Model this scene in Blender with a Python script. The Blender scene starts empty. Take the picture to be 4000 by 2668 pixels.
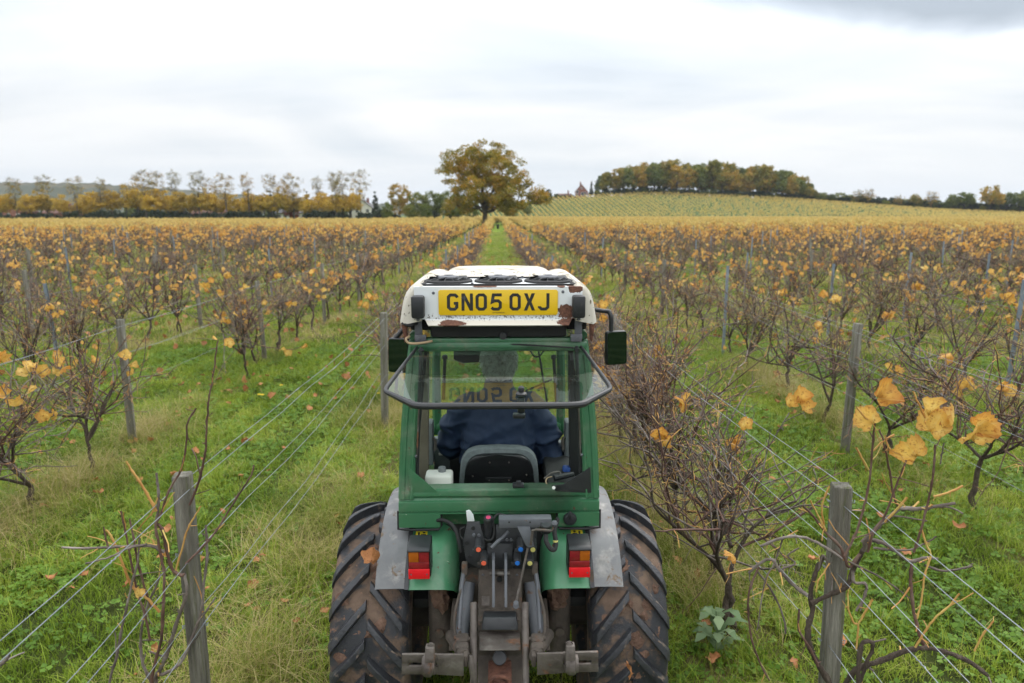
import bpy, bmesh, math, random
import numpy as np
from mathutils import Vector, Matrix, noise as mnoise
R = math.radians
random.seed(7)
rng = np.random.default_rng(7)
scene = bpy.context.scene
C = scene.collection

# ------------------------------------------------------------------ camera
CAM_H, PITCH, YAW, FPX = 2.55, R(10.64), R(1.14), 2667.0
cam_d = bpy.data.cameras.new('camera')
cam = bpy.data.objects.new('camera', cam_d)
C.objects.link(cam)
cam.location = (0, 0, CAM_H)
cam.rotation_euler = (R(90) - PITCH, 0, -YAW)
cam_d.sensor_width = 36.0
cam_d.lens = 24.0
cam_d.clip_start = 0.05
cam_d.clip_end = 9000
cam_d.dof.use_dof = True
cam_d.dof.focus_distance = 3.05
cam_d.dof.aperture_fstop = 2.8
scene.camera = cam

# ------------------------------------------------------------------ sky and sun
SUN_EL, SUN_AZ = R(48), R(35)          # azimuth measured from +Y (ahead) towards +X
w = bpy.data.worlds.new('World')
w.cycles.sampling_method = 'MANUAL'
w.cycles.sample_map_resolution = 256
scene.world = w
w.use_nodes = True
nt = w.node_tree
for n in list(nt.nodes):
    nt.nodes.remove(n)


def N(tree, typ, **kw):
    n = tree.nodes.new(typ)
    for k, v in kw.items():
        if k.startswith('i_'):
            key = k[2:]
            key = int(key) if key.isdigit() else key
            n.inputs[key].default_value = v
        else:
            setattr(n, k, v)
    return n


def ramp(tree, stops, interp='LINEAR'):
    n = tree.nodes.new('ShaderNodeValToRGB')
    n.color_ramp.interpolation = interp
    e = n.color_ramp.elements
    while len(e) < len(stops):
        e.new(0.5)
    for i, (p, c) in enumerate(stops):
        e[i].position = p
        e[i].color = (c[0], c[1], c[2], 1) if not isinstance(c, (int, float)) else (c, c, c, 1)
    return n


def math_n(tree, op, a, b=None, c=None, clamp=False):
    n = tree.nodes.new('ShaderNodeMath')
    n.operation = op
    n.use_clamp = clamp
    for i, v in enumerate((a, b, c)):
        if v is None:
            continue
        if isinstance(v, (int, float)):
            n.inputs[i].default_value = v
        else:
            tree.links.new(v, n.inputs[i])
    return n.outputs[0]


def build_world():
    L = nt.links.new
    out = N(nt, 'ShaderNodeOutputWorld')
    bg = N(nt, 'ShaderNodeBackground')
    bg.inputs['Strength'].default_value = 0.1
    sky = N(nt, 'ShaderNodeTexSky')
    sky.sky_type = 'NISHITA'
    sky.sun_disc = False
    sky.sun_elevation = SUN_EL
    sky.sun_rotation = SUN_AZ
    sky.air_density = 1.0
    sky.dust_density = 2.0
    tc = N(nt, 'ShaderNodeTexCoord')
    sep = N(nt, 'ShaderNodeSeparateXYZ')
    L(tc.outputs['Generated'], sep.inputs[0])
    X, Y, Z = sep.outputs
    zc = math_n(nt, 'MAXIMUM', Z, 0.0)
    den = math_n(nt, 'ADD', zc, 0.16)
    u = math_n(nt, 'DIVIDE', X, den)
    v = math_n(nt, 'DIVIDE', Y, den)
    comb = N(nt, 'ShaderNodeCombineXYZ')
    L(math_n(nt, 'MULTIPLY', u, 0.8), comb.inputs[0])
    L(v, comb.inputs[1])
    comb.inputs[2].default_value = 3.7
    n1 = N(nt, 'ShaderNodeTexNoise', i_Scale=0.62, i_Detail=6.0, i_Roughness=0.5, i_Distortion=0.7)
    L(comb.outputs[0], n1.inputs['Vector'])
    # long soft streaks of stratus
    mp = N(nt, 'ShaderNodeMapping')
    mp.inputs['Rotation'].default_value = (0, 0, R(-16))
    mp.inputs['Scale'].default_value = (0.75, 1.7, 1.0)
    L(comb.outputs[0], mp.inputs[0])
    n2 = N(nt, 'ShaderNodeTexNoise', i_Scale=0.75, i_Detail=5.0, i_Roughness=0.5, i_Distortion=0.4)
    L(mp.outputs[0], n2.inputs['Vector'])
    m = math_n(nt, 'ADD', math_n(nt, 'MULTIPLY', n1.outputs['Fac'], 0.6), math_n(nt, 'MULTIPLY', n2.outputs['Fac'], 0.4))
    # a darker bank of cloud to the right
    bv = math_n(nt, 'ADD', v, math_n(nt, 'MULTIPLY', math_n(nt, 'SUBTRACT', n1.outputs['Fac'], 0.5), 1.3))
    b1_ = N(nt, 'ShaderNodeMapRange', interpolation_type='SMOOTHSTEP'); L(bv, b1_.inputs['Value'])
    b1_.inputs['From Min'].default_value = 2.22; b1_.inputs['From Max'].default_value = 1.95
    b2_ = N(nt, 'ShaderNodeMapRange', interpolation_type='SMOOTHSTEP'); L(bv, b2_.inputs['Value'])
    b2_.inputs['From Min'].default_value = 1.1; b2_.inputs['From Max'].default_value = 1.5
    b3_ = N(nt, 'ShaderNodeMapRange', interpolation_type='SMOOTHSTEP'); L(u, b3_.inputs['Value'])
    b3_.inputs['From Min'].default_value = 0.15; b3_.inputs['From Max'].default_value = 0.9
    bank = math_n(nt, 'MULTIPLY', math_n(nt, 'MULTIPLY', b1_.outputs[0], b2_.outputs[0]), math_n(nt, 'MULTIPLY', b3_.outputs[0], 0.42))
    cr = ramp(nt, [(0.10, (0.42, 0.48, 0.55)), (0.30, (0.62, 0.69, 0.77)), (0.40, (0.80, 0.86, 0.92)), (0.48, (0.93, 0.96, 0.99)), (0.55, (1.04, 1.045, 1.05)), (0.64, (1.12, 1.12, 1.12))])
    L(math_n(nt, 'SUBTRACT', m, bank), cr.inputs[0])
    # overcast luminance rises smoothly from the horizon to the zenith
    gr = N(nt, 'ShaderNodeMapRange', interpolation_type='SMOOTHSTEP'); L(zc, gr.inputs['Value'])
    gr.inputs['From Min'].default_value = 0.07; gr.inputs['From Max'].default_value = 0.70
    gr.inputs['To Min'].default_value = 0.61; gr.inputs['To Max'].default_value = 1.55
    grad = gr.outputs[0]
    # low air near the horizon is paler and bluer
    hz = N(nt, 'ShaderNodeMapRange', interpolation_type='SMOOTHSTEP')
    L(Z, hz.inputs['Value'])
    hz.inputs['From Min'].default_value = -0.02
    hz.inputs['From Max'].default_value = 0.14
    hz.inputs['To Min'].default_value = 0.75
    hz.inputs['To Max'].default_value = 0.0
    mixh = N(nt, 'ShaderNodeMix', data_type='RGBA')
    L(hz.outputs[0], mixh.inputs[0])
    L(cr.outputs[0], mixh.inputs[6])
    mixh.inputs[7].default_value = (0.82, 0.90, 1.0, 1)
    sc = N(nt, 'ShaderNodeVectorMath', operation='SCALE')
    L(mixh.outputs[2], sc.inputs[0])
    L(math_n(nt, 'MULTIPLY', grad, 10.0), sc.inputs['Scale'])
    mx = N(nt, 'ShaderNodeMix', data_type='RGBA')
    mx.inputs[0].default_value = 0.94
    L(sky.outputs[0], mx.inputs[6])
    L(sc.outputs[0], mx.inputs[7])
    L(mx.outputs[2], bg.inputs['Color'])
    L(bg.outputs[0], out.inputs[0])


build_world()
sun_d = bpy.data.lights.new('sun', 'SUN')
sun_d.energy = 1.0
sun_d.angle = R(35)
sun_d.color = (1.0, 0.96, 0.9)
sun = bpy.data.objects.new('sun', sun_d)
C.objects.link(sun)
sd = Vector((math.sin(SUN_AZ) * math.cos(SUN_EL), math.cos(SUN_AZ) * math.cos(SUN_EL), math.sin(SUN_EL)))
sun.rotation_euler = (-sd).to_track_quat('-Z', 'Y').to_euler()
sun.location = sd * 60
vs = scene.view_settings
vs.view_transform = 'Standard'
vs.look = 'None'
vs.exposure = 0.65
vs.gamma = 1.0
vs.use_curve_mapping = False
scene.cycles.max_bounces = 6
scene.cycles.diffuse_bounces = 3
scene.cycles.glossy_bounces = 4
scene.cycles.transparent_max_bounces = 16
scene.cycles.use_adaptive_sampling = True
scene.cycles.adaptive_threshold = 0.03
scene.cycles.use_light_tree = False
scene.cycles.sample_clamp_indirect = 6.0

# ------------------------------------------------------------------ helpers
_cp, _sp, _cy, _sy = math.cos(PITCH), math.sin(PITCH), math.cos(YAW), math.sin(YAW)


def ray(px, py):
    """direction of a viewing ray (used to read real sizes off the photograph)"""
    f = Vector((_sy * _cp, _cy * _cp, -_sp))
    r = Vector((_cy, -_sy, 0))
    u = r.cross(f)
    return f * FPX + r * (px - 2000) - u * (py - 1334)


def at(px, py, Y):
    d = ray(px, py)
    p = d * (Y / d.y)
    return Vector((p.x, Y, p.z + CAM_H))


def on_ground(px, py, z=0.0):
    d = ray(px, py)
    p = d * ((z - CAM_H) / d.z)
    return Vector((p.x, p.y, z))


def tag(o, label=None, cat=None, group=None, kind=None):
    if label: o['label'] = label
    if cat: o['category'] = cat
    if group: o['group'] = group
    if kind: o['kind'] = kind
    return o


def empty(name, loc, rz=0.0):
    o = bpy.data.objects.new(name, None)
    o.empty_display_size = 0.1
    o.location = loc
    o.rotation_euler = (0, 0, rz)
    C.objects.link(o)
    return o


def link(name, me, parent=None, mats=None):
    o = bpy.data.objects.new(name, me)
    C.objects.link(o)
    if mats is not None and not me.materials:
        for m in (mats if isinstance(mats, (list, tuple)) else [mats]):
            me.materials.append(m)
    if parent is not None:
        o.parent = parent
        pm = Matrix.LocRotScale(parent.location, parent.rotation_euler, parent.scale) if parent.parent is None else None
        if pm is not None and parent.type == 'EMPTY':
            o.matrix_parent_inverse = pm.inverted()
    return o


def mesh_np(name, V, F, mats=None, mi=None, smooth=True):
    """mesh from arrays: V (n,3), F (m,3) or (m,4) array, or a list of index arrays"""
    me = bpy.data.meshes.new(name)
    V = np.asarray(V, dtype=np.float32)
    if isinstance(F, np.ndarray):
        k = F.shape[1]
        lt = np.full(len(F), k, dtype=np.int32)
        li = F.astype(np.int32).ravel()
    else:
        lt = np.concatenate([np.full(len(f), f.shape[1], dtype=np.int32) for f in F])
        li = np.concatenate([f.astype(np.int32).ravel() for f in F])
    ls = np.concatenate([[0], np.cumsum(lt)[:-1]]).astype(np.int32)
    me.vertices.add(len(V))
    me.vertices.foreach_set('co', V.ravel())
    me.loops.add(len(li))
    me.loops.foreach_set('vertex_index', li)
    me.polygons.add(len(lt))
    me.polygons.foreach_set('loop_start', ls)
    me.polygons.foreach_set('loop_total', lt)
    if mi is not None:
        me.polygons.foreach_set('material_index', np.asarray(mi, dtype=np.int32))
    me.polygons.foreach_set('use_smooth', np.full(len(lt), smooth, dtype=bool))
    for m in (mats or []):
        me.materials.append(m)
    me.update(calc_edges=True)
    me.validate()
    return me


def bm_mesh(name, bm, mats=None, ang=35, smooth=True):
    bmesh.ops.recalc_face_normals(bm, faces=bm.faces[:])
    me = bpy.data.meshes.new(name)
    bm.to_mesh(me)
    bm.free()
    if smooth:
        me.polygons.foreach_set('use_smooth', np.ones(len(me.polygons), dtype=bool))
        me.set_sharp_from_angle(angle=R(ang))
    for m in (mats if isinstance(mats, (list, tuple)) else [mats]):
        if m: me.materials.append(m)
    return me


def add_box(bm, c, s, bev=0.0, rot=None, mi=0, seg=2):
    g = bmesh.ops.create_cube(bm, size=1.0)
    vs_ = g['verts']
    M = Matrix.Translation(Vector(c)) @ (rot.to_4x4() if rot is not None else Matrix.Identity(4)) @ Matrix.Diagonal((s[0], s[1], s[2], 1))
    bmesh.ops.transform(bm, matrix=M, verts=vs_)
    fs = set(f for v in vs_ for f in v.link_faces)
    for f in fs: f.material_index = mi
    if bev > 0:
        es = set(e for v in vs_ for e in v.link_edges)
        bmesh.ops.bevel(bm, geom=list(es), offset=bev, segments=seg, affect='EDGES', profile=0.5)


def add_prism(bm, pts, d, bev=0.0, mi=0, cap=True):
    """polygon (list of 3-D points) extruded by vector d"""
    d = Vector(d)
    a = [bm.verts.new(Vector(p)) for p in pts]
    b = [bm.verts.new(Vector(p) + d) for p in pts]
    n = len(a)
    fs = []
    if cap:
        fs.append(bm.faces.new(a[::-1])); fs.append(bm.faces.new(b))
    for i in range(n):
        fs.append(bm.faces.new((a[i], a[(i + 1) % n], b[(i + 1) % n], b[i])))
    for f in fs: f.material_index = mi
    if bev > 0:
        es = set(e for f in fs for e in f.edges)
        bmesh.ops.bevel(bm, geom=list(es), offset=bev, segments=2, affect='EDGES', profile=0.5)


def frames(P):
    P = np.asarray(P, dtype=float)
    T = np.gradient(P, axis=0)
    T /= np.linalg.norm(T, axis=1)[:, None] + 1e-12
    ref = np.array([0.31, 0.17, 0.93]) if abs(T[0][2]) < 0.8 else np.array([0.9, 0.37, 0.1])
    n = np.cross(T[0], ref); n /= np.linalg.norm(n)
    A = np.empty_like(P); B = np.empty_like(P)
    for i in range(len(P)):
        n = n - T[i] * np.dot(n, T[i])
        n /= np.linalg.norm(n) + 1e-12
        A[i] = n
        B[i] = np.cross(T[i], n)
    return A, B


def tube_np(P, r, n=6, cap=True):
    """vertices and quads of a tube along P with radii r"""
    P = np.asarray(P, dtype=float)
    m = len(P)
    r = np.broadcast_to(np.asarray(r, dtype=float), (m,))
    A, B = frames(P)
    a = np.arange(n) * (2 * math.pi / n)
    V = P[:, None, :] + r[:, None, None] * (np.cos(a)[None, :, None] * A[:, None, :] + np.sin(a)[None, :, None] * B[:, None, :])
    V = V.reshape(-1, 3)
    i = np.arange(m - 1)[:, None] * n
    j = np.arange(n)[None, :]
    k = (j + 1) % n
    F = np.stack([i + j, i + k, i + n + k, i + n + j], axis=-1).reshape(-1, 4)
    return V, F


def add_tube(bm, P, r, n=8, mi=0, closed=False, cap=True):
    P = [Vector(p) for p in P]
    if closed:
        P = P + [P[0]]
    V, F = tube_np([tuple(p) for p in P], r, n)
    vs_ = [bm.verts.new(v) for v in V]
    for f in F:
        try:
            ff = bm.faces.new([vs_[i] for i in f]); ff.material_index = mi
        except ValueError:
            pass
    if cap and not closed:
        for ring in (vs_[:n][::-1], vs_[-n:]):
            ff = bm.faces.new(ring); ff.material_index = mi


def smooth_path(P, k=4):
    """Catmull-Rom through the points"""
    P = [np.asarray(p, dtype=float) for p in P]
    Q = [2 * P[0] - P[1]] + P + [2 * P[-1] - P[-2]]
    out = []
    for i in range(1, len(Q) - 2):
        for t in np.arange(k) / k:
            a, b, c, d = Q[i - 1], Q[i], Q[i + 1], Q[i + 2]
            out.append(0.5 * ((2 * b) + (c - a) * t + (2 * a - 5 * b + 4 * c - d) * t * t + (3 * b - a - 3 * c + d) * t ** 3))
    out.append(P[-1])
    return np.array(out)


def add_cyl(bm, p0, p1, r, n=16, r2=None, bev=0.0, mi=0):
    p0, p1 = Vector(p0), Vector(p1)
    r2 = r if r2 is None else r2
    ax = p1 - p0
    q = ax.to_track_quat('Z', 'Y').to_matrix()
    prof = [(0, 0), (r, 0), (r2, ax.length), (0, ax.length)]
    if bev > 0:
        prof = [(0, 0), (r - bev, 0), (r, bev), (r2, ax.length - bev), (r2 - bev, ax.length), (0, ax.length)]
    add_lathe(bm, prof, p0, q, n, mi)


def add_lathe(bm, prof, origin, rot=None, n=24, mi=0):
    """profile (radius, height) swept about local z"""
    rot = rot if rot is not None else Matrix.Identity(3)
    rings = []
    for (r, h) in prof:
        if r < 1e-7:
            rings.append([bm.verts.new(Vector(origin) + rot @ Vector((0, 0, h)))])
        else:
            rings.append([bm.verts.new(Vector(origin) + rot @ Vector((r * math.cos(2 * math.pi * i / n), r * math.sin(2 * math.pi * i / n), h))) for i in range(n)])
    for a, b in zip(rings[:-1], rings[1:]):
        for i in range(n):
            j = (i + 1) % n
            try:
                if len(a) == 1 and len(b) == 1: continue
                if len(a) == 1: f = bm.faces.new((a[0], b[i], b[j]))
                elif len(b) == 1: f = bm.faces.new((a[i], a[j], b[0]))
                else: f = bm.faces.new((a[i], a[j], b[j], b[i]))
                f.material_index = mi
            except ValueError:
                pass


_U = ['first', 'second', 'third', 'fourth', 'fifth', 'sixth', 'seventh', 'eighth', 'ninth']
ORD = _U + ['tenth', 'eleventh', 'twelfth', 'thirteenth', 'fourteenth', 'fifteenth', 'sixteenth', 'seventeenth', 'eighteenth', 'nineteenth']
for _a, _b in (('twenty', 'twentieth'), ('thirty', 'thirtieth'), ('forty', 'fortieth'), ('fifty', 'fiftieth'), ('sixty', 'sixtieth'), ('seventy', 'seventieth')):
    ORD += [_b] + [_a + '-' + q for q in _U]


# ------------------------------------------------------------------ materials
def new_mat(name):
    m = bpy.data.materials.new(name)
    m.use_nodes = True
    t = m.node_tree
    b = next(n for n in t.nodes if n.type == 'BSDF_PRINCIPLED')
    return m, t, b


def pmat(name, stops, scale=6.0, detail=5.0, rough=0.6, metal=0.0, bump=0.0, bscale=40.0, spots=None, spec=0.5, rvar=0.15, stretch=None, rand=False, coat=0.0):
    """noise-varied principled material; spots = list of (colour, scale, threshold, softness, roughness) layers of dirt, rust, lichen"""
    m, t, b = new_mat(name)
    L = t.links.new
    tc = N(t, 'ShaderNodeTexCoord')
    vec = tc.outputs['Object']
    if rand:
        oi = N(t, 'ShaderNodeObjectInfo')
        va = N(t, 'ShaderNodeVectorMath', operation='ADD')
        sc = N(t, 'ShaderNodeVectorMath', operation='SCALE')
        cb = N(t, 'ShaderNodeCombineXYZ')
        for k in range(3): L(oi.outputs['Random'], cb.inputs[k])
        L(cb.outputs[0], sc.inputs[0]); sc.inputs['Scale'].default_value = 37.0
        L(vec, va.inputs[0]); L(sc.outputs[0], va.inputs[1])
        vec = va.outputs[0]
    if stretch:
        mp = N(t, 'ShaderNodeMapping')
        mp.inputs['Scale'].default_value = stretch
        L(vec, mp.inputs[0])
        vec = mp.outputs[0]
    nz = N(t, 'ShaderNodeTexNoise', i_Scale=scale, i_Detail=detail, i_Roughness=0.6)
    L(vec, nz.inputs['Vector'])
    cr = ramp(t, stops)
    L(nz.outputs['Fac'], cr.inputs[0])
    col = cr.outputs[0]
    rg = math_n(t, 'ADD', rough - rvar / 2, math_n(t, 'MULTIPLY', nz.outputs['Fac'], rvar))
    for k, (c, s, th, so, ro) in enumerate(spots or []):
        n2 = N(t, 'ShaderNodeTexNoise', i_Scale=s, i_Detail=7.0, i_Roughness=0.62, i_Distortion=0.3)
        off = N(t, 'ShaderNodeVectorMath', operation='ADD')
        off.inputs[1].default_value = (3.1 * k + 1.7, 5.3 * k, 2.2 * k)
        L(vec, off.inputs[0]); L(off.outputs[0], n2.inputs['Vector'])
        mr = N(t, 'ShaderNodeMapRange', interpolation_type='SMOOTHSTEP')
        L(n2.outputs['Fac'], mr.inputs['Value'])
        mr.inputs['From Min'].default_value = th
        mr.inputs['From Max'].default_value = th + so
        mx = N(t, 'ShaderNodeMix', data_type='RGBA')
        L(mr.outputs[0], mx.inputs[0]); L(col, mx.inputs[6])
        n3 = N(t, 'ShaderNodeTexNoise', i_Scale=s * 4, i_Detail=4.0)
        L(vec, n3.inputs['Vector'])
        c2 = ramp(t, [(0.3, tuple(x * 0.65 for x in c)), (0.7, tuple(min(1, x * 1.25) for x in c))])
        L(n3.outputs['Fac'], c2.inputs[0])
        L(c2.outputs[0], mx.inputs[7])
        col = mx.outputs[2]
        rm = N(t, 'ShaderNodeMix', data_type='FLOAT')
        L(mr.outputs[0], rm.inputs[0]); L(rg, rm.inputs[2]); rm.inputs[3].default_value = ro
        rg = rm.outputs[0]
    L(col, b.inputs['Base Color'])
    L(rg, b.inputs['Roughness'])
    b.inputs['Metallic'].default_value = metal
    b.inputs['Specular IOR Level'].default_value = spec
    if coat: b.inputs['Coat Weight'].default_value = coat
    if bump:
        nb = N(t, 'ShaderNodeTexNoise', i_Scale=bscale, i_Detail=5.0, i_Roughness=0.6)
        L(vec, nb.inputs['Vector'])
        bp = N(t, 'ShaderNodeBump', i_Strength=bump, i_Distance=0.02)
        L(nb.outputs['Fac'], bp.inputs['Height'])
        L(bp.outputs[0], b.inputs['Normal'])
    return m


def leafmat(name, stops, rough=0.6, trans=0.35, per='island', spots=None, spec=0.3, edge=None):
    """foliage: colour picked per leaf, part of the light passes through"""
    m, t, b = new_mat(name)
    L = t.links.new
    if per == 'island':
        g = N(t, 'ShaderNodeNewGeometry')
        f = g.outputs['Random Per Island']
    else:
        oi = N(t, 'ShaderNodeObjectInfo')
        f = oi.outputs['Random']
    if per == 'both':
        g = N(t, 'ShaderNodeNewGeometry')
        f = math_n(t, 'ADD', math_n(t, 'MULTIPLY', g.outputs['Random Per Island'], 0.6), math_n(t, 'MULTIPLY', f, 0.4))
    tc = N(t, 'ShaderNodeTexCoord')
    nz = N(t, 'ShaderNodeTexNoise', i_Scale=28.0 if spots else 3.0, i_Detail=4.0)
    L(tc.outputs['Object'], nz.inputs['Vector'])
    f2 = math_n(t, 'ADD', math_n(t, 'MULTIPLY', f, 0.8), math_n(t, 'MULTIPLY', math_n(t, 'SUBTRACT', nz.outputs['Fac'], 0.3), 0.45), clamp=True)
    if edge:
        f2 = math_n(t, 'ADD', math_n(t, 'MULTIPLY', f, 0.5), math_n(t, 'MULTIPLY', math_n(t, 'SUBTRACT', nz.outputs['Fac'], 0.28), 1.15), clamp=True)
    cr = ramp(t, stops)
    L(f2, cr.inputs[0])
    col = cr.outputs[0]
    if spots:
        n2 = N(t, 'ShaderNodeTexNoise', i_Scale=70.0, i_Detail=5.0, i_Roughness=0.7)
        L(tc.outputs['Object'], n2.inputs['Vector'])
        mr = N(t, 'ShaderNodeMapRange')
        L(n2.outputs['Fac'], mr.inputs['Value'])
        mr.inputs['From Min'].default_value = 0.53
        mr.inputs['From Max'].default_value = 0.66
        mx = N(t, 'ShaderNodeMix', data_type='RGBA')
        L(mr.outputs[0], mx.inputs[0]); L(col, mx.inputs[6])
        mx.inputs[7].default_value = (*spots, 1)
        col = mx.outputs[2]
    if edge:
        vm = N(t, 'ShaderNodeVectorMath', operation='DISTANCE'); vm.inputs[1].default_value = (0, 0.03, 0)
        L(tc.outputs['Object'], vm.inputs[0])
        er = N(t, 'ShaderNodeMapRange'); er.inputs['From Min'].default_value = 0.030; er.inputs['From Max'].default_value = 0.058; er.inputs['To Max'].default_value = 0.5
        L(math_n(t, 'ADD', vm.outputs['Value'], math_n(t, 'MULTIPLY', math_n(t, 'SUBTRACT', nz.outputs['Fac'], 0.5), 0.05)), er.inputs['Value'])
        mx2 = N(t, 'ShaderNodeMix', data_type='RGBA'); L(er.outputs[0], mx2.inputs[0]); L(col, mx2.inputs[6]); mx2.inputs[7].default_value = (*edge, 1)
        col = mx2.outputs[2]
        # paler veins fanning out from the stalk
        sx = N(t, 'ShaderNodeSeparateXYZ'); L(tc.outputs['Object'], sx.inputs[0])
        ang = math_n(t, 'ARCTAN2', sx.outputs[0], math_n(t, 'ADD', sx.outputs[1], 0.004))
        fr = math_n(t, 'ABSOLUTE', math_n(t, 'SUBTRACT', math_n(t, 'FRACT', math_n(t, 'ADD', math_n(t, 'MULTIPLY', ang, 1.15), 0.5)), 0.5))
        rad = N(t, 'ShaderNodeVectorMath', operation='LENGTH'); L(tc.outputs['Object'], rad.inputs[0])
        dv = math_n(t, 'MULTIPLY', fr, rad.outputs['Value'])
        vr = N(t, 'ShaderNodeMapRange'); vr.inputs['From Min'].default_value = 0.0016; vr.inputs['From Max'].default_value = 0.0004; vr.inputs['To Max'].default_value = 0.35
        L(dv, vr.inputs['Value'])
        mv = N(t, 'ShaderNodeMix', data_type='RGBA'); L(vr.outputs[0], mv.inputs[0]); L(col, mv.inputs[6]); mv.inputs[7].default_value = (0.70, 0.56, 0.20, 1)
        col = mv.outputs[2]
    L(col, b.inputs['Base Color'])
    b.inputs['Roughness'].default_value = rough
    b.inputs['Specular IOR Level'].default_value = spec
    if trans:
        tr = N(t, 'ShaderNodeBsdfTranslucent')
        L(col, tr.inputs['Color'])
        ms = N(t, 'ShaderNodeMixShader')
        ms.inputs[0].default_value = trans
        out = next(n for n in t.nodes if n.type == 'OUTPUT_MATERIAL')
        L(b.outputs[0], ms.inputs[1]); L(tr.outputs[0], ms.inputs[2]); L(ms.outputs[0], out.inputs['Surface'])
    return m


def glass_mat(name, tint=(0.82, 0.93, 0.88), ior=1.5, dust=0.0):
    """thin pane: transmits with a tint, mirrors by Fresnel"""
    m, t, b = new_mat(name)
    L = t.links.new
    t.nodes.remove(b)
    out = next(n for n in t.nodes if n.type == 'OUTPUT_MATERIAL')
    tr = N(t, 'ShaderNodeBsdfTransparent'); tr.inputs[0].default_value = (*tint, 1)
    gl = N(t, 'ShaderNodeBsdfGlossy'); gl.inputs['Roughness'].default_value = 0.015
    fr = N(t, 'ShaderNodeFresnel')
    bf = N(t, 'ShaderNodeNewGeometry')
    L(math_n(t, 'SUBTRACT', ior, math_n(t, 'MULTIPLY', bf.outputs['Backfacing'], ior - 1 / ior)), fr.inputs[0])      # a pane has no inside: same index from both faces
    ms = N(t, 'ShaderNodeMixShader')
    nz = N(t, 'ShaderNodeTexNoise', i_Scale=60.0, i_Detail=6.0, i_Roughness=0.7)
    tc = N(t, 'ShaderNodeTexCoord')
    L(tc.outputs['Object'], nz.inputs['Vector'])
    mr = N(t, 'ShaderNodeMapRange'); mr.inputs['From Min'].default_value = 0.62; mr.inputs['From Max'].default_value = 0.8; mr.inputs['To Min'].default_value = dust; mr.inputs['To Max'].default_value = 0.25
    L(nz.outputs['Fac'], mr.inputs['Value'])
    df = N(t, 'ShaderNodeBsdfDiffuse'); df.inputs[0].default_value = (0.55, 0.55, 0.5, 1)
    ms2 = N(t, 'ShaderNodeMixShader')
    L(fr.outputs[0], ms.inputs[0]); L(tr.outputs[0], ms.inputs[1]); L(gl.outputs[0], ms.inputs[2])
    L(mr.outputs[0], ms2.inputs[0]); L(ms.outputs[0], ms2.inputs[1]); L(df.outputs[0], ms2.inputs[2])
    L(ms2.outputs[0], out.inputs['Surface'])
    return m


M = {}
M['post'] = pmat('weathered_post_wood', [(0.3, (0.085, 0.08, 0.062)), (0.52, (0.19, 0.18, 0.145)), (0.75, (0.36, 0.345, 0.29))], 3, rough=0.9, bump=1.0, bscale=24, stretch=(9, 9, 0.6), rand=True,
               spots=[((0.12, 0.14, 0.04), 5, 0.52, 0.2, 0.95)])
M['post_metal'] = pmat('galvanised_post', [(0.3, (0.16, 0.20, 0.25)), (0.7, (0.28, 0.33, 0.38))], 6, rough=0.5, metal=0.5, rand=True)
M['wire'] = pmat('galvanised_wire', [(0.3, (0.18, 0.20, 0.22)), (0.7, (0.34, 0.37, 0.40))], 4, rough=0.45, metal=0.5)
M['bark'] = pmat('vine_bark', [(0.3, (0.035, 0.025, 0.018)), (0.55, (0.085, 0.062, 0.045)), (0.78, (0.17, 0.14, 0.11))], 14, rough=0.95, bump=1.0, bscale=60, stretch=(2, 2, 0.5), rand=True)
M['cane'] = pmat('vine_cane', [(0.3, (0.055, 0.028, 0.022)), (0.5, (0.12, 0.062, 0.045)), (0.7, (0.22, 0.15, 0.12))], 7, rough=0.7, bump=0.3, bscale=80, rand=True)
M['oldcane'] = pmat('vine_old_cane', [(0.3, (0.065, 0.05, 0.044)), (0.5, (0.15, 0.12, 0.10)), (0.72, (0.33, 0.29, 0.26))], 7, rough=0.85, bump=0.4, bscale=80, rand=True)
M['tip'] = pmat('vine_petiole', [(0.3, (0.34, 0.14, 0.035)), (0.5, (0.52, 0.29, 0.085)), (0.72, (0.55, 0.42, 0.12))], 5, rough=0.6, rand=True)
LEAF = [(0.0, (0.20, 0.10, 0.045)), (0.18, (0.42, 0.20, 0.06)), (0.45, (0.64, 0.34, 0.085)), (0.72, (0.72, 0.46, 0.13)), (1.0, (0.74, 0.58, 0.21))]
LEAFN = [(0.0, (0.40, 0.16, 0.04)), (0.25, (0.62, 0.32, 0.06)), (0.55, (0.74, 0.48, 0.11)), (1.0, (0.78, 0.62, 0.22))]
M['leaf'] = leafmat('vine_leaf', LEAF, trans=0.45, spots=(0.30, 0.09, 0.02))
M['leaf_far'] = leafmat('vine_leaf_distant', LEAF, trans=0.4, per='both')
M['leaf_gold'] = leafmat('vine_leaf_golden', [(0.0, (0.30, 0.19, 0.07)), (0.35, (0.54, 0.38, 0.12)), (0.7, (0.66, 0.51, 0.18)), (1.0, (0.60, 0.55, 0.20))], trans=0.4, per='both')
M['leaf_hill'] = leafmat('hillside_vine_leaf', [(0.0, (0.48, 0.33, 0.10)), (0.4, (0.72, 0.56, 0.18)), (1.0, (0.80, 0.68, 0.26))], trans=0.4, per='both')
M['leaf_fallen'] = leafmat('fallen_leaf', [(0.0, (0.16, 0.065, 0.03)), (0.4, (0.36, 0.15, 0.055)), (0.75, (0.48, 0.22, 0.09)), (1.0, (0.58, 0.33, 0.14))], trans=0.15, per='both', spots=(0.16, 0.06, 0.03))


# ------------------------------------------------------------------ terrain
HX = [-400, -120, -47, -36, -24, -6.4, 13.5, 47, 80, 126, 153, 179, 219, 272, 450, 2000]
HZ = [0, 0, 0.0, 0.3, 1.6, 5.3, 8.2, 10.9, 12.2, 10.5, 9.1, 7.3, 4.6, 3.1, 2.5, 2.5]


def sstep(a, b, x):
    t = np.clip((x - a) / (b - a), 0, 1)
    return t * t * (3 - 2 * t)


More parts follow.
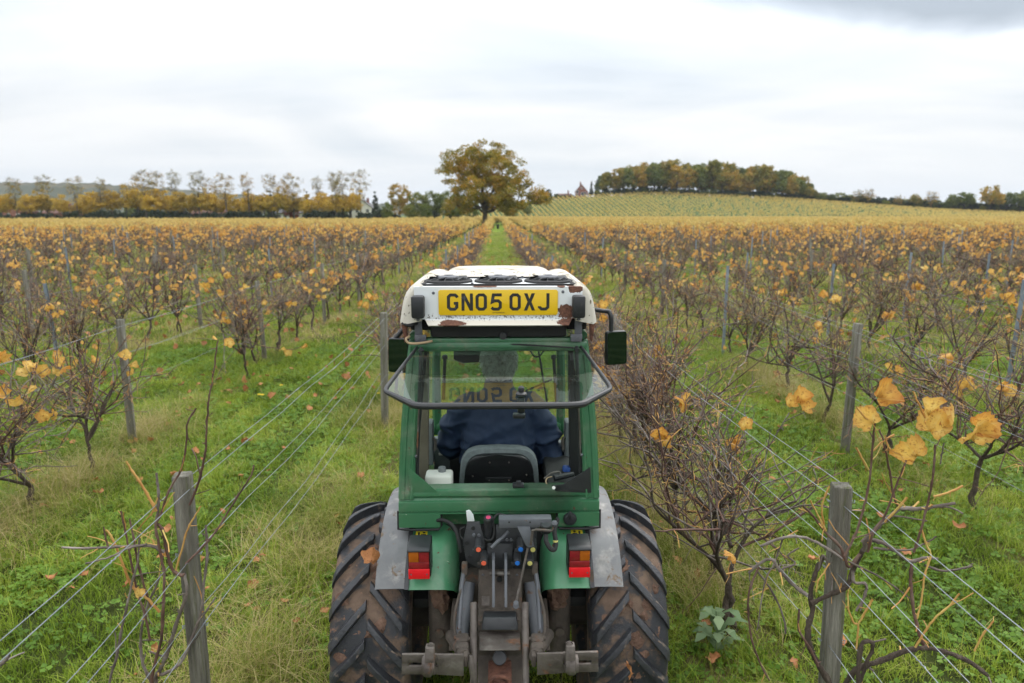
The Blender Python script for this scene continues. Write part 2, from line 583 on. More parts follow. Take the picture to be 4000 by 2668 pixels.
def hz(x, y):
    x = np.asarray(x, dtype=float); y = np.asarray(y, dtype=float)
    H = np.interp(x, HX, HZ)
    H = (H + np.interp(x - 7, HX, HZ) + np.interp(x + 7, HX, HZ)) / 3
    t = np.clip((y - 286) / 66, 0, 1)
    return H * (0.45 * sstep(284, 356, y) + 0.55 * t) * (1 - 0.35 * sstep(420, 1200, y))


def hzf(x, y):
    return float(hz(x, y))


def proj(x, y, z):
    dx, dy, dz = x, y, z - CAM_H
    f = dx * _sy * _cp + dy * _cy * _cp - dz * _sp
    r = dx * _cy - dy * _sy
    u = dx * _sy * _sp + dy * _cy * _sp + dz * _cp
    return 2000 + FPX * r / f, 1334 - FPX * u / f, f


def ground_material():
    m, t, b = new_mat('vineyard_grass_ground')
    L = t.links.new
    tc = N(t, 'ShaderNodeTexCoord')
    sep = N(t, 'ShaderNodeSeparateXYZ')
    L(tc.outputs['Object'], sep.inputs[0])
    n1 = N(t, 'ShaderNodeTexNoise', i_Scale=0.55, i_Detail=7.0, i_Roughness=0.62)
    n2 = N(t, 'ShaderNodeTexNoise', i_Scale=9.0, i_Detail=6.0, i_Roughness=0.7)
    n3 = N(t, 'ShaderNodeTexNoise', i_Scale=60.0, i_Detail=4.0, i_Roughness=0.7)
    for n in (n1, n2, n3): L(tc.outputs['Object'], n.inputs['Vector'])
    mixf = math_n(t, 'ADD', math_n(t, 'MULTIPLY', n1.outputs['Fac'], 0.5), math_n(t, 'ADD', math_n(t, 'MULTIPLY', n2.outputs['Fac'], 0.3), math_n(t, 'MULTIPLY', n3.outputs['Fac'], 0.2)))
    cr0 = ramp(t, [(0.33, (0.022, 0.026, 0.010)), (0.5, (0.05, 0.065, 0.016)), (0.70, (0.10, 0.11, 0.035))])     # thatch and soil, darkened further as painted shade between the blades
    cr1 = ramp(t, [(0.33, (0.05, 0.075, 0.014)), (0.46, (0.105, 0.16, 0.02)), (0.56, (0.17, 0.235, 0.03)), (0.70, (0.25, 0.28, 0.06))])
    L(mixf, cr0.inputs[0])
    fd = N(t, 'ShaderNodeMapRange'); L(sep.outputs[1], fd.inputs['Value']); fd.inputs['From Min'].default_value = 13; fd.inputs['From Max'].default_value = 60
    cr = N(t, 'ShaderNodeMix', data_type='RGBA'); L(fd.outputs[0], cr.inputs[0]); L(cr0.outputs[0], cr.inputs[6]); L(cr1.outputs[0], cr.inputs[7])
    L(mixf, cr1.inputs[0])
    # drier, browner strip under each row of vines
    ph = math_n(t, 'FRACT', math_n(t, 'DIVIDE', math_n(t, 'SUBTRACT', sep.outputs[0], 0.0), 2.75))
    d = math_n(t, 'ABSOLUTE', math_n(t, 'SUBTRACT', ph, 0.5))
    d2 = math_n(t, 'ADD', d, math_n(t, 'MULTIPLY', math_n(t, 'SUBTRACT', n2.outputs['Fac'], 0.5), 0.22))
    mr = N(t, 'ShaderNodeMapRange', interpolation_type='SMOOTHSTEP')
    L(d2, mr.inputs['Value'])
    mr.inputs['From Min'].default_value = 0.19; mr.inputs['From Max'].default_value = 0.05
    mr.inputs['To Min'].default_value = 0.0; mr.inputs['To Max'].default_value = 0.75
    mx = N(t, 'ShaderNodeMix', data_type='RGBA')
    L(cr.outputs[2], mx.inputs[6])
    c2 = ramp(t, [(0.3, (0.09, 0.075, 0.03)), (0.55, (0.20, 0.17, 0.07)), (0.75, (0.30, 0.25, 0.13))])
    L(n2.outputs['Fac'], c2.inputs[0]); L(c2.outputs[0], mx.inputs[7])
    near = N(t, 'ShaderNodeMapRange'); L(sep.outputs[1], near.inputs['Value'])
    near.inputs['From Min'].default_value = 150; near.inputs['From Max'].default_value = 140
    L(math_n(t, 'MULTIPLY', mr.outputs[0], near.outputs[0]), mx.inputs[0])
    sw = N(t, 'ShaderNodeMapRange'); L(sep.outputs[1], sw.inputs['Value'])
    sw.inputs['From Min'].default_value = 275; sw.inputs['From Max'].default_value = 285
    mh = N(t, 'ShaderNodeMix', data_type='RGBA'); L(sw.outputs[0], mh.inputs[0]); L(mx.outputs[2], mh.inputs[6])
    ch = ramp(t, [(0.3, (0.055, 0.085, 0.03)), (0.7, (0.11, 0.145, 0.05))]); L(n1.outputs['Fac'], ch.inputs[0]); L(ch.outputs[0], mh.inputs[7])
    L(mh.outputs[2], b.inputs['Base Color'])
    b.inputs['Roughness'].default_value = 0.95
    b.inputs['Specular IOR Level'].default_value = 0.1
    bp = N(t, 'ShaderNodeBump', i_Strength=0.9, i_Distance=0.05)
    L(math_n(t, 'ADD', n2.outputs['Fac'], math_n(t, 'MULTIPLY', n3.outputs['Fac'], 0.5)), bp.inputs['Height'])
    L(bp.outputs[0], b.inputs['Normal'])
    return m


def build_terrain():
    xs = np.unique(np.concatenate([np.linspace(-4000, -500, 15), np.linspace(-500, -60, 30), np.linspace(-60, -16, 23), np.linspace(-16, 16, 90), np.linspace(16, 60, 23), np.linspace(60, 500, 60), np.linspace(500, 4000, 15)]))
    ys = np.unique(np.concatenate([np.linspace(-300, -8, 8), np.linspace(-8, 30, 110), np.linspace(30, 120, 60), np.linspace(120, 280, 24), np.linspace(280, 380, 51), np.linspace(380, 620, 20), np.linspace(620, 6000, 25)]))
    XX, YY = np.meshgrid(xs, ys)
    ZZ = hz(XX, YY)
    near = np.clip(1 - np.hypot(XX, YY - 8) / 60, 0, 1)
    bump = np.array([[mnoise.noise(Vector((x * 0.9, y * 0.9, 0.3))) * 0.03 + mnoise.noise(Vector((x * 3, y * 3, 4.3))) * 0.014 if abs(x) < 60 and y < 90 else 0.0 for x in xs] for y in ys])
    ZZ = ZZ + near * (bump - 0.01)
    V = np.stack([XX, YY, ZZ], -1).reshape(-1, 3)
    nx, ny = len(xs), len(ys)
    i = np.arange(ny - 1)[:, None] * nx; j = np.arange(nx - 1)[None, :]
    F = np.stack([i + j, i + j + 1, i + nx + j + 1, i + nx + j], -1).reshape(-1, 4)
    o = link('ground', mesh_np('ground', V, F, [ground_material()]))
    tag(o, 'grass ground of the vineyard rising to a low hill on the right', kind='structure')


build_terrain()


# ------------------------------------------------------------------ scattering of uncountable stuff
def gn_scatter(name, pts, rot, scl, idx, meshes):
    """one object whose points carry instances of the given meshes"""
    srcs = []
    for k, me in enumerate(meshes):
        srcs.append(bpy.data.objects.new(name + '_source', me))
    me = bpy.data.meshes.new(name)
    pts = np.asarray(pts, dtype=np.float32)
    n = len(pts)
    me.vertices.add(n)
    me.vertices.foreach_set('co', pts.ravel())
    a = me.attributes.new('rot', 'FLOAT_VECTOR', 'POINT'); a.data.foreach_set('vector', np.asarray(rot, dtype=np.float32).ravel())
    a = me.attributes.new('scl', 'FLOAT_VECTOR', 'POINT'); a.data.foreach_set('vector', np.asarray(scl, dtype=np.float32).ravel())
    a = me.attributes.new('idx', 'INT', 'POINT'); a.data.foreach_set('value', np.asarray(idx, dtype=np.int32))
    o = bpy.data.objects.new(name, me)
    C.objects.link(o)
    g = bpy.data.node_groups.new(name + '_scatter', 'GeometryNodeTree')
    g.interface.new_socket('Geometry', in_out='INPUT', socket_type='NodeSocketGeometry')
    g.interface.new_socket('Geometry', in_out='OUTPUT', socket_type='NodeSocketGeometry')
    gi = g.nodes.new('NodeGroupInput'); go = g.nodes.new('NodeGroupOutput')
    jn = g.nodes.new('GeometryNodeJoinGeometry')
    for s in reversed(srcs):
        oi = g.nodes.new('GeometryNodeObjectInfo')
        oi.inputs['Object'].default_value = s
        oi.inputs['As Instance'].default_value = True
        g.links.new(oi.outputs['Geometry'], jn.inputs[0])
    ip = g.nodes.new('GeometryNodeInstanceOnPoints')
    g.links.new(gi.outputs[0], ip.inputs['Points'])
    g.links.new(jn.outputs[0], ip.inputs['Instance'])
    ip.inputs['Pick Instance'].default_value = True

    def attr(nm, typ):
        an = g.nodes.new('GeometryNodeInputNamedAttribute')
        an.data_type = typ
        an.inputs['Name'].default_value = nm
        return an.outputs['Attribute']
    g.links.new(attr('idx', 'INT'), ip.inputs['Instance Index'])
    e2r = g.nodes.new('FunctionNodeEulerToRotation')
    g.links.new(attr('rot', 'FLOAT_VECTOR'), e2r.inputs[0])
    g.links.new(e2r.outputs[0], ip.inputs['Rotation'])
    g.links.new(attr('scl', 'FLOAT_VECTOR'), ip.inputs['Scale'])
    g.links.new(ip.outputs[0], go.inputs[0])
    md = o.modifiers.new('scatter', 'NODES')
    md.node_group = g
    return o


def grass_material(name, stops):
    m, t, b = new_mat(name)
    L = t.links.new
    oi = N(t, 'ShaderNodeObjectInfo')
    g = N(t, 'ShaderNodeNewGeometry')
    nz = N(t, 'ShaderNodeTexNoise', i_Scale=0.8, i_Detail=4.0, i_Roughness=0.65)
    L(g.outputs['Position'], nz.inputs['Vector'])
    f = math_n(t, 'ADD', math_n(t, 'MULTIPLY', g.outputs['Random Per Island'], 0.42), math_n(t, 'MULTIPLY', math_n(t, 'SUBTRACT', nz.outputs['Fac'], 0.25), 0.9), clamp=True)
    f = math_n(t, 'ADD', f, math_n(t, 'MULTIPLY', math_n(t, 'SUBTRACT', oi.outputs['Random'], 0.5), 0.25), clamp=True)
    cr = ramp(t, stops)
    L(f, cr.inputs[0])
    L(cr.outputs[0], b.inputs['Base Color'])
    b.inputs['Roughness'].default_value = 0.5
    b.inputs['Specular IOR Level'].default_value = 0.2
    tr = N(t, 'ShaderNodeBsdfTranslucent')
    L(cr.outputs[0], tr.inputs['Color'])
    ms = N(t, 'ShaderNodeMixShader'); ms.inputs[0].default_value = 0.4
    out = next(n for n in t.nodes if n.type == 'OUTPUT_MATERIAL')
    L(b.outputs[0], ms.inputs[1]); L(tr.outputs[0], ms.inputs[2]); L(ms.outputs[0], out.inputs['Surface'])
    return m


GREEN = [(0.0, (0.045, 0.075, 0.010)), (0.25, (0.13, 0.205, 0.018)), (0.5, (0.255, 0.35, 0.036)), (0.76, (0.42, 0.46, 0.085)), (1.0, (0.58, 0.51, 0.24))]
STRAW = [(0.0, (0.12, 0.17, 0.02)), (0.3, (0.24, 0.27, 0.045)), (0.5, (0.42, 0.35, 0.14)), (0.75, (0.56, 0.46, 0.25)), (1.0, (0.68, 0.58, 0.38))]
M['grass'] = grass_material('grass_blade', GREEN)
M['straw'] = grass_material('dry_grass_blade', STRAW)
M['clover'] = grass_material('clover_leaf', [(0.0, (0.055, 0.12, 0.016)), (0.5, (0.14, 0.255, 0.03)), (1.0, (0.27, 0.38, 0.08))])


def blades_np(r, n, size, h0, h1, lean, wid, seg=3):
    """n curved blades rooted over a square of the given size: V, quads, triangles"""
    p = np.column_stack([r.uniform(-size / 2, size / 2, n), r.uniform(-size / 2, size / 2, n), np.full(n, -0.012)])
    # roots gather in small tussocks
    k = max(3, n // 14)
    cen = r.uniform(-size / 2, size / 2, (k, 2))
    own = r.integers(0, k, n)
    pull = r.uniform(0.0, 0.95, n)[:, None] ** 0.6
    p[:, :2] = p[:, :2] * (1 - pull) + (cen[own] + r.normal(0, 0.018, (n, 2))) * pull
    hk = r.uniform(0.6, 1.35, k)
    h = r.uniform(h0, h1, n) * hk[own]
    az = r.uniform(0, 6.283, n)
    ln = r.uniform(0.15, 1.0, n) * lean
    dh = np.column_stack([np.cos(az), np.sin(az), np.zeros(n)])
    sa = az + 1.57 + r.uniform(-0.9, 0.9, n)
    side = np.column_stack([np.cos(sa), np.sin(sa), np.zeros(n)])
    w_ = wid * r.uniform(0.7, 1.3, n)
    rows = []
    for s in range(seg + 1):
        t = s / seg
        c = p + dh * (ln * h * t * t * 1.15)[:, None]
        c[:, 2] += h * (t - (0.26 * ln + 0.22 * np.maximum(0, ln - 0.7)) * t * t)
        if s < seg:
            ww = (w_ * (1 - 0.7 * t))[:, None]
            rows += [c - side * ww, c + side * ww]
        else:
            rows.append(c)
    V = np.stack(rows, 1)
    m = V.shape[1]
    b = np.arange(n)[:, None] * m
    Q = np.concatenate([b + np.array([[2 * s, 2 * s + 1, 2 * s + 3, 2 * s + 2]]) for s in range(seg - 1)])
    T3 = b + np.array([[2 * seg - 2, 2 * seg - 1, 2 * seg]])
    return V.reshape(-1, 3), Q, T3


def patch_mesh(name, seed, size, layers, clover=0):
    """a square of turf: layers = (count, h0, h1, lean, width, material index, segments); materials grass, straw, clover"""
    r = np.random.default_rng(seed)
    VV, Q4, T3, m4, m3, nv = [], [], [], [], [], 0
    for (n, h0, h1, lean, wid, mi, seg) in layers:
        V, Q, T = blades_np(r, n, size, h0, h1, lean, wid, seg)
        VV.append(V); Q4.append(Q + nv); T3.append(T + nv); m4.append(np.full(len(Q), mi)); m3.append(np.full(len(T), mi)); nv += len(V)
    if clover:
        c = np.column_stack([r.uniform(-size / 2, size / 2, clover), r.uniform(-size / 2, size / 2, clover), r.uniform(0.015, 0.055, clover)])
        V = []
        for cc in c:
            sz = r.uniform(0.009, 0.022)
            tl = np.array([r.normal(0, 0.35), r.normal(0, 0.35), 1.0]); tl /= np.linalg.norm(tl)
            e1 = np.cross(tl, [1, 0.2, 0]); e1 /= np.linalg.norm(e1); e2 = np.cross(tl, e1)
            a0 = r.uniform(0, 6.28)
            for q in range(3):
                b = 2.094 * q + a0
                o_ = cc + (math.cos(b) * e1 + math.sin(b) * e2) * sz
                for g in (0.0, 1.57, 3.14, 4.71):
                    V.append(o_ + (math.cos(g + b) * e1 + math.sin(g + b) * e2) * sz * 0.95 + tl * 0.003 * math.cos(2 * g))
        V = np.array(V); k = len(V) // 4
        VV.append(V); Q4.append(np.arange(k)[:, None] * 4 + np.arange(4)[None] + nv); m4.append(np.full(k, 2)); nv += len(V)
    return mesh_np(name, np.concatenate(VV), [np.concatenate(Q4), np.concatenate(T3)], [M['grass'], M['straw'], M['clover']], np.concatenate(m4 + m3))


def row_dist(x):
    """distance to the nearest row of vines"""
    return np.abs(((x / 2.75) % 1.0) - 0.5) * 2.75


def frustum_points(n, y0, y1, rnd, margin=0.6, power=1.0):
    """uniform random ground points inside the wedge the camera sees"""
    y = np.sqrt(rnd.uniform(y0 ** 2, y1 ** 2, n))
    x = rnd.uniform(-1, 1, n) * (0.79 * y + margin)
    return x, y


def build_grass():
    r = np.random.default_rng(11)
    T = 2.75 / 6
    S0 = T * 1.12
    G = lambda n, a=0.025, b=0.075, l=0.9: (n, a, b, l, 0.0030, 0, 3)
    GT = lambda n: (n, 0.07, 0.17, 1.1, 0.0032, 0, 3)
    ST = lambda n, h=0.30: (int(n * 0.72), 0.10, h, 1.7, 0.0022, 1, 4)
    green = [patch_mesh('turf_green', s, S0, [G(760), GT(120), ST(14, 0.12)], c) for s, c in ((1, 40), (2, 130), (3, 10), (4, 70))]
    lush = [patch_mesh('turf_lush', s, S0, [G(500, 0.03, 0.09), GT(420), ST(50, 0.22)], 80) for s in (5, 6, 7)]
    mixed = [patch_mesh('turf_mixed', s, S0, [G(450), GT(330), ST(230)], 30) for s in (8, 9, 10)]
    dry = [patch_mesh('turf_dry', s, S0, [G(170), GT(240), ST(620, 0.42)], 0) for s in (11, 12, 13)]
    far = [patch_mesh('turf_far', s, 1.12 * 2.75 / 3, [(520, 0.03, 0.10, 0.9, 0.008, 0, 2), (60, 0.08, 0.18, 1.2, 0.006, 1, 2)]) for s in (14, 15, 16)]
    fard = [patch_mesh('turf_far_dry', s, 1.12 * 2.75 / 3, [(300, 0.04, 0.15, 1.0, 0.008, 0, 2), (230, 0.10, 0.26, 1.4, 0.006, 1, 2)]) for s in (17, 18)]
    meshes = green + lush + mixed + dry + far + fard
    P, RT, S, I = [], [], [], []
    rr = random.Random(3)

    def put(x, y, i, s):
        P.append((x, y, hzf(x, y) - 0.004)); RT.append((0, 0, rr.randrange(4) * math.pi / 2 + rr.uniform(-0.12, 0.12))); S.append((s, s, rr.uniform(0.8, 1.2))); I.append(i)

    y = 1.6
    while y < 13.5:
        half = 0.79 * y + 0.7
        c0 = int(half / T) + 1
        for c in range(-c0, c0 + 1):
            x = c * T
            m = (c - 3) % 6
            m = min(m, 6 - m)            # tiles away from the row
            nz = mnoise.noise(Vector((x * 0.45, y * 0.45, 9.1))) + 0.45 * mnoise.noise(Vector((x * 1.3, y * 1.3, 2.1)))
            nz += (0.22 if y < 9 else 0.10) if abs(abs(x) - 1.25) < 0.75 else -0.08
            if m == 0: i = rr.choice((10, 11, 12)) if nz > 0.10 else (rr.choice((7, 8, 9)) if nz > -0.22 else rr.choice((4, 5, 6)))
            elif m == 1: i = rr.choice((7, 8, 9)) if nz > 0.16 else (rr.choice((4, 5, 6)) if nz > -0.2 else rr.choice((0, 2)))
            else: i = rr.choice((4, 5, 6)) if nz > 0.30 else rr.choice((0, 1, 2, 3))
            put(x + rr.uniform(-0.04, 0.04), y + rr.uniform(-0.04, 0.04), i, rr.uniform(0.98, 1.08))
        y += T
    T2 = 2.75 / 3
    while y < 36:
        half = 0.79 * y + 1.2
        c0 = int(half / T2) + 1
        for c in range(-c0, c0 + 1):
            m = (c - 1.5) % 3
            m = min(m, 3 - m)
            put(c * T2 + rr.uniform(-0.1, 0.1), y + rr.uniform(-0.1, 0.1), rr.choice((16, 17)) if m < 0.6 and rr.random() < 0.6 else rr.choice((13, 14, 15)), rr.uniform(1.0, 1.1))
        y += T2
    while y < 95:
        half = 0.79 * y + 2
        c0 = int(half / 1.375) + 1
        for c in range(-c0, c0 + 1):
            put(c * 1.375 + rr.uniform(-0.1, 0.1), y + rr.uniform(-0.2, 0.2), rr.choice((16, 17)) if c % 2 and rr.random() < 0.55 else rr.choice((13, 14, 15)), 1.7)
        y += 1.6
    o = gn_scatter('grass', P, RT, S, I, meshes)
    tag(o, 'green and straw coloured grass growing between and under the vines', 'grass', kind='stuff')


build_grass()


# ------------------------------------------------------------------ leaves
def leaf_hi(name, seed, mat, curl=0.35):
    """lobed vine leaf about 0.1 m across lying in xy, stalk at the origin, tip towards +y"""
    r = np.random.default_rng(seed)
    n = 30
    V = [(0, 0, 0)]
    for ring, q in enumerate((0.5, 1.0)):
        for k in range(n):
            a = 2 * math.pi * k / n
            lob = 0.90 + 0.075 * math.cos(5 * (a - math.pi / 2)) + 0.04 * math.sin(2 * a + seed) + (0.06 * r.uniform(-1, 1) if ring else 0)
            if ring: lob += 0.035 * (1 if k % 2 else -1)
            notch = math.exp(-((a - 1.5 * math.pi) / 0.30) ** 2)
            rr = 0.054 * lob * (1 - 0.72 * notch) * q
            x, y = rr * math.cos(a) * 1.02, rr * math.sin(a) + 0.030 * q
            z = curl * (11 * x * x + 5 * (y - 0.02) ** 2) + 0.009 * math.sin(2 * a + 1.3 * seed) * q + 0.006 * math.sin(3 * a + seed) * q + 0.005 * math.sin(7 * a + 2 * seed) * q * (ring == 1) + 0.25 * math.sin(seed * 2.1) * abs(x) + 0.003 * r.uniform(-1, 1) * q
            V.append((x, y, z))
    F3 = [[0, 1 + k, 1 + (k + 1) % n] for k in range(n)]
    F4 = [[1 + k, 1 + n + k, 1 + n + (k + 1) % n, 1 + (k + 1) % n] for k in range(n)]
    return mesh_np(name, np.array(V), [np.array(F3), np.array(F4)], [mat])


M['leaf_near'] = leafmat('vine_leaf_near', LEAFN, trans=0.42, per='object', spots=(0.34, 0.13, 0.03), edge=(0.40, 0.12, 0.025))
LEAFHI = [leaf_hi('vine_leaf', s, M['leaf_near'], curl=c) for s, c in ((1, 0.4), (2, 0.9), (3, -0.8), (4, 1.3), (5, -1.2), (6, 0.6))]
LEAFDRY = [leaf_hi('dry_leaf', s, M['leaf_fallen'], curl=c) for s, c in ((11, 0.5), (12, -0.6), (13, 0.9), (14, -0.2), (15, 1.2))]


def leaves_low(pos, size, r, tris=4):
    """many small creased leaves as one array mesh: V, F"""
    n = len(pos)
    sh = np.array([[0, -0.35, 0], [0.5, -0.1, 0.16], [0.3, 0.5, 0.05], [0, 0.62, -0.06], [-0.32, 0.46, 0.05], [-0.5, -0.12, 0.16]])
    if tris == 2:
        sh = np.array([[0, -0.45, 0], [0.48, 0.05, 0.12], [0, 0.55, 0], [-0.48, 0.05, 0.12]])
    k = len(sh)
    q = r.normal(size=(n, 4)); q /= np.linalg.norm(q, axis=1)[:, None]
    w_, x, y, z = q.T
    Rm = np.stack([np.stack([1 - 2 * (y * y + z * z), 2 * (x * y - z * w_), 2 * (x * z + y * w_)], -1),
                   np.stack([2 * (x * y + z * w_), 1 - 2 * (x * x + z * z), 2 * (y * z - x * w_)], -1),
                   np.stack([2 * (x * z - y * w_), 2 * (y * z + x * w_), 1 - 2 * (x * x + y * y)], -1)], -2)
    s = size * r.uniform(0.65, 1.25, n)
    V = np.einsum('nij,kj->nki', Rm, sh) * s[:, None, None] + np.asarray(pos)[:, None, :]
    b = np.arange(n)[:, None] * k
    if tris == 2:
        F = np.concatenate([b + np.array([[0, 1, 2, 3]])])
    else:
        F = np.concatenate([b + np.array([[0, 1, 2, 3]]), b + np.array([[0, 3, 4, 5]])])
    return V.reshape(-1, 3), F


# ------------------------------------------------------------------ vines
class Acc:
    def __init__(s):
        s.V, s.F, s.M, s.n = [], [], [], 0

    def tube(s, P, r, n, mi=0):
        V, F = tube_np(P, r, n)
        s.V.append(V); s.F.append(F + s.n); s.M.append(np.full(len(F), mi)); s.n += len(V)

    def mesh(s, name, mats):
        return mesh_np(name, np.concatenate(s.V), np.concatenate(s.F), mats, np.concatenate(s.M))


def walk(r, p, d, length, seg, wob, up=0.0):
    P = [np.array(p, dtype=float)]
    d = np.array(d, dtype=float); d /= np.linalg.norm(d)
    for k in range(seg):
        d = d + r.normal(0, wob, 3) + np.array([0, 0, up])
        d /= np.linalg.norm(d)
        P.append(P[-1] + d * (length / seg))
    return np.array(P)


def gen_vine(seed, lod, top=1.55, spread=0.6, canes=18, leaves=14, leaf_size=0.095, tw=1.0):
    """a grape vine at the origin with its row along y: meshes of trunk and canes, list of leaf points"""
    r = np.random.default_rng(seed)
    T, A = Acc(), Acc()
    sides, cseg = ((6, 7), (4, 4), (3, 3))[lod]
    th = (1.0, 1.25, 2.2)[lod] * tw
    head = np.array([r.normal(0, 0.03), r.normal(0, 0.05), r.uniform(0.22, 0.50)])
    for k in range(1 if r.uniform() < 0.55 else 2):
        b0 = np.array([r.normal(0, 0.04), r.normal(0, 0.08), -0.04])
        t = np.linspace(0, 1, cseg + 1)
        P = b0[None] * (1 - t)[:, None] + head[None] * t[:, None]
        P[1:-1] += r.normal(0, 0.012, (cseg - 1, 3)) * np.array([1, 1, 0.3])
        T.tube(P, np.linspace(0.024, 0.017, len(P)) * (0.8 + 0.4 * r.uniform()) * (1 + 0.12 * r.normal(size=len(P)).clip(-1, 1)), sides)
    arms = []                               # several thin stems open out like a vase
    for k in range(int(r.integers(3, 7))):
        sg = r.uniform(-1, 1)
        L_ = (1.0 - head[2]) * r.uniform(0.85, 1.25)
        P = walk(r, head, (r.normal(0, 0.30), sg * spread * 1.25, 0.62), L_, cseg + 2, 0.13, 0.07)
        T.tube(P, np.linspace(0.0135, 0.0065, len(P)) * th ** 0.5, max(4, sides - 1))
        arms.append(P)
    if r.uniform() < 0.5:                   # an old arm laid along the wire
        P = walk(r, head + np.array([0, 0, 0.25]), (r.normal(0, 0.1), r.choice((-1, 1)), 0.35), spread * 1.2, cseg + 1, 0.2, -0.02)
        T.tube(P, np.linspace(0.013, 0.007, len(P)) * th ** 0.4, sides)
        arms.append(P)
    starts = []
    for P in arms: starts += list(P[len(P) // 3:])
    lp = []
    for k in range(canes):
        s = starts[int(r.integers(0, len(starts)))]
        dirn = np.array([r.normal(0, 0.62), r.normal(0, 0.65), r.uniform(0.35, 1.2)])
        if r.uniform() < 0.14: dirn[2] = r.uniform(-0.5, 0.2)
        L_ = max(0.22, (top - s[2]) * r.uniform(0.45, 1.1)) * (0.8 if dirn[2] < 0.3 else 1)
        P = walk(r, s, dirn, L_, cseg, 0.17, r.uniform(-0.03, 0.10))
        P[:, 2] = np.maximum(P[:, 2], 0.05)
        mi = 1 if r.uniform() < 0.55 else 0
        r0 = r.uniform(0.0042, 0.0072) * th
        A.tube(P, np.linspace(r0, r0 * 0.42, len(P)), max(3, sides - 2), mi)
        nt_ = int((10, 5, 3)[lod] * L_ / 0.8)
        for q in range(nt_):
            f = r.uniform(0.15, 1.0) * (len(P) - 1)
            i0 = min(int(f), len(P) - 2)
            p = P[i0] + (P[i0 + 1] - P[i0]) * (f - i0)
            ax = P[i0 + 1] - P[i0]
            dd = ax / (np.linalg.norm(ax) + 1e-9) * 0.7 + r.normal(0, 0.75, 3)
            hi = f / (len(P) - 1)
            l2 = r.uniform(0.04, 0.26) * (1.2 - 0.5 * hi)
            sh = r.uniform() < 0.22 + 0.30 * hi
            if sh: l2 *= 0.6
            Q = walk(r, p, dd, l2, (3, 2, 1)[lod], 0.2)
            A.tube(Q, np.linspace(r0 * 0.45, r0 * 0.22, len(Q)), 3, 2 if sh else mi)
            if lod == 0 and l2 > 0.14:
                for qq in range(2):
                    Q2 = walk(r, Q[1 + qq], r.normal(0, 1, 3), r.uniform(0.03, 0.08), 1, 0.1)
                    A.tube(Q2, [r0 * 0.28, r0 * 0.18], 3, 2 if r.uniform() < 0.5 else mi)
            if hi > 0.35: lp.append((Q[-1], hi))
    r.shuffle(lp)
    lp.sort(key=lambda a: -a[1] * r.uniform(0.3, 1.0))
    pts = []
    if lp:
        cen = [lp[int(i)][0] for i in r.integers(0, max(1, int(len(lp) * 0.6)), max(1, (leaves + 2) // 3))]
        tips = np.array([p for p, h in lp])
        for c in cen:                       # leaves hang on in small bunches
            dd = np.linalg.norm(tips - c, axis=1)
            for j in np.argsort(dd)[:3]:
                if len(pts) < leaves: pts.append(tips[j] + r.normal(0, (0.012, 0.03, 0.07)[lod], 3))
    out = {'trunk': T, 'canes': A, 'leafpts': np.array(pts) if pts else np.zeros((0, 3)), 'rng': r, 'size': leaf_size}
    return out


def vine_meshes(seed, lod, leafmat_, tris=4, **kw):
    v = gen_vine(seed, lod, **kw)
    tr = v['trunk'].mesh('vine_trunk', [M['bark']])
    ca = v['canes'].mesh('vine_canes', [M['cane'], M['oldcane'], M['tip']])
    fo = None
    if len(v['leafpts']):
        V, F = leaves_low(v['leafpts'], v['size'], v['rng'], tris)
        fo = mesh_np('vine_foliage', V, F, [leafmat_])
    return tr, ca, fo, v['leafpts']


NEARV = [vine_meshes(100 + k, 0, M['leaf'], top=1.58 + 0.1 * (k % 3), canes=40 + 6 * (k % 3), leaves=(3, 11, 19, 5, 15, 8)[k % 6], spread=0.78, tw=1.2, leaf_size=0.10) for k in range(6)]
MIDV = [vine_meshes(200 + k, 1, M['leaf_far'], top=1.42 + 0.1 * (k % 3), canes=40 + 6 * (k % 3), leaves=(5, 36, 10, 20, 7, 28, 14, 42, 18, 10)[k], spread=0.8, tw=1.35, leaf_size=0.108) for k in range(10)]
ROWN = lambda k: ORD[k]
vine_sites, post_sites = [], []       # (distance order) filled row by row
L1_SKIP = (0, 8.6)
for side in (-1, 1):
    for k in range(0, 42):
        x0 = side * (1.375 + 2.75 * k)
        rr = random.Random(k * 2 + (side > 0))
        y = {(-1, 1): 3.2}.get((side, k), 2.2 + rr.uniform(0, 1.3))
        yp = {(-1, 0): 2.92, (1, 0): 2.70, (-1, 1): 3.3, (1, 1): 6.95 - 5}.get((side, k), rr.uniform(0, 5.0))
        while yp < 75:
            post_sites.append((side, k, x0, yp + rr.uniform(-0.08, 0.08)))
            yp += 5.05 if not (side == -1 and k == 1) else 4.2
        while y < 149:
            y += 1.2 + rr.uniform(-0.14, 0.14)
            if rr.random() < 0.07: continue
            if (side, k) == (-1, 0) and y < 9.2: continue
            if (side, k) == (1, 0) and y < 7.0: continue
            if (side, k) == (-1, 1) and y < 11.0: continue
            if (side, k) == (1, 1) and y < 8.7: continue
            vine_sites.append((side, k, x0 + rr.uniform(-0.06, 0.06), y))

vis = []
for s in vine_sites:
    px, py, f = proj(s[2], s[3], 0.9)
    if f > 0.5 and -170 < px < 4170 and not (s[3] < 2.6):
        vis.append(s)
vis.sort(key=lambda s: math.hypot(s[2], s[3]))
single, far_v = vis[:285], vis[285:]
counts = {(-1, 0): 2, (1, 0): 6, (-1, 1): 3, (1, 1): 3}      # the nearest vines of these rows are built further down
VINE_GROUP = 'grape vines standing in rows'


def attach(name, me, parent, loc=(0, 0, 0), rot=(0, 0, 0), scale=(1, 1, 1)):
    o = bpy.data.objects.new(name, me)
    C.objects.link(o)
    o.parent = parent
    o.location, o.rotation_euler, o.scale = loc, rot, scale
    return o


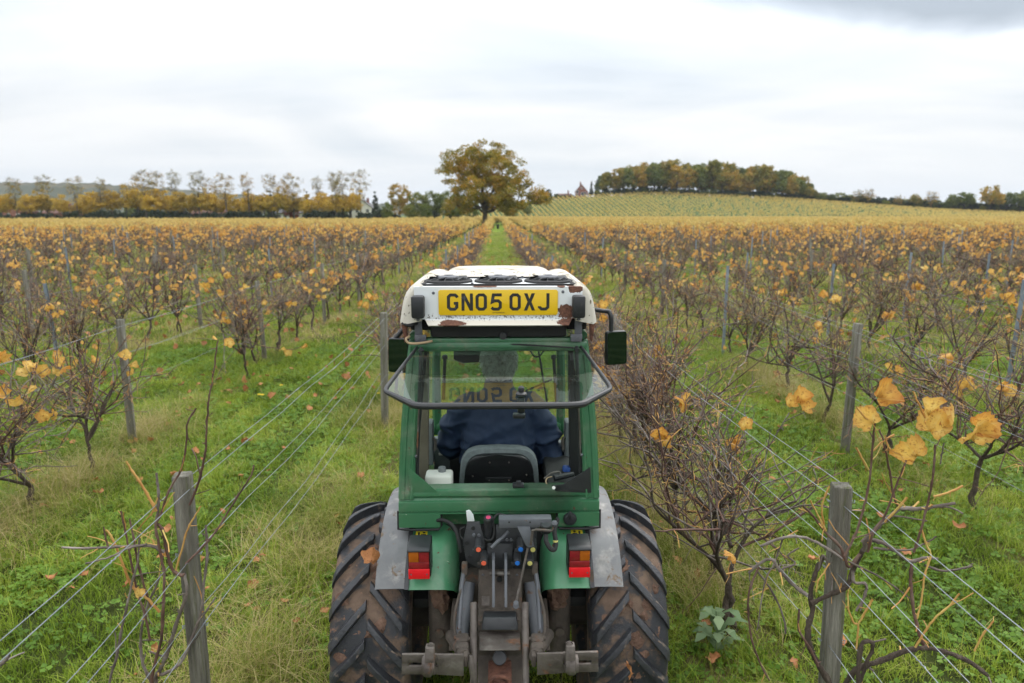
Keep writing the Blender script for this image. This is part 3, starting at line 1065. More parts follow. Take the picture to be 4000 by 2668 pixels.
def put_leaves(root, pts, r, scale=1.0, size=(0.75, 1.25)):
    for p in pts:
        s = r.uniform(*size) * scale
        attach('leaf', LEAFHI[r.randrange(len(LEAFHI))], root, tuple(p), (r.uniform(0.4, 2.6), r.uniform(-0.8, 0.8), r.uniform(0, 6.28)), (s, s, s))


single.sort(key=lambda s: (s[0], s[1], s[3]))
far_names = ('left', 'right')
for n, (side, k, x, y) in enumerate(single):
    rr = random.Random(n * 13 + 5)
    key = (side, k)
    counts[key] = counts.get(key, 0) + 1
    D = math.hypot(x, y)
    root = empty('grape_vine', (x, y, hzf(x, y)), rr.choice((0, math.pi)) + rr.uniform(-0.2, 0.2))
    s = rr.uniform(0.88, 1.12)
    root.scale = (s, s, s * rr.uniform(0.95, 1.06))
    sd_ = 'left' if side < 0 else 'right'
    st = 'leafless twiggy'
    if D < 15:
        tr, ca, fo, pts = NEARV[rr.randrange(len(NEARV))]
        attach('trunk', tr, root); attach('canes', ca, root)
        put_leaves(root, pts, rr, 1.0)
        st = 'brown twiggy grape vine with a few orange leaves'
    else:
        tr, ca, fo, pts = MIDV[rr.randrange(len(MIDV))]
        attach('trunk', tr, root); attach('canes', ca, root)
        tag(attach('foliage', fo, root), kind='stuff')
        st = 'grape vine speckled with orange leaves'
    tag(root, f'{st}, {ORD[counts[key] - 1]} along {ORD[k]} row {sd_} of tractor', 'grape vine', VINE_GROUP)


def build_far_vines():
    meshes = []
    for k in range(7):
        tr, ca, fo, pts = vine_meshes(300 + k, 2, M['leaf_far'], tris=4, top=1.5, canes=25, leaves=(12, 32, 46, 22, 16, 40, 26)[k], leaf_size=0.13, spread=0.8, tw=1.25)
        meshes.append(join_meshes('vine_distant', [tr, ca, fo]))
    for k in range(5):
        tr, ca, fo, pts = vine_meshes(320 + k, 2, M['leaf_gold'], tris=2, top=1.4, canes=16, leaves=64, leaf_size=0.20, spread=0.75)
        meshes.append(join_meshes('vine_golden', [tr, ca, fo]))
    hill = []
    for k in range(4):
        tr, ca, fo, pts = vine_meshes(340 + k, 2, M['leaf_hill'], tris=2, top=1.45, canes=14, leaves=66, leaf_size=0.23, spread=0.8)
        hill.append(join_meshes('vine_hillside', [ca, fo]))
    P, I = [], []
    rr = random.Random(4)
    for (side, k, x, y) in far_v:
        P.append((x, y, hzf(x, y)))
        gold = sstep(52, 95, y + 10 * mnoise.noise(Vector((x * 0.03, y * 0.03, 1))))
        I.append(7 + rr.randrange(5) if rr.random() < gold else rr.randrange(7))
    P = np.array(P)
    n = len(P)
    o = gn_scatter('distant_vines', P, np.stack([np.zeros(n), np.zeros(n), rng.uniform(-0.25, 0.25, n) + rng.integers(0, 2, n) * math.pi], -1),
                   np.repeat(rng.uniform(0.9, 1.12, n)[:, None], 3, 1), I, meshes)
    tag(o, 'far mass of orange-leaved grape vines filling the flat field', 'grape vines', kind='stuff')
    # golden plot beyond the oak and the striped hillside
    P = []
    ang = R(-4.25)
    for row in range(-170, 200):
        off = row * 2.25
        for q in range(0, 190):
            t = 150 + q * 1.12 + rr.uniform(-0.2, 0.2)
            x = off * math.cos(ang) + t * math.sin(ang); y = t * math.cos(ang) - off * math.sin(ang)
            if y < 150.5 or y > 353: continue
            if x < -28 - (y - 153) * 0.10 and y > 176: continue
            if x < -34 - (y - 285) * 0.10 and y > 200: continue
            if abs(x) > 0.80 * y + 5: continue
            if 282 < y < 292: continue
            if y > 292 and rr.random() < 0.06 + 0.22 * (x > 75): continue
            P.append((x, y))
    P = np.array(P)
    n = len(P)
    Z = hz(P[:, 0], P[:, 1])
    s = rng.uniform(0.85, 1.12, n)
    o = gn_scatter('hillside_vines', np.column_stack([P, Z]), np.stack([np.zeros(n), np.zeros(n), np.full(n, -ang)], -1), np.stack([s * np.where(P[:, 1] > 290, 0.62, 1.0), s, s], -1), np.where(P[:, 1] > 292, 5 + rng.integers(0, 4, n), rng.integers(0, 5, n)), meshes[7:12] + hill)
    tag(o, 'golden vines in stripes climbing the distant hillside', 'grape vines', kind='stuff')


def join_meshes(name, ms):
    V, F, MI, mats, nv = [], [], [], [], 0
    for me in ms:
        if me is None: continue
        v = np.empty(len(me.vertices) * 3, dtype=np.float32); me.vertices.foreach_get('co', v)
        f = np.empty(len(me.loops), dtype=np.int32); me.loops.foreach_get('vertex_index', f)
        mi = np.empty(len(me.polygons), dtype=np.int32); me.polygons.foreach_get('material_index', mi)
        V.append(v.reshape(-1, 3)); F.append(f.reshape(-1, 4) + nv); MI.append(mi + len(mats)); nv += len(me.vertices)
        mats += list(me.materials)
    return mesh_np(name, np.concatenate(V), np.concatenate(F), mats, np.concatenate(MI))


build_far_vines()


# ------------------------------------------------------------------ posts and wires
def post_mesh(kind):
    bm = bmesh.new()
    if kind == 'wood':
        add_box(bm, (0, 0, 0.60), (0.075, 0.075, 1.62), 0.008)
    else:
        pts = [(-0.022, -0.016, 0), (0.022, -0.016, 0), (0.022, -0.012, 0), (-0.018, -0.012, 0), (-0.018, 0.012, 0), (0.022, 0.012, 0), (0.022, 0.016, 0), (-0.022, 0.016, 0)]
        add_prism(bm, [(p[0], p[1], -0.2) for p in pts], (0, 0, 1.75))
    return bm_mesh('post_' + kind, bm, [M['post'] if kind == 'wood' else M['post_metal']])


POSTM = {'wood': post_mesh('wood'), 'metal': post_mesh('metal')}
clip = bmesh.new()
add_tube(clip, [(0.04, 0, 0), (0.052, 0.012, 0.004), (0.056, 0, 0.012), (0.052, -0.012, 0.004), (0.04, 0, 0)], 0.0022, 5)
CLIP = bm_mesh('staple', clip, [M['wire']])
cnt = {}
WZ = (1.33, 1.02, 0.66)
posts_in = []


def row_bend(side, k, y):
    """the two rows beside the tractor spread a little towards the camera"""
    if k == 1 and side > 0: return -0.36 * min(1.0, max(0.0, (13.0 - y) / 5.5))
    return (0.135 if side > 0 else -0.045) * min(1.0, max(0.0, (6.0 - y) / 3.2)) if k == 0 else 0.0


for (side, k, x, y) in post_sites:
    x += row_bend(side, k, y)
    px, py, f = proj(x, y, 0.9)
    pt = proj(x, y, 1.4)
    if f < 0.6 or not (-60 < px < 4060) or pt[1] > 2700: continue
    posts_in.append((side, k, x, y))
posts_in.sort(key=lambda s: (s[0], s[1], s[3]))
for (side, k, x, y) in posts_in:
    if math.hypot(x, y) > 62: continue
    rr = random.Random(int(x * 100) + int(y * 37))
    cnt[(side, k)] = cnt.get((side, k), 0) + 1
    wood = True if (y < 8.6 and k < 2) or (side < 0 and k == 1 and y < 17) else rr.random() < 0.5
    o = link('trellis_post', POSTM['wood' if wood else 'metal'])
    o.location = (x + (rr.uniform(-0.04, 0.04) if y > 9 else 0), y, hzf(x, y))
    o.rotation_euler = (rr.uniform(-0.03, 0.03), rr.uniform(-0.03, 0.03), rr.uniform(-0.25, 0.25) if y > 4 else 0.22 * -side)
    if not wood: o.scale = (1, 1, rr.uniform(0.95, 1.12))
    tag(o, f"{'weathered square wooden' if wood else 'slim grey metal'} trellis post, {ORD[cnt[(side, k)] - 1]} along {ORD[k]} row {'left' if side < 0 else 'right'} of tractor", 'post', 'posts holding the trellis wires')
    if y < 9 and k < 2:
        for z in WZ:
            for sg in (0, math.pi):
                attach('staple', CLIP, o, (0, 0, z), (0, 0, sg))

wire_names = [('topmost', 'second'), ('third', 'fourth'), ('fifth', 'lowest')]
for side in (-1, 1):
    for k in range(3):
        x0 = side * (1.375 + 2.75 * k)
        ps = sorted(p[3] for p in post_sites if p[0] == side and p[1] == k and p[3] < 62)
        ps = [ps[0] - 5.0] + ps
        rr = random.Random(side * 7 + k)
        for lv, z in enumerate(WZ):
            for q, dx in enumerate((-0.047, 0.047)):
                if k == 2 and q: continue
                if k == 1 and lv == 2 and q: continue
                P = []
                for a, b in zip(ps[:-1], ps[1:]):
                    for t in np.linspace(0, 1, 9)[:-1]:
                        sag = 0.05 * 4 * t * (1 - t) * (0.5 + lv * 0.3) * rr.uniform(0.85, 1.15)
                        P.append((x0 + row_bend(side, k, a + (b - a) * t) + dx + 0.012 * rr.uniform(-1, 1) * (0 < t < 1), a + (b - a) * t, z + 0.02 * q - sag + 0.006 * rr.uniform(-1, 1)))
                P = [p for p in P if p[1] > -1.0]
                bm = bmesh.new()
                add_tube(bm, P, 0.0017, 5)
                for t in range(5):     # twisted joints
                    j = rr.randrange(2, min(len(P) - 2, 34))
                    c = Vector(P[j])
                    d = (Vector(P[j + 1]) - c).normalized()
                    add_tube(bm, [c + d * s * 0.008 + Vector((math.cos(s * 1.9), 0, math.sin(s * 1.9))) * 0.0036 for s in range(-4, 5)], 0.0018, 4)
                o = link('trellis_wire', bm_mesh('trellis_wire', bm, [M['wire']]))
                nm = wire_names[lv][q]
                tag(o, f"{nm} galvanised trellis wire strung along the {ORD[k]} row {'left' if side < 0 else 'right'} of tractor", 'wire', 'trellis wires')


# ------------------------------------------------------------------ fallen leaves
def build_fallen():
    rr = random.Random(31)
    n = 0
    tries = 0
    fl = []
    while n < 260 and tries < 4000:
        tries += 1
        y = math.sqrt(rr.uniform(3.2 ** 2, 10.5 ** 2))
        x = rr.uniform(-1, 1) * (0.77 * y)
        if abs(x) < 0.85 and y < 6.2: continue
        if rr.random() > 0.45 + 0.55 * math.exp(-(float(row_dist(x)) / 0.6) ** 2): continue
        o = link('fallen_leaf', LEAFDRY[rr.randrange(len(LEAFDRY))])
        o.location = (x, y, hzf(x, y) + rr.uniform(0.05, 0.085))
        s = rr.uniform(0.45, 0.95)
        o.scale = (s, s * rr.uniform(0.6, 1.0), s)
        o.rotation_euler = (rr.uniform(-0.6, 0.6), rr.uniform(-0.6, 0.6), rr.uniform(0, 6.28))
        fl.append(o)
        n += 1
    fl.sort(key=lambda o: o.location.y)
    num = {}
    for o in fl:
        x, sd_ = o.location.x, 'left' if o.location.x < 0 else 'right'
        k = int(abs(x) / 2.75)
        wh = f'under the {ORD[k]} vine row {sd_}' if float(row_dist(x)) < 0.5 else ('in the tractor alley' if abs(x) < 1.375 else f'in the {ORD[int((abs(x) - 1.375) / 2.75)]} alley {sd_}')
        num[wh] = num.get(wh, 0) + 1
        tag(o, f'dry brown leaf on grass {wh}, {ORD[num[wh] - 1]} from the camera', 'leaf', 'fallen leaves on the grass')
    r = np.random.default_rng(5)
    x, y = frustum_points(2600, 9.5, 40, r)
    P = np.column_stack([x, y, hz(x, y) + r.uniform(0.05, 0.10, len(x))])
    V, F = leaves_low(P, 0.11, r, 4)
    tag(link('leaf_litter', mesh_np('leaf_litter', V, F, [M['leaf_fallen']])), 'dry leaves scattered over the grass further along the rows', 'leaves', kind='stuff')
    # yellow dandelions
    for (px, py) in ((1097, 1508), (1023, 1546), (1010, 1545), (1476, 1540)):
        p = on_ground(px, py, 0.1)
        t = empty('dandelion', (p.x, p.y, 0.0))
        bm = bmesh.new()
        add_tube(bm, [(0, 0, -0.01), (0.01, 0, 0.06), (0.005, 0.01, 0.11)], 0.0025, 5)
        attach('stem', bm_mesh('dandelion_stem', bm, [M['clover']]), t)
        bm = bmesh.new()
        for ring, (nn, rad, tilt) in enumerate(((16, 0.024, 0.15), (12, 0.018, 0.5), (7, 0.010, 0.9))):
            for q in range(nn):
                a = 6.283 * q / nn + ring
                d = Vector((math.cos(a), math.sin(a), 0)); s_ = Vector((-d.y, d.x, 0)) * 0.0045
                c = Vector((0.005, 0.01, 0.11))
                e = c + d * rad * math.cos(tilt) + Vector((0, 0, rad * math.sin(tilt)))
                bm.faces.new([bm.verts.new(v) for v in (c, e - s_, e + s_)])
        attach('flower_head', bm_mesh('dandelion_head', bm, [M['dandelion']]), t)
        tag(t, f"yellow dandelion in the grass {'nearest the left trellis post' if px == 1476 else ('left of the wires, the highest of three' if px == 1097 else ('left of the wires, lower one of a pair' if px == 1023 else 'left of the wires, outer one of a pair'))}", 'dandelion', 'dandelions')


M['dandelion'] = pmat('dandelion_yellow', [(0.3, (0.75, 0.5, 0.01)), (0.7, (0.85, 0.65, 0.02))], 20, rough=0.6)
build_fallen()


# ------------------------------------------------------------------ trees
def tree_leafmat(name, stops, tr=0.3):
    m, t, b = new_mat(name)
    L = t.links.new
    g = N(t, 'ShaderNodeNewGeometry')
    tc = N(t, 'ShaderNodeTexCoord')
    oi = N(t, 'ShaderNodeObjectInfo')
    nz = N(t, 'ShaderNodeTexNoise', i_Scale=0.28, i_Detail=4.0, i_Roughness=0.65)
    va = N(t, 'ShaderNodeVectorMath', operation='ADD')
    L(tc.outputs['Object'], va.inputs[0])
    cb = N(t, 'ShaderNodeCombineXYZ')
    L(math_n(t, 'MULTIPLY', oi.outputs['Random'], 61.0), cb.inputs[0])
    L(cb.outputs[0], va.inputs[1])
    L(va.outputs[0], nz.inputs['Vector'])
    f = math_n(t, 'ADD', math_n(t, 'MULTIPLY', g.outputs['Random Per Island'], 0.35), math_n(t, 'MULTIPLY', math_n(t, 'SUBTRACT', nz.outputs['Fac'], 0.26), 1.35), clamp=True)
    f = math_n(t, 'ADD', f, math_n(t, 'MULTIPLY', math_n(t, 'SUBTRACT', oi.outputs['Random'], 0.5), 0.30), clamp=True)
    cr = ramp(t, stops)
    L(f, cr.inputs[0])
    L(cr.outputs[0], b.inputs['Base Color'])
    b.inputs['Roughness'].default_value = 0.65
    b.inputs['Specular IOR Level'].default_value = 0.25
    trn = N(t, 'ShaderNodeBsdfTranslucent')
    L(cr.outputs[0], trn.inputs['Color'])
    ms = N(t, 'ShaderNodeMixShader'); ms.inputs[0].default_value = tr
    out = next(n for n in t.nodes if n.type == 'OUTPUT_MATERIAL')
    L(b.outputs[0], ms.inputs[1]); L(trn.outputs[0], ms.inputs[2]); L(ms.outputs[0], out.inputs['Surface'])
    return m


M['tbark'] = pmat('tree_bark', [(0.3, (0.045, 0.038, 0.03)), (0.7, (0.13, 0.11, 0.09))], 2, rough=0.95, bump=0.5, bscale=8, stretch=(2, 2, 0.4))
M['oakleaf'] = tree_leafmat('oak_leaf', [(0.0, (0.08, 0.095, 0.018)), (0.4, (0.18, 0.175, 0.026)), (0.64, (0.31, 0.225, 0.03)), (0.84, (0.47, 0.25, 0.034)), (1.0, (0.55, 0.31, 0.045))])
M['yellowleaf'] = tree_leafmat('yellow_tree_leaf', [(0.0, (0.189, 0.160, 0.029)), (0.4, (0.435, 0.290, 0.043)), (0.7, (0.620, 0.420, 0.058)), (1.0, (0.620, 0.392, 0.058))])
M['greenleaf'] = tree_leafmat('green_tree_leaf', [(0.0, (0.051, 0.080, 0.022)), (0.5, (0.123, 0.160, 0.036)), (0.8, (0.232, 0.225, 0.043)), (1.0, (0.377, 0.275, 0.051))])
M['mixleaf'] = tree_leafmat('turning_tree_leaf', [(0.0, (0.10, 0.12, 0.028)), (0.35, (0.22, 0.20, 0.036)), (0.65, (0.41, 0.26, 0.043)), (1.0, (0.54, 0.27, 0.055))])
M['darkleaf'] = tree_leafmat('evergreen_leaf', [(0.0, (0.012, 0.022, 0.012)), (0.6, (0.028, 0.045, 0.02)), (1.0, (0.06, 0.07, 0.025))], tr=0.1)
M['redleaf'] = tree_leafmat('copper_tree_leaf', [(0.0, (0.145, 0.043, 0.029)), (0.6, (0.348, 0.102, 0.058)), (1.0, (0.493, 0.189, 0.072))])


def tree_meshes(seed, ells, trunk_h, trunk_r, nclump, leaves, leaf_size, clump_r, leaf_mat, twig=0, hollow=0.35, fork=None):
    """ells: (x, y, z, rx, ry, rz) lobes of the crown; returns trunk mesh (trunk and limbs) and crown mesh"""
    r = np.random.default_rng(seed)
    E = np.array(ells, dtype=float)
    vol = E[:, 3] * E[:, 4] * E[:, 5]
    pr = vol ** 0.8 / (vol ** 0.8).sum()
    A = Acc()
    t = np.linspace(0, 1, 7)
    P = np.column_stack([r.normal(0, trunk_r * 0.22, 7) * t, r.normal(0, trunk_r * 0.22, 7) * t, t * trunk_h - 0.15 * (t == 0)])
    rad = trunk_r * (1 - 0.38 * t) * (1 + 0.55 * np.exp(-t * 9))
    A.tube(P, rad, 10)
    nodes = [(P[k], rad[k]) for k in range(3, 7)]
    for e in E:                                   # one limb towards each lobe
        k = int(r.integers(0, len(nodes[:4])))
        s, rs = nodes[k] if e[2] > trunk_h * 1.25 else nodes[0]
        tgt = e[:3] + r.normal(0, 0.15, 3) * e[3:6]
        u = np.linspace(0, 1, 8)[:, None]
        mid = s + (tgt - s) * 0.45 + np.array([0, 0, 0.12 * np.linalg.norm(tgt - s)])
        Q = (1 - u) ** 2 * s + 2 * u * (1 - u) * mid + u ** 2 * tgt
        Q[1:-1] += r.normal(0, 0.035 * np.linalg.norm(tgt - s), (6, 3))
        rr_ = np.linspace(min(rs * 0.62, trunk_r * 0.5), trunk_r * 0.10, 8)
        A.tube(Q, rr_, 6)
        nodes += [(Q[k], rr_[k]) for k in range(2, 8)]
    own = r.choice(len(E), size=nclump, p=pr)
    d = r.normal(size=(nclump, 3)); d /= np.linalg.norm(d, axis=1)[:, None]
    rad_ = r.uniform(hollow, 1.0, nclump) ** 0.6
    cl = E[own, :3] + d * rad_[:, None] * E[own, 3:6]
    cl = cl[np.argsort(np.linalg.norm(cl - np.array([0, 0, trunk_h]), axis=1))]
    npos = np.array([n[0] for n in nodes]); nrad = np.array([n[1] for n in nodes])
    for c in cl:
        dd = np.linalg.norm(npos - c, axis=1) + 0.35 * np.maximum(0, npos[:, 2] - c[2])
        k = int(np.argmin(dd))
        s = npos[k]
        mid = (s + c) / 2 + r.normal(0, 0.08, 3) * dd[k] + np.array([0, 0, 0.06 * dd[k]])
        r0 = max(0.02, min(nrad[k] * 0.6, trunk_r * 0.16))
        A.tube(np.array([s, mid, c]), [r0, r0 * 0.6, r0 * 0.25], 4)
        if len(npos) < 700:
            npos = np.vstack([npos, mid[None], c[None]]); nrad = np.concatenate([nrad, [r0 * 0.7, r0 * 0.4]])
    for q in range(twig):
        c = cl[int(r.integers(0, len(cl)))]
        A.tube(walk(r, c, d[int(r.integers(0, nclump))] + np.array([0, 0, 0.4]), clump_r * r.uniform(0.8, 1.8), 2, 0.3), [0.035, 0.028, 0.015], 3)
    trunk = A.mesh('tree_trunk', [M['tbark']])
    if leaves:
        ci = r.integers(0, nclump, leaves)
        g = r.normal(size=(leaves, 3))
        g /= np.linalg.norm(g, axis=1)[:, None]
        cr_ = clump_r * r.uniform(0.7, 1.35, nclump)
        pts = cl[ci] + g * (r.uniform(0.1, 1, leaves) ** 0.5 * cr_[ci])[:, None] * np.array([1, 1, 0.72])
        V, F = leaves_low(pts, leaf_size, r, 2)
        crown = mesh_np('tree_crown', V, F, [leaf_mat], smooth=False)
    else:
        crown = None
    return trunk, crown


def plant_tree(name, meshes, x, y, label, cat='tree', group=None, scale=1.0, rz=0.0, sink=0.0, sxy=1.0):
    t = empty(name, (x, y, hzf(x, y) - sink), rz)
    t.scale = (scale * sxy, scale * sxy, scale)
    attach('trunk', meshes[0], t)
    if meshes[1]: attach('crown', meshes[1], t)
    tag(t, label, cat, group)
    return t


def px_x(px, Y):
    return at(px, 860, Y).x


def build_oak():
    Y = 155.0
    k = Y / FPX
    e = []
    for (cx, cy, rx, ry) in ((1895, 612, 110, 52), (1790, 650, 62, 48), (1748, 672, 40, 32), (1830, 700, 105, 62), (1970, 680, 85, 62), (1900, 745, 150, 62), (1785, 775, 70, 42), (2035, 745, 78, 60), (2095, 775, 42, 36),
                             (1905, 795, 120, 36), (1990, 806, 70, 34), (1790, 808, 60, 28), (2120, 790, 32, 24), (1880, 665, 95, 50)):
        e.append(((cx - 1895) * k, random.Random(cx).uniform(-3.0, 3.0), (880 - cy) * k, rx * k, rx * k * 0.95 + 1.0, ry * k))
    tm = tree_meshes(5, e, 5.2, 0.62, 360, 34000, 0.36, 1.2, M['oakleaf'], hollow=0.25)
    p = at(1895, 880, Y)
    plant_tree('oak_tree', tm, p.x, Y, 'large spreading oak in bronze and olive leaf standing at the end of the green alley', 'tree')


build_oak()


def build_avenue():
    tall = []
    for s in range(4):
        r = random.Random(s)
        w_ = 2.3 + 0.5 * s
        e = [(r.uniform(-0.4, 0.4), 0, 13.2, w_, w_, 2.3), (r.uniform(-1, 1), 0, 10.6, w_ * 1.05, w_, 2.0), (0, 0, 7.0, 2.6, 2.4, 1.8)]
        tall.append(tree_meshes(40 + s, e, 8.5, 0.26, 120, 950, 0.27, 0.75, M['mixleaf'], twig=330, hollow=0.3))
    low = []
    for s in range(5):
        r = random.Random(s + 9)
        e = [(r.uniform(-1.4, 1.4), r.uniform(-1, 1), 4.9 + r.uniform(-0.6, 0.6), 3.2, 3.0, 2.3), (r.uniform(-2, 2), 0, 7.2, 2.3, 2.2, 2.2), (r.uniform(1, 2.4), 0, 5.0, 2.5, 2.4, 2.1), (-r.uniform(1, 2.4), 0, 5.2, 2.5, 2.4, 2.1)]
        low.append(tree_meshes(60 + s, e, 3.2, 0.22, 90, 3000, 0.40, 0.9, M['yellowleaf'], hollow=0.4))
    green = []
    for s in range(3):
        r = random.Random(s + 19)
        e = [(0, 0, 6.8, 3.4, 3.2, 3.4), (r.uniform(-1.5, 1.5), 0, 3.8, 3.8, 3.4, 2.6)]
        green.append(tree_meshes(80 + s, e, 3.0, 0.24, 100, 3600, 0.42, 0.95, M['greenleaf'], hollow=0.4))
    loll = tree_meshes(90, [(0, 0, 8.6, 3.9, 3.6, 4.0), (0, 0, 5.0, 3.4, 3.2, 3.0)], 4.0, 0.24, 150, 5200, 0.36, 0.8, M['mixleaf'], hollow=0.55)
    tl = [(-70, 0.96), (70, 0.86), (198, 0.92), (306, 0.86), (402, 0.86), (498, 0.76), (575, 1.0), (614, 0.98), (695, 1.03), (782, 1.0), (823, 0.86), (887, 0.92), (976, 0.95), (1065, 0.95), (1110, 0.82), (1150, 0.94), (1244, 0.90), (1314, 0.96), (1343, 1.0), (1410, 1.02)]
    for n, (px, s) in enumerate(tl):
        Y = 240 + (n * 37 % 11) - 5
        plant_tree('lime_tree', tall[n % 4], px_x(px, Y), Y, f'tall thin-crowned autumn tree over the left field edge, {ORD[n]} from the left', 'tree', 'tall thin-crowned trees along the field edge', s * 1.09, n * 1.9, sxy=0.95 + 0.2 * (n == 6))
    pxs = [-30, 30, 118, 190, 255, 330, 372, 440, 545, 600, 660, 720, 765, 812, 868, 930, 985, 1035, 1085, 1148, 1205, 1262, 1318, 1372]
    for n, px in enumerate(pxs):
        Y = 236 + (n * 23 % 9)
        s = (0.85, 1.0, 0.92, 1.08, 0.88)[n % 5] * (0.95 if px < 300 else 1.0) * (1.15 if 380 < px < 480 or 540 < px < 680 else 1.0)
        plant_tree('yellow_tree', low[n % 5], px_x(px, Y), Y, f'low rounded golden yellow tree below the tall trees, {ORD[n]} from the left', 'tree', 'golden trees along the field edge', s * 1.12, n * 2.3)
    for n, (px, kind, s, d) in enumerate(((1563, loll, 1.0, 236), (1632, green[0], 0.92, 232), (1690, green[1], 0.98, 232), (1745, green[2], 0.95, 230), (1515, green[2], 0.6, 226), (1600, green[1], 0.55, 222), (1665, green[0], 0.55, 220), (1790, green[0], 0.9, 236), (1850, green[1], 0.7, 240), (2000, green[2], 0.72, 262), (2060, green[0], 0.6, 300))):
        nm = ('round-headed pale green tree left of the oak', 'olive tree right of the round-headed tree', 'dark green tree second left of the oak', 'green tree close to the oak on its left', 'low green bush beside white house', 'low bush below the round-headed tree', 'low bush below the olive tree',
              'tree half hidden by the left of the oak crown', 'small tree behind the oak trunk on the left', 'tree behind the oak on its right', 'small tree seen through the right of the oak')[n]
        plant_tree('round_tree' if n == 0 else 'field_tree', kind, px_x(px, d), d, nm, 'tree', 'trees beside the oak', s, n * 1.3)
    con = []
    for s in range(2):
        e = [(0, 0, 2 + 1.6 * q, 1.9 - 0.30 * q, 1.9 - 0.30 * q, 1.2) for q in range(6)]
        con.append(tree_meshes(95 + s, e, 9, 0.16, 120, 3000, 0.36, 0.45, M['darkleaf'], hollow=0.3))
    for n, (px, s, d) in enumerate(((1468, 0.88, 232), (1205, 0.9, 247), (1062, 0.95, 250), (842, 0.7, 250))):
        plant_tree('cypress_tree', con[n % 2], px_x(px, d), d, ('dark conical evergreen beside the white house', 'dark conifer between the tall thin trees, nearer the white house', 'dark conifer behind the long white house', 'small dark conifer far left among the golden trees')[n], 'tree', 'dark conifers', s)
    plant_tree('copper_tree', tree_meshes(99, [(0, 0, 4.4, 2.6, 2.4, 2.4), (1, 0, 3.0, 2.4, 2.2, 2.0)], 2.2, 0.2, 70, 2600, 0.4, 0.9, M['redleaf']), px_x(1135, 246), 246, 'copper red tree above the long white house', 'tree')
    # dark hedges and undergrowth below the avenue
    hed = [tree_meshes(110 + s, [(q * 1.6 - 4, 0, 0.9 + 0.3 * math.sin(q * 2.1 + s), 1.4, 1.2, 1.0) for q in range(6)], 0.8, 0.10, 60, 2200, 0.36, 0.6, M['darkleaf'], hollow=0.2) for s in range(2)]
    for n, px in enumerate((60, 160, 350, 480, 520, 690, 760, 870, 960, 1040, 1240, 1290, 1340, 1440, 1490, 1550, 1620, 1690, 1760)):
        d = 232 + (n * 5 % 7)
        plant_tree('hedge_bush', hed[n % 2], px_x(px, d), d, f'dark bush at the foot of the left trees, {ORD[n]} from the left', 'bush', 'dark bushes under the left trees', 1.0 + 0.3 * (n % 3), 0.1 * n)

    for n in range(17):
        px = -40 + n * 92
        d = 272 + (n * 7 % 9)
        plant_tree('garden_shrub', (hed[n % 2] if n % 3 else (green[n % 3])), px_x(px, d), d, f'dark garden shrub behind the left trees and houses, {ORD[n]} from the left', 'shrub', 'shrubs behind the left trees', (2.0 if n % 3 else 0.75), 0.2 * n)


build_avenue()


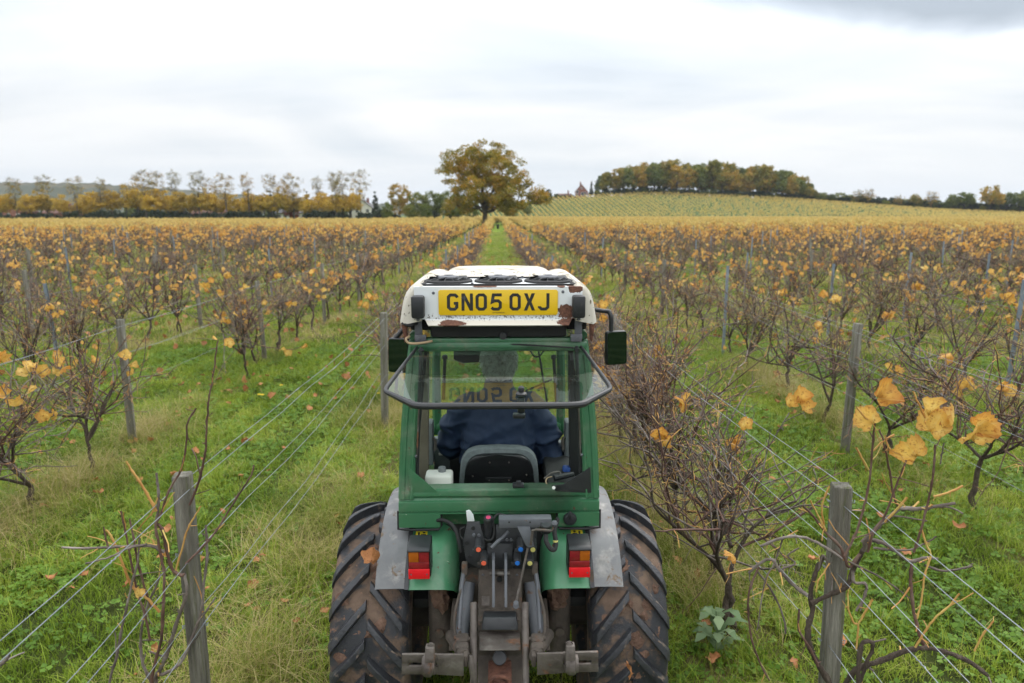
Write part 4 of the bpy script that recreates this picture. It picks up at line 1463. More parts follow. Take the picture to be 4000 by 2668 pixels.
def build_wood():
    var = []
    for s in range(6):
        r = random.Random(s + 50)
        h = 9.5 + 1.2 * (s % 3)
        e = [(0, 0, h * 0.72, 3.0, 2.8, h * 0.26), (r.uniform(-1.2, 1.2), r.uniform(-1, 1), h * 0.48, 3.4, 3.2, h * 0.22), (r.uniform(-1, 1), 0, h * 0.88, 1.9, 1.9, h * 0.13)]
        var.append(tree_meshes(130 + s, e, h * 0.4, 0.26, 80, 2300, 0.62, 1.15, (M['mixleaf'], M['greenleaf'], M['oakleaf'])[s % 3], hollow=0.35, twig=60))
    Yw = 358
    rr = random.Random(12)
    # heights of the wood's skyline read off the photograph: px, scale
    sk = [(2365, 0.92), (2410, 1.05), (2450, 1.12), (2500, 1.42), (2545, 1.30), (2590, 1.32), (2635, 1.38), (2680, 1.26), (2725, 1.36), (2770, 1.40), (2815, 1.32), (2860, 1.22), (2905, 1.20), (2950, 1.32), (2995, 1.30), (3035, 1.22), (3075, 1.12), (3105, 0.98), (3128, 0.8)]
    n = 0
    for row, (dy, sc, off) in enumerate(((0, 1.0, 0), (9, 1.06, 22), (19, 1.08, -10))):
        for px, s in sk:
            if row and rr.random() < 0.25: continue
            Y = Yw + dy + rr.uniform(-3, 3)
            plant_tree('woodland_tree', var[rr.randrange(6)], px_x(px + off + rr.uniform(-6, 6), Y), Y, f"autumn tree of the hilltop wood, {ORD[sk.index((px, s))]} from the left in its {('front', 'middle', 'back')[row]} rank", 'tree', 'trees of the hilltop wood', s * sc * 1.08, rr.uniform(0, 6.28), sxy=1.0)
            n += 1
    con = tree_meshes(160, [(0, 0, 3 + 2.2 * q, 2.4 - 0.36 * q, 2.4 - 0.36 * q, 1.6) for q in range(6)], 13, 0.2, 120, 2000, 0.6, 0.6, M['darkleaf'], hollow=0.3)
    for k, (px, s, d) in enumerate(((2508, 1.0, 372), (2855, 0.97, 382), (3080, 0.82, 382), (2308, 0.48, 362), (2330, 0.55, 376))):
        plant_tree('fir_tree', con, px_x(px, d), d, ('dark fir rising from the left of the hilltop wood', 'dark fir near the middle of the hilltop wood', 'dark fir at the right of the hilltop wood', 'small dark fir beside the brick house', 'thin taller fir between brick house and hilltop wood')[k], 'tree', 'dark firs on the hill', s * 1.1)
    # hedgerow along the hilltop and down to the right
    hed = [tree_meshes(170 + s, [(q * 2.0 - 6, 0, 1.5 + 0.5 * math.sin(q * 1.7 + s), 1.9, 1.6, 1.6) for q in range(7)], 1.2, 0.14, 80, 1900, 0.55, 0.8, m, hollow=0.2) for s, m in enumerate((M['darkleaf'], M['greenleaf'], M['darkleaf']))]
    k = 0
    for px in range(2120, 4080, 42):
        if 2235 < px < 2310: continue
        Y = 357 if px < 3150 else 357 - (px - 3150) * 0.03
        big = 0.62 if px < 2340 else (0.95 if px < 3150 else 1.15)
        plant_tree('hedgerow', hed[(k * 7) % 3], px_x(px, Y), Y, f'stretch of dark hedge along the hilltop field edge, {ORD[k % 40]} from the left' if k < 40 else f'stretch of dark hedge at the far right field edge, {ORD[k - 40]} from the frame edge', 'hedge', 'hedge along the hill', big * (0.9 + 0.3 * ((k * 3) % 4) / 3), 0.0)
        k += 1
    lone = []
    for s in range(4):
        e = [(0, 0, 5.6, 3.2, 3.0, 2.6), (1.5 * (s - 1.5), 0, 4.2, 3.0, 2.6, 2.2)]
        lone.append(tree_meshes(190 + s, e, 2.8, 0.24, 80, (2000, 250, 1600, 1800)[s], 0.55, 1.0, (M['greenleaf'], M['mixleaf'], M['greenleaf'], M['mixleaf'])[s], hollow=0.3, twig=(60, 300, 60, 60)[s]))
    for q, (px, v, s) in enumerate(((3155, 3, 0.85), (3210, 0, 0.6), (3245, 2, 0.55), (3340, 1, 0.9), (3385, 1, 1.0), (3505, 1, 0.75), (3565, 3, 0.85), (3630, 1, 1.1), (3720, 2, 1.0), (3760, 0, 1.15), (3860, 3, 1.5), (3925, 0, 1.2), (3980, 2, 1.3), (4030, 0, 1.35))):
        d = 354 - max(0, px - 3150) * 0.03
        plant_tree('hedgerow_tree', lone[v], px_x(px, d), d, f'hedgerow tree on the skyline right of the wood, {ORD[q]} from the wood', 'tree', 'trees in the right hedgerow', s * 1.02, q * 1.1)
    plant_tree('round_evergreen', tree_meshes(198, [(0, 0, 6.2, 2.6, 2.5, 4.2)], 3, 0.22, 90, 3000, 0.5, 0.8, M['darkleaf'], hollow=0.3), px_x(2140, 330), 330, 'dark rounded evergreen right of the oak crown', 'tree', scale=0.72)


build_wood()


# ------------------------------------------------------------------ houses
M['brick'] = pmat('red_brick_wall', [(0.3, (0.16, 0.06, 0.045)), (0.7, (0.27, 0.11, 0.08))], 1.5, rough=0.9, bump=0.3, bscale=6)
M['render_white'] = pmat('white_render', [(0.3, (0.62, 0.61, 0.58)), (0.7, (0.78, 0.77, 0.74))], 0.8, rough=0.9)
M['rooftile'] = pmat('clay_roof_tiles', [(0.3, (0.09, 0.05, 0.04)), (0.7, (0.17, 0.085, 0.065))], 2.5, rough=0.9, bump=0.4, bscale=5)
M['slate'] = pmat('slate_roof', [(0.3, (0.07, 0.07, 0.075)), (0.7, (0.13, 0.13, 0.14))], 2.5, rough=0.8)
M['pane'] = pmat('window_pane', [(0.3, (0.02, 0.025, 0.03)), (0.7, (0.06, 0.07, 0.08))], 1, rough=0.12)
M['frame_white'] = pmat('white_window_frame', [(0.3, (0.7, 0.7, 0.68)), (0.7, (0.8, 0.8, 0.78))], 1, rough=0.5)


def house(name, x, y, w_, d_, h_, rh, wall, roof, label, wins, chim=(), gable_front=True, rz=0.0, doors=()):
    """front faces the camera (-y); ridge runs away from the camera when gable_front"""
    t = empty(name, (x, y, hzf(x, y) - 0.2), rz)
    bm = bmesh.new()
    if gable_front:
        prof = [(-w_ / 2, 0, 0), (w_ / 2, 0, 0), (w_ / 2, 0, h_), (0, 0, h_ + rh), (-w_ / 2, 0, h_)]
        add_prism(bm, prof, (0, d_, 0))
    else:
        prof = [(-w_ / 2, 0, 0), (-w_ / 2, d_, 0), (-w_ / 2, d_, h_), (-w_ / 2, d_ / 2, h_ + rh), (-w_ / 2, 0, h_)]
        add_prism(bm, prof, (w_, 0, 0))
    attach('wall', bm_mesh('house_wall', bm, [wall], smooth=False), t)
    bm = bmesh.new()
    o_ = 0.35
    if gable_front:
        for s in (-1, 1):
            a = [(0, -o_, h_ + rh + 0.02), (s * (w_ / 2 + o_), -o_, h_ - rh * o_ / (w_ / 2) + 0.02), (s * (w_ / 2 + o_), -o_, h_ - rh * o_ / (w_ / 2) + 0.24), (0, -o_, h_ + rh + 0.24)]
            add_prism(bm, a, (0, d_ + 2 * o_, 0))
    else:
        for s in (-1, 1):
            yy = 0 if s < 0 else d_
            e = yy + s * o_
            zz = h_ - rh * o_ / (d_ / 2)
            a = [(-w_ / 2 - o_, d_ / 2, h_ + rh + 0.02), (-w_ / 2 - o_, e, zz + 0.02), (-w_ / 2 - o_, e, zz + 0.24), (-w_ / 2 - o_, d_ / 2, h_ + rh + 0.24)]
            add_prism(bm, a, (w_ + 2 * o_, 0, 0))
    ro = attach('roof', bm_mesh('house_roof', bm, [roof], smooth=False), t)
    for (cx, cy, cz) in chim:
        bm = bmesh.new()
        add_box(bm, (cx, cy, cz - 0.6), (0.7, 0.9, 2.6))
        add_box(bm, (cx, cy, cz + 0.8), (0.85, 1.05, 0.2))
        add_cyl(bm, (cx - 0.15, cy, cz + 0.9), (cx - 0.15, cy, cz + 1.3), 0.12, 8)
        attach('chimney', bm_mesh('chimney', bm, [M['brick']], smooth=False), ro)
    for (wx, wz, ww, wh) in wins:
        bm = bmesh.new()
        f = 0.09
        for (cx, cz, sx, sz) in ((wx, wz + wh / 2, ww, f), (wx, wz - wh / 2, ww + 0.2, f), (wx - ww / 2, wz, f, wh - f), (wx + ww / 2, wz, f, wh - f), (wx, wz, f * 0.7, wh - f)):
            add_box(bm, (cx, -0.03, cz), (sx, 0.12, sz))
        wi = attach('window', bm_mesh('window_frame', bm, [M['frame_white']], smooth=False), t)
        bm = bmesh.new()
        add_box(bm, (wx, -0.012, wz), (ww - f, 0.04, wh - f))
        attach('pane', bm_mesh('window_pane', bm, [M['pane']], smooth=False), wi)
    for (dx, dw, dh) in doors:
        bm = bmesh.new()
        add_box(bm, (dx, -0.03, dh / 2), (dw, 0.1, dh))
        attach('door', bm_mesh('house_door', bm, [M['frame_white']], smooth=False), t)
    tag(t, label, 'house')
    return t


house('brick_house', px_x(2271, 352), 354, 6.2, 7.5, 3.1, 3.5, M['brick'], M['rooftile'], 'red brick gabled house with white windows on the hilltop', [(-2.0, 3.0, 1.2, 1.3), (1.1, 2.0, 2.7, 1.6), (0, 4.8, 0.9, 0.8), (-2.0, 1.3, 1.0, 1.0)], [(-0.6, 2.0, 6.9)], True, R(-8), [(2.7, 0.7, 1.5)])
house('farm_house', px_x(2205, 368), 368, 7, 5, 1.5, 1.3, M['brick'], M['rooftile'], 'low brick building with tiled roof on the hill behind the oak', [(-2.6, 1.2, 0.9, 0.8), (0, 1.2, 0.9, 0.8), (2.6, 1.2, 0.9, 0.8)], [(2, 2.6, 3.7)], False)
house('long_white_house', px_x(1145, 252), 254, 13.5, 8, 2.9, 2.6, M['render_white'], M['slate'], 'long low white house behind the golden trees', [(-5.5 + 2.2 * q, 1.7, 1.1, 1.2) for q in range(6)], [(-3, 4, 5.2), (4, 4, 5.2)], False)
house('white_house', px_x(1412, 250), 252, 7.5, 8, 4.6, 2.8, M['render_white'], M['slate'], 'taller white house beside the dark conical evergreen', [(-1.9, 3.6, 1.1, 1.3), (1.9, 3.6, 1.1, 1.3), (-1.9, 1.4, 1.2, 1.3), (1.9, 1.4, 1.2, 1.3)], [(1.5, 4, 7.2)], True)
house('brick_cottage', px_x(800, 256), 258, 11, 8, 2.7, 3.0, M['brick'], M['rooftile'], 'dark brick cottage between trunks of the golden trees', [(-3.5, 1.6, 1.3, 1.1), (0, 1.6, 1.3, 1.1), (3.5, 1.6, 1.3, 1.1)], [(-2, 4, 5.4)], False)
house('red_roof_house', px_x(220, 262), 264, 12, 8, 2.8, 2.8, M['brick'], M['rooftile'], 'brick house low among the far left trees', [(-4, 1.6, 1.4, 1.1), (-0.5, 1.6, 1.4, 1.1), (3.2, 1.6, 1.4, 1.1)], [(2, 4, 5.4)], False)
house('roadside_house', px_x(40, 268), 270, 8, 8, 3.4, 3.0, M['brick'], M['rooftile'], 'red brick gable house at the extreme left field edge', [(-1.8, 2.0, 1.2, 1.3), (1.8, 2.0, 1.2, 1.3)], [(1, 4, 6.4)], True)


# ------------------------------------------------------------------ distant wooded hills, ploughed strip
def build_far_land():
    bm_x = np.linspace(-1250, 120, 190)
    ys = np.linspace(900, 1500, 40)
    XX, YY = np.meshgrid(bm_x, ys)
    prof = np.interp(XX, [-1250, -860, -700, -560, -420, -300, -150, 0, 120], [60, 52, 52, 40, 30, 20, 14, 9, 2])
    ZZ = prof * sstep(900, 1180, YY)
    for i in range(XX.shape[0]):
        for j in range(XX.shape[1]):
            v = Vector((XX[i, j] * 0.045, YY[i, j] * 0.045, 0.0))
            ZZ[i, j] += (mnoise.noise(v) * 7 + mnoise.noise(v * 2.7) * 5.5) * sstep(900, 960, YY[i, j]) - 1.5
    nx, ny = len(bm_x), len(ys)
    i = np.arange(ny - 1)[:, None] * nx; j = np.arange(nx - 1)[None, :]
    F = np.stack([i + j, i + j + 1, i + nx + j + 1, i + nx + j], -1).reshape(-1, 4)
    m = pmat('distant_woodland', [(0.3, (0.018, 0.028, 0.018)), (0.5, (0.04, 0.05, 0.025)), (0.62, (0.085, 0.065, 0.03)), (0.75, (0.07, 0.07, 0.03))], 0.035, detail=8, rough=1.0, bump=1.0, bscale=0.2)
    tag(link('hills', mesh_np('hills', np.stack([XX, YY, ZZ], -1).reshape(-1, 3), F, [m])), 'low wooded hills on the left horizon', kind='structure')
    bm = bmesh.new()
    pts = [(-260, 205, 0.03), (-92, 205, 0.03), (-78, 222, 0.03), (-260, 222, 0.03)]
    bm.faces.new([bm.verts.new(p) for p in pts])
    m2 = pmat('ploughed_soil', [(0.3, (0.07, 0.045, 0.03)), (0.7, (0.15, 0.10, 0.07))], 1.0, rough=1.0)
    tag(link('ploughed_strip', bm_mesh('ploughed_strip', bm, [m2])), 'brown strip of bare soil at the left field edge', kind='structure')


build_far_land()

# two dark tubs standing on the grass at the far end of the alley
M['tub'] = pmat('dark_blue_plastic', [(0.3, (0.012, 0.014, 0.03)), (0.7, (0.025, 0.03, 0.055))], 6, rough=0.5)
for n, (px, py, h_) in enumerate(((1926, 892, 0.55), (1945, 894, 0.72))):
    p = on_ground(px, py)
    t = empty('plastic_tub', (p.x, p.y, 0))
    bm = bmesh.new()
    add_lathe(bm, [(0.0, 0.0), (0.17, 0.0), (0.20, 0.04), (0.23, h_ * 0.9), (0.25, h_ * 0.92), (0.25, h_), (0.225, h_), (0.19, 0.08), (0, 0.08)], (0, 0, 0), n=16)
    attach('body', bm_mesh('tub_body', bm, [M['tub']]), t)
    bm = bmesh.new()
    for s in (-1, 1):
        add_tube(bm, [(s * 0.245, -0.07, h_ * 0.85), (s * 0.29, -0.06, h_ * 0.83), (s * 0.29, 0.06, h_ * 0.83), (s * 0.245, 0.07, h_ * 0.85)], 0.012, 6)
    attach('handle', bm_mesh('tub_handle', bm, [M['tub']]), t)
    tag(t, ('shorter dark tub by the left row at the far end of the alley', 'taller dark tub in mid alley at its far end')[n], 'tub', 'dark tubs at the end of the alley')


# ------------------------------------------------------------------ haze
def build_haze():
    bm = bmesh.new()
    add_box(bm, (0, 2800, 44), (8600, 6800, 92))
    m = bpy.data.materials.new('thin_haze')
    m.use_nodes = True
    t = m.node_tree
    for n in list(t.nodes): t.nodes.remove(n)
    out = t.nodes.new('ShaderNodeOutputMaterial')
    pv = t.nodes.new('ShaderNodeVolumePrincipled')
    pv.inputs['Color'].default_value = (0.86, 0.92, 1.0, 1)
    pv.inputs['Density'].default_value = 0.00011
    pv.inputs['Anisotropy'].default_value = 0.2
    t.links.new(pv.outputs[0], out.inputs['Volume'])
    o = link('haze', bm_mesh('haze', bm, [m], smooth=False))
    tag(o, 'thin pale haze softening the far trees and hills', 'haze', kind='stuff')


build_haze()


# ------------------------------------------------------------------ the tractor
M['green'] = pmat('tractor_green_paint', [(0.3, (0.036, 0.125, 0.058)), (0.7, (0.046, 0.152, 0.074))], 2.5, rough=0.30, bump=0.05, bscale=14, spots=[((0.15, 0.19, 0.13), 4.0, 0.47, 0.30, 0.55), ((0.20, 0.19, 0.14), 11.0, 0.58, 0.18, 0.75), ((0.13, 0.06, 0.04), 34.0, 0.665, 0.012, 0.8), ((0.42, 0.42, 0.36), 60.0, 0.70, 0.012, 0.8)])
M['green_fender'] = pmat('faded_green_paint', [(0.3, (0.05, 0.20, 0.095)), (0.7, (0.075, 0.25, 0.125))], 3, rough=0.3, spots=[((0.17, 0.25, 0.17), 4, 0.50, 0.3, 0.5), ((0.13, 0.055, 0.035), 26.0, 0.655, 0.012, 0.8), ((0.5, 0.5, 0.42), 48.0, 0.69, 0.012, 0.8)])
M['cream'] = pmat('lichen_specked_cream_roof', [(0.3, (0.46, 0.43, 0.36)), (0.6, (0.58, 0.55, 0.48))], 4, rough=0.6, bump=0.1, spots=[((0.30, 0.26, 0.18), 7.0, 0.49, 0.18, 0.9), ((0.10, 0.08, 0.05), 60.0, 0.585, 0.05, 0.9)])
M['whitepanel'] = pmat('white_painted_steel', [(0.3, (0.66, 0.69, 0.70)), (0.7, (0.74, 0.76, 0.77))], 3, rough=0.4)
M['rust'] = pmat('flaking_rust', [(0.3, (0.06, 0.03, 0.022)), (0.5, (0.14, 0.06, 0.04)), (0.75, (0.24, 0.11, 0.07))], 22, rough=0.95, bump=0.7, bscale=60)
M['plateyellow'] = pmat('yellow_plate', [(0.3, (0.64, 0.41, 0.004)), (0.7, (0.70, 0.46, 0.008))], 3, rough=0.35, spots=[((0.45, 0.28, 0.02), 30, 0.70, 0.05, 0.5)])
M['black'] = pmat('black_plastic', [(0.3, (0.012, 0.013, 0.015)), (0.7, (0.025, 0.027, 0.03))], 6, rough=0.45, spots=[((0.14, 0.14, 0.13), 12, 0.62, 0.2, 0.8)])
M['blackmat'] = pmat('dull_black', [(0.3, (0.010, 0.010, 0.011)), (0.7, (0.022, 0.022, 0.022))], 5, rough=0.8)
M['letter'] = pmat('black_plate_lettering', [(0.3, (0.016, 0.016, 0.017)), (0.62, (0.022, 0.022, 0.022)), (0.75, (0.10, 0.10, 0.11))], 30, rough=0.4)
M['greyplastic'] = pmat('scuffed_grey_plastic', [(0.3, (0.105, 0.108, 0.112)), (0.7, (0.19, 0.193, 0.197))], 5, rough=0.55, spots=[((0.30, 0.29, 0.275), 8, 0.50, 0.2, 0.7), ((0.16, 0.115, 0.08), 15, 0.58, 0.08, 0.9)])
M['darkmetal'] = pmat('dark_oily_metal', [(0.3, (0.022, 0.023, 0.026)), (0.7, (0.055, 0.057, 0.062))], 7, rough=0.5, metal=0.2, bump=0.15, spots=[((0.10, 0.07, 0.05), 7, 0.57, 0.12, 0.9)])
M['dirtymetal'] = pmat('muddy_cast_metal', [(0.3, (0.04, 0.032, 0.026)), (0.6, (0.085, 0.068, 0.055)), (0.8, (0.14, 0.115, 0.095))], 9, rough=0.85, bump=0.4, spots=[((0.13, 0.07, 0.045), 11, 0.60, 0.08, 0.95)])
M['bare'] = pmat('worn_bare_steel', [(0.3, (0.075, 0.062, 0.055)), (0.6, (0.15, 0.13, 0.115)), (0.8, (0.27, 0.25, 0.23))], 12, rough=0.55, metal=0.5, bump=0.3, spots=[((0.20, 0.10, 0.055), 10, 0.57, 0.10, 0.9)])
M['greymetal'] = pmat('grey_painted_steel', [(0.3, (0.07, 0.075, 0.085)), (0.7, (0.12, 0.125, 0.14))], 7, rough=0.5, spots=[((0.12, 0.07, 0.05), 12, 0.63, 0.05, 0.9)])
M['rubber'] = pmat('muddy_tyre_rubber', [(0.3, (0.018, 0.019, 0.023)), (0.7, (0.038, 0.04, 0.046))], 9, rough=0.62, bump=0.25, bscale=90,
                  spots=[((0.14, 0.095, 0.068), 5.5, 0.45, 0.10, 0.95), ((0.21, 0.12, 0.08), 22, 0.60, 0.05, 0.95)])
M['lugrubber'] = pmat('tyre_lug_rubber', [(0.3, (0.017, 0.018, 0.022)), (0.7, (0.045, 0.047, 0.054))], 9, rough=0.5, bump=0.3, bscale=70, spots=[((0.17, 0.13, 0.10), 11, 0.605, 0.08, 0.95)])
M['mud'] = pmat('dried_mud', [(0.3, (0.10, 0.055, 0.038)), (0.6, (0.17, 0.10, 0.07)), (0.8, (0.25, 0.16, 0.115))], 16, rough=1.0, bump=1.0, bscale=50)
M['amber'] = pmat('amber_lens', [(0.3, (0.30, 0.075, 0.008)), (0.7, (0.42, 0.115, 0.012))], 30, rough=0.2)
M['redlens'] = pmat('dark_red_lens', [(0.3, (0.16, 0.010, 0.014)), (0.7, (0.26, 0.018, 0.022))], 30, rough=0.2)
M['reflector'] = pmat('bright_red_reflector', [(0.3, (0.62, 0.008, 0.014)), (0.7, (0.70, 0.012, 0.02))], 30, rough=0.3)
M['seatgrey'] = pmat('grey_seat_trim', [(0.3, (0.11, 0.125, 0.13)), (0.7, (0.19, 0.21, 0.215))], 30, rough=0.9, bump=0.2)
M['seatblack'] = pmat('black_seat_shell', [(0.3, (0.008, 0.008, 0.009)), (0.7, (0.014, 0.014, 0.015))], 5, rough=0.25)
M['tanpipe'] = pmat('tan_hose', [(0.3, (0.26, 0.18, 0.10)), (0.7, (0.36, 0.26, 0.15))], 12, rough=0.6)
M['whiteplastic'] = pmat('cloudy_white_plastic', [(0.3, (0.50, 0.49, 0.44)), (0.7, (0.64, 0.63, 0.58))], 9, rough=0.45)
M['browntrim'] = pmat('brown_cab_trim', [(0.3, (0.11, 0.09, 0.065)), (0.7, (0.16, 0.135, 0.10))], 8, rough=0.9)
M['cabgrey'] = pmat('grey_cab_plastic', [(0.3, (0.10, 0.11, 0.115)), (0.7, (0.15, 0.16, 0.165))], 8, rough=0.6)
M['blueitem'] = pmat('blue_plastic', [(0.3, (0.012, 0.045, 0.20)), (0.7, (0.02, 0.07, 0.28))], 8, rough=0.5)
M['capred'] = pmat('red_cap', [(0.3, (0.66, 0.10, 0.045)), (0.7, (0.75, 0.14, 0.07))], 30, rough=0.5)
M['capblue'] = pmat('blue_cap', [(0.3, (0.01, 0.12, 0.46)), (0.7, (0.015, 0.16, 0.55))], 30, rough=0.5)
M['capyellow'] = pmat('yellow_cap', [(0.3, (0.48, 0.44, 0.12)), (0.7, (0.58, 0.54, 0.18))], 30, rough=0.5)
M['sticker'] = pmat('yellow_sticker', [(0.3, (0.70, 0.56, 0.02)), (0.7, (0.76, 0.62, 0.03))], 5, rough=0.5)
M['pinklabel'] = pmat('pink_label', [(0.3, (0.45, 0.03, 0.10)), (0.7, (0.55, 0.05, 0.14))], 5, rough=0.5)
M['glass'] = glass_mat('tinted_cab_glass')
M['glass_rear'] = glass_mat('teal_tinted_rear_glass', (0.62, 0.81, 0.75), 1.5, 0.012)
M['mirror'] = pmat('mirror_glass', [(0.3, (0.05, 0.085, 0.085)), (0.7, (0.06, 0.10, 0.10))], 1, rough=0.03, metal=1.0, rvar=0.0)

TR = empty('vineyard_tractor', (0, 3.27, 0))
tag(TR, 'green vineyard tractor with cream cab roof driving away between the vine rows', 'tractor')


class Part:
    """collects shapes for one part and links it under the tractor (or under another part)"""

    def __init__(s, name, mats, parent=None, ang=35):
        s.name, s.mats, s.parent, s.ang = name, mats, parent, ang
        s.bm = bmesh.new()

    def done(s, smooth=True):
        me = bm_mesh('tractor_' + s.name, s.bm, s.mats, s.ang, smooth)
        o = bpy.data.objects.new(s.name, me)
        C.objects.link(o)
        o.parent = s.parent or TR
        o.matrix_parent_inverse = Matrix.Translation(-TR.location)
        return o


def quick(name, mats, fn, parent=None, **kw):
    p = Part(name, mats, parent, **kw)
    fn(p.bm)
    o = p.done()
    if parent is not None:
        o.matrix_parent_inverse = Matrix.Identity(4)
    return o


def box(name, mat, c, s, bev=0.004, parent=None, rot=None):
    return quick(name, [mat], lambda bm: add_box(bm, c, s, bev, rot), parent)


def tube(name, mat, P, r, n=10, parent=None, sm=0):
    if sm: P = smooth_path(P, sm)
    return quick(name, [mat], lambda bm: add_tube(bm, P, r, n), parent)


def plate(name, mat, pts, d, bev=0.002, parent=None):
    return quick(name, [mat], lambda bm: add_prism(bm, pts, d, bev), parent)


# ---- roof
def build_roof():
    prof_o = [(0.439, 2.078), (0.434, 2.105), (0.428, 2.139), (0.420, 2.175), (0.408, 2.206), (0.388, 2.232), (0.364, 2.248), (0.347, 2.251)]
    Yr = [2.972, 2.985, 3.02, 3.10, 3.33, 3.37, 3.42, 3.50, 3.7, 3.95, 4.15, 4.27, 4.32]
    bm = bmesh.new()
    rows = []
    for Y in Yr:
        sh = {2.972: 0.020, 2.985: 0.006}.get(Y, 0.0)
        drop = 0.0 if Y < 3.5 else 0.05 * ((Y - 3.5) / 0.8) ** 2 + (0.05 if Y > 4.3 else 0)
        fr = 0.0 if Y < 4.2 else 0.05 * (Y - 4.2) / 0.12
        half = [(x - sh - fr, z - sh * 0.5 - drop * (0.3 + 0.7 * (z - 2.078) / 0.17)) for x, z in prof_o]
        dome = 0.0 if Y < 3.35 else min(1.0, (Y - 3.35) / 0.07)
        deck = 2.232 - drop
        inner = [(0.338, deck), (0.30, deck + 0.004 * dome), (0.275, deck + 0.010 * dome), (0.255, deck + 0.026 * dome), (0.225, deck + 0.034 * dome), (0.12, deck + 0.037 * dome), (0.0, deck + 0.038 * dome)]
        if dome > 0: inner[0] = (0.325, 2.247 - drop)
        hp = half + inner
        full = [(-x, z) for x, z in hp] + [(x, z) for x, z in hp[-2::-1]]
        rows.append([bm.verts.new((x, Y, z)) for x, z in full])
    for a, b in zip(rows[:-1], rows[1:]):
        for i in range(len(a) - 1):
            bm.faces.new((a[i], a[i + 1], b[i + 1], b[i]))
    n = len(rows[0])
    # rear edge faces of the side shells, and the front
    r0 = rows[0]
    bm.faces.new(rows[-1])
    for sidx in (range(0, 8), range(n - 8, n)):
        vs_ = [r0[i] for i in sidx]
        xs = 0.338 * (1 if vs_[0].co.x + vs_[-1].co.x > 0 else -1)
        bot = bm.verts.new((xs, 2.968, 2.085)); top = bm.verts.new((xs, 2.968, 2.235))
        loop = vs_ + ([top, bot] if abs(vs_[-1].co.x) < abs(vs_[0].co.x) else [])
        if abs(vs_[-1].co.x) > abs(vs_[0].co.x): loop = vs_ + [bot, top]
        bm.faces.new(loop)
    me = bm_mesh('tractor_roof', bm, [M['cream']], 40)
    o = bpy.data.objects.new('roof', me)
    C.objects.link(o)
    o.parent = TR
    o.matrix_parent_inverse = Matrix.Translation(-TR.location)
    return o


roof = build_roof()
# inside lining so that the shell has thickness
box('roof_lining', M['blackmat'], (0, 3.66, 2.075), (0.80, 1.22, 0.09), 0.01, roof)
box('fan_deck', M['whitepanel'], (0, 3.175, 2.2325), (0.676, 0.34, 0.010), 0.003, roof)
tube('deck_seal', M['blackmat'], [(-0.338, 3.00, 2.2405), (-0.325, 3.16, 2.2405), (-0.31, 3.335, 2.2405), (0.31, 3.335, 2.2405), (0.325, 3.16, 2.2405), (0.338, 3.00, 2.2405)], 0.0055, 8, roof)
box('deck_edge', M['blackmat'], (0, 2.997, 2.239), (0.68, 0.012, 0.013), 0.003, roof)

for n, fx in enumerate((-0.232, 0.0, 0.232)):
    fan = quick('cooling_fan', [M['blackmat']], lambda bm: add_lathe(bm, [(0, 0.006), (0.098, 0.006), (0.104, 0.003), (0.106, 0.0), (0.112, 0.0), (0.112, 0.008), (0.1, 0.012), (0.094, 0.010), (0, 0.010)], (fx, 3.175, 2.2375), n=40), roof)

    def grille(bm):
        for q in range(14):
            a = 2 * math.pi * q / 14 + 0.1
            c, s = math.cos(a), math.sin(a)
            add_tube(bm, [(fx + c * 0.036, 3.175 + s * 0.036, 2.2600), (fx + c * 0.072, 3.175 + s * 0.072, 2.2560), (fx + c * 0.104, 3.175 + s * 0.104, 2.2430)], 0.0020, 5)
        for (rr, zz) in ((0.05, 2.2588), (0.062, 2.2574), (0.074, 2.2555), (0.085, 2.2510), (0.095, 2.2468)):
            add_tube(bm, [(fx + rr * math.cos(t), 3.175 + rr * math.sin(t), zz) for t in np.linspace(0, 2 * math.pi, 33)], 0.0013, 4, cap=False)
    quick('grille', [M['black']], grille, fan)
    quick('hub', [M['greymetal']], lambda bm: add_lathe(bm, [(0, 0.012), (0.018, 0.012), (0.02, 0.009), (0.048, 0.006), (0.052, 0.0), (0.046, -0.006), (0, -0.006)], (fx, 3.175, 2.258), n=28), fan)
    for q in range(6):
        a = q * 1.047

        def blade(bm):
            p = [Vector((0.03 * math.cos(a + t) * (1 + 2 * u), 0.03 * math.sin(a + t) * (1 + 2 * u), 0.004 + 0.012 * (t > 0.2))) for (t, u) in ((0, 0), (0.5, 0), (0.38, 1), (0.05, 1))]
            add_prism(bm, [v + Vector((fx, 3.175, 2.246)) for v in p], (0, 0, 0.002))
        quick('fan_blade', [M['black']], blade, fan)
box('deck_clip', M['greymetal'], (-0.116, 3.02, 2.243), (0.012, 0.01, 0.012), 0.002, roof)
box('deck_clip', M['greymetal'], (0.116, 3.32, 2.245), (0.012, 0.01, 0.012), 0.002, roof)


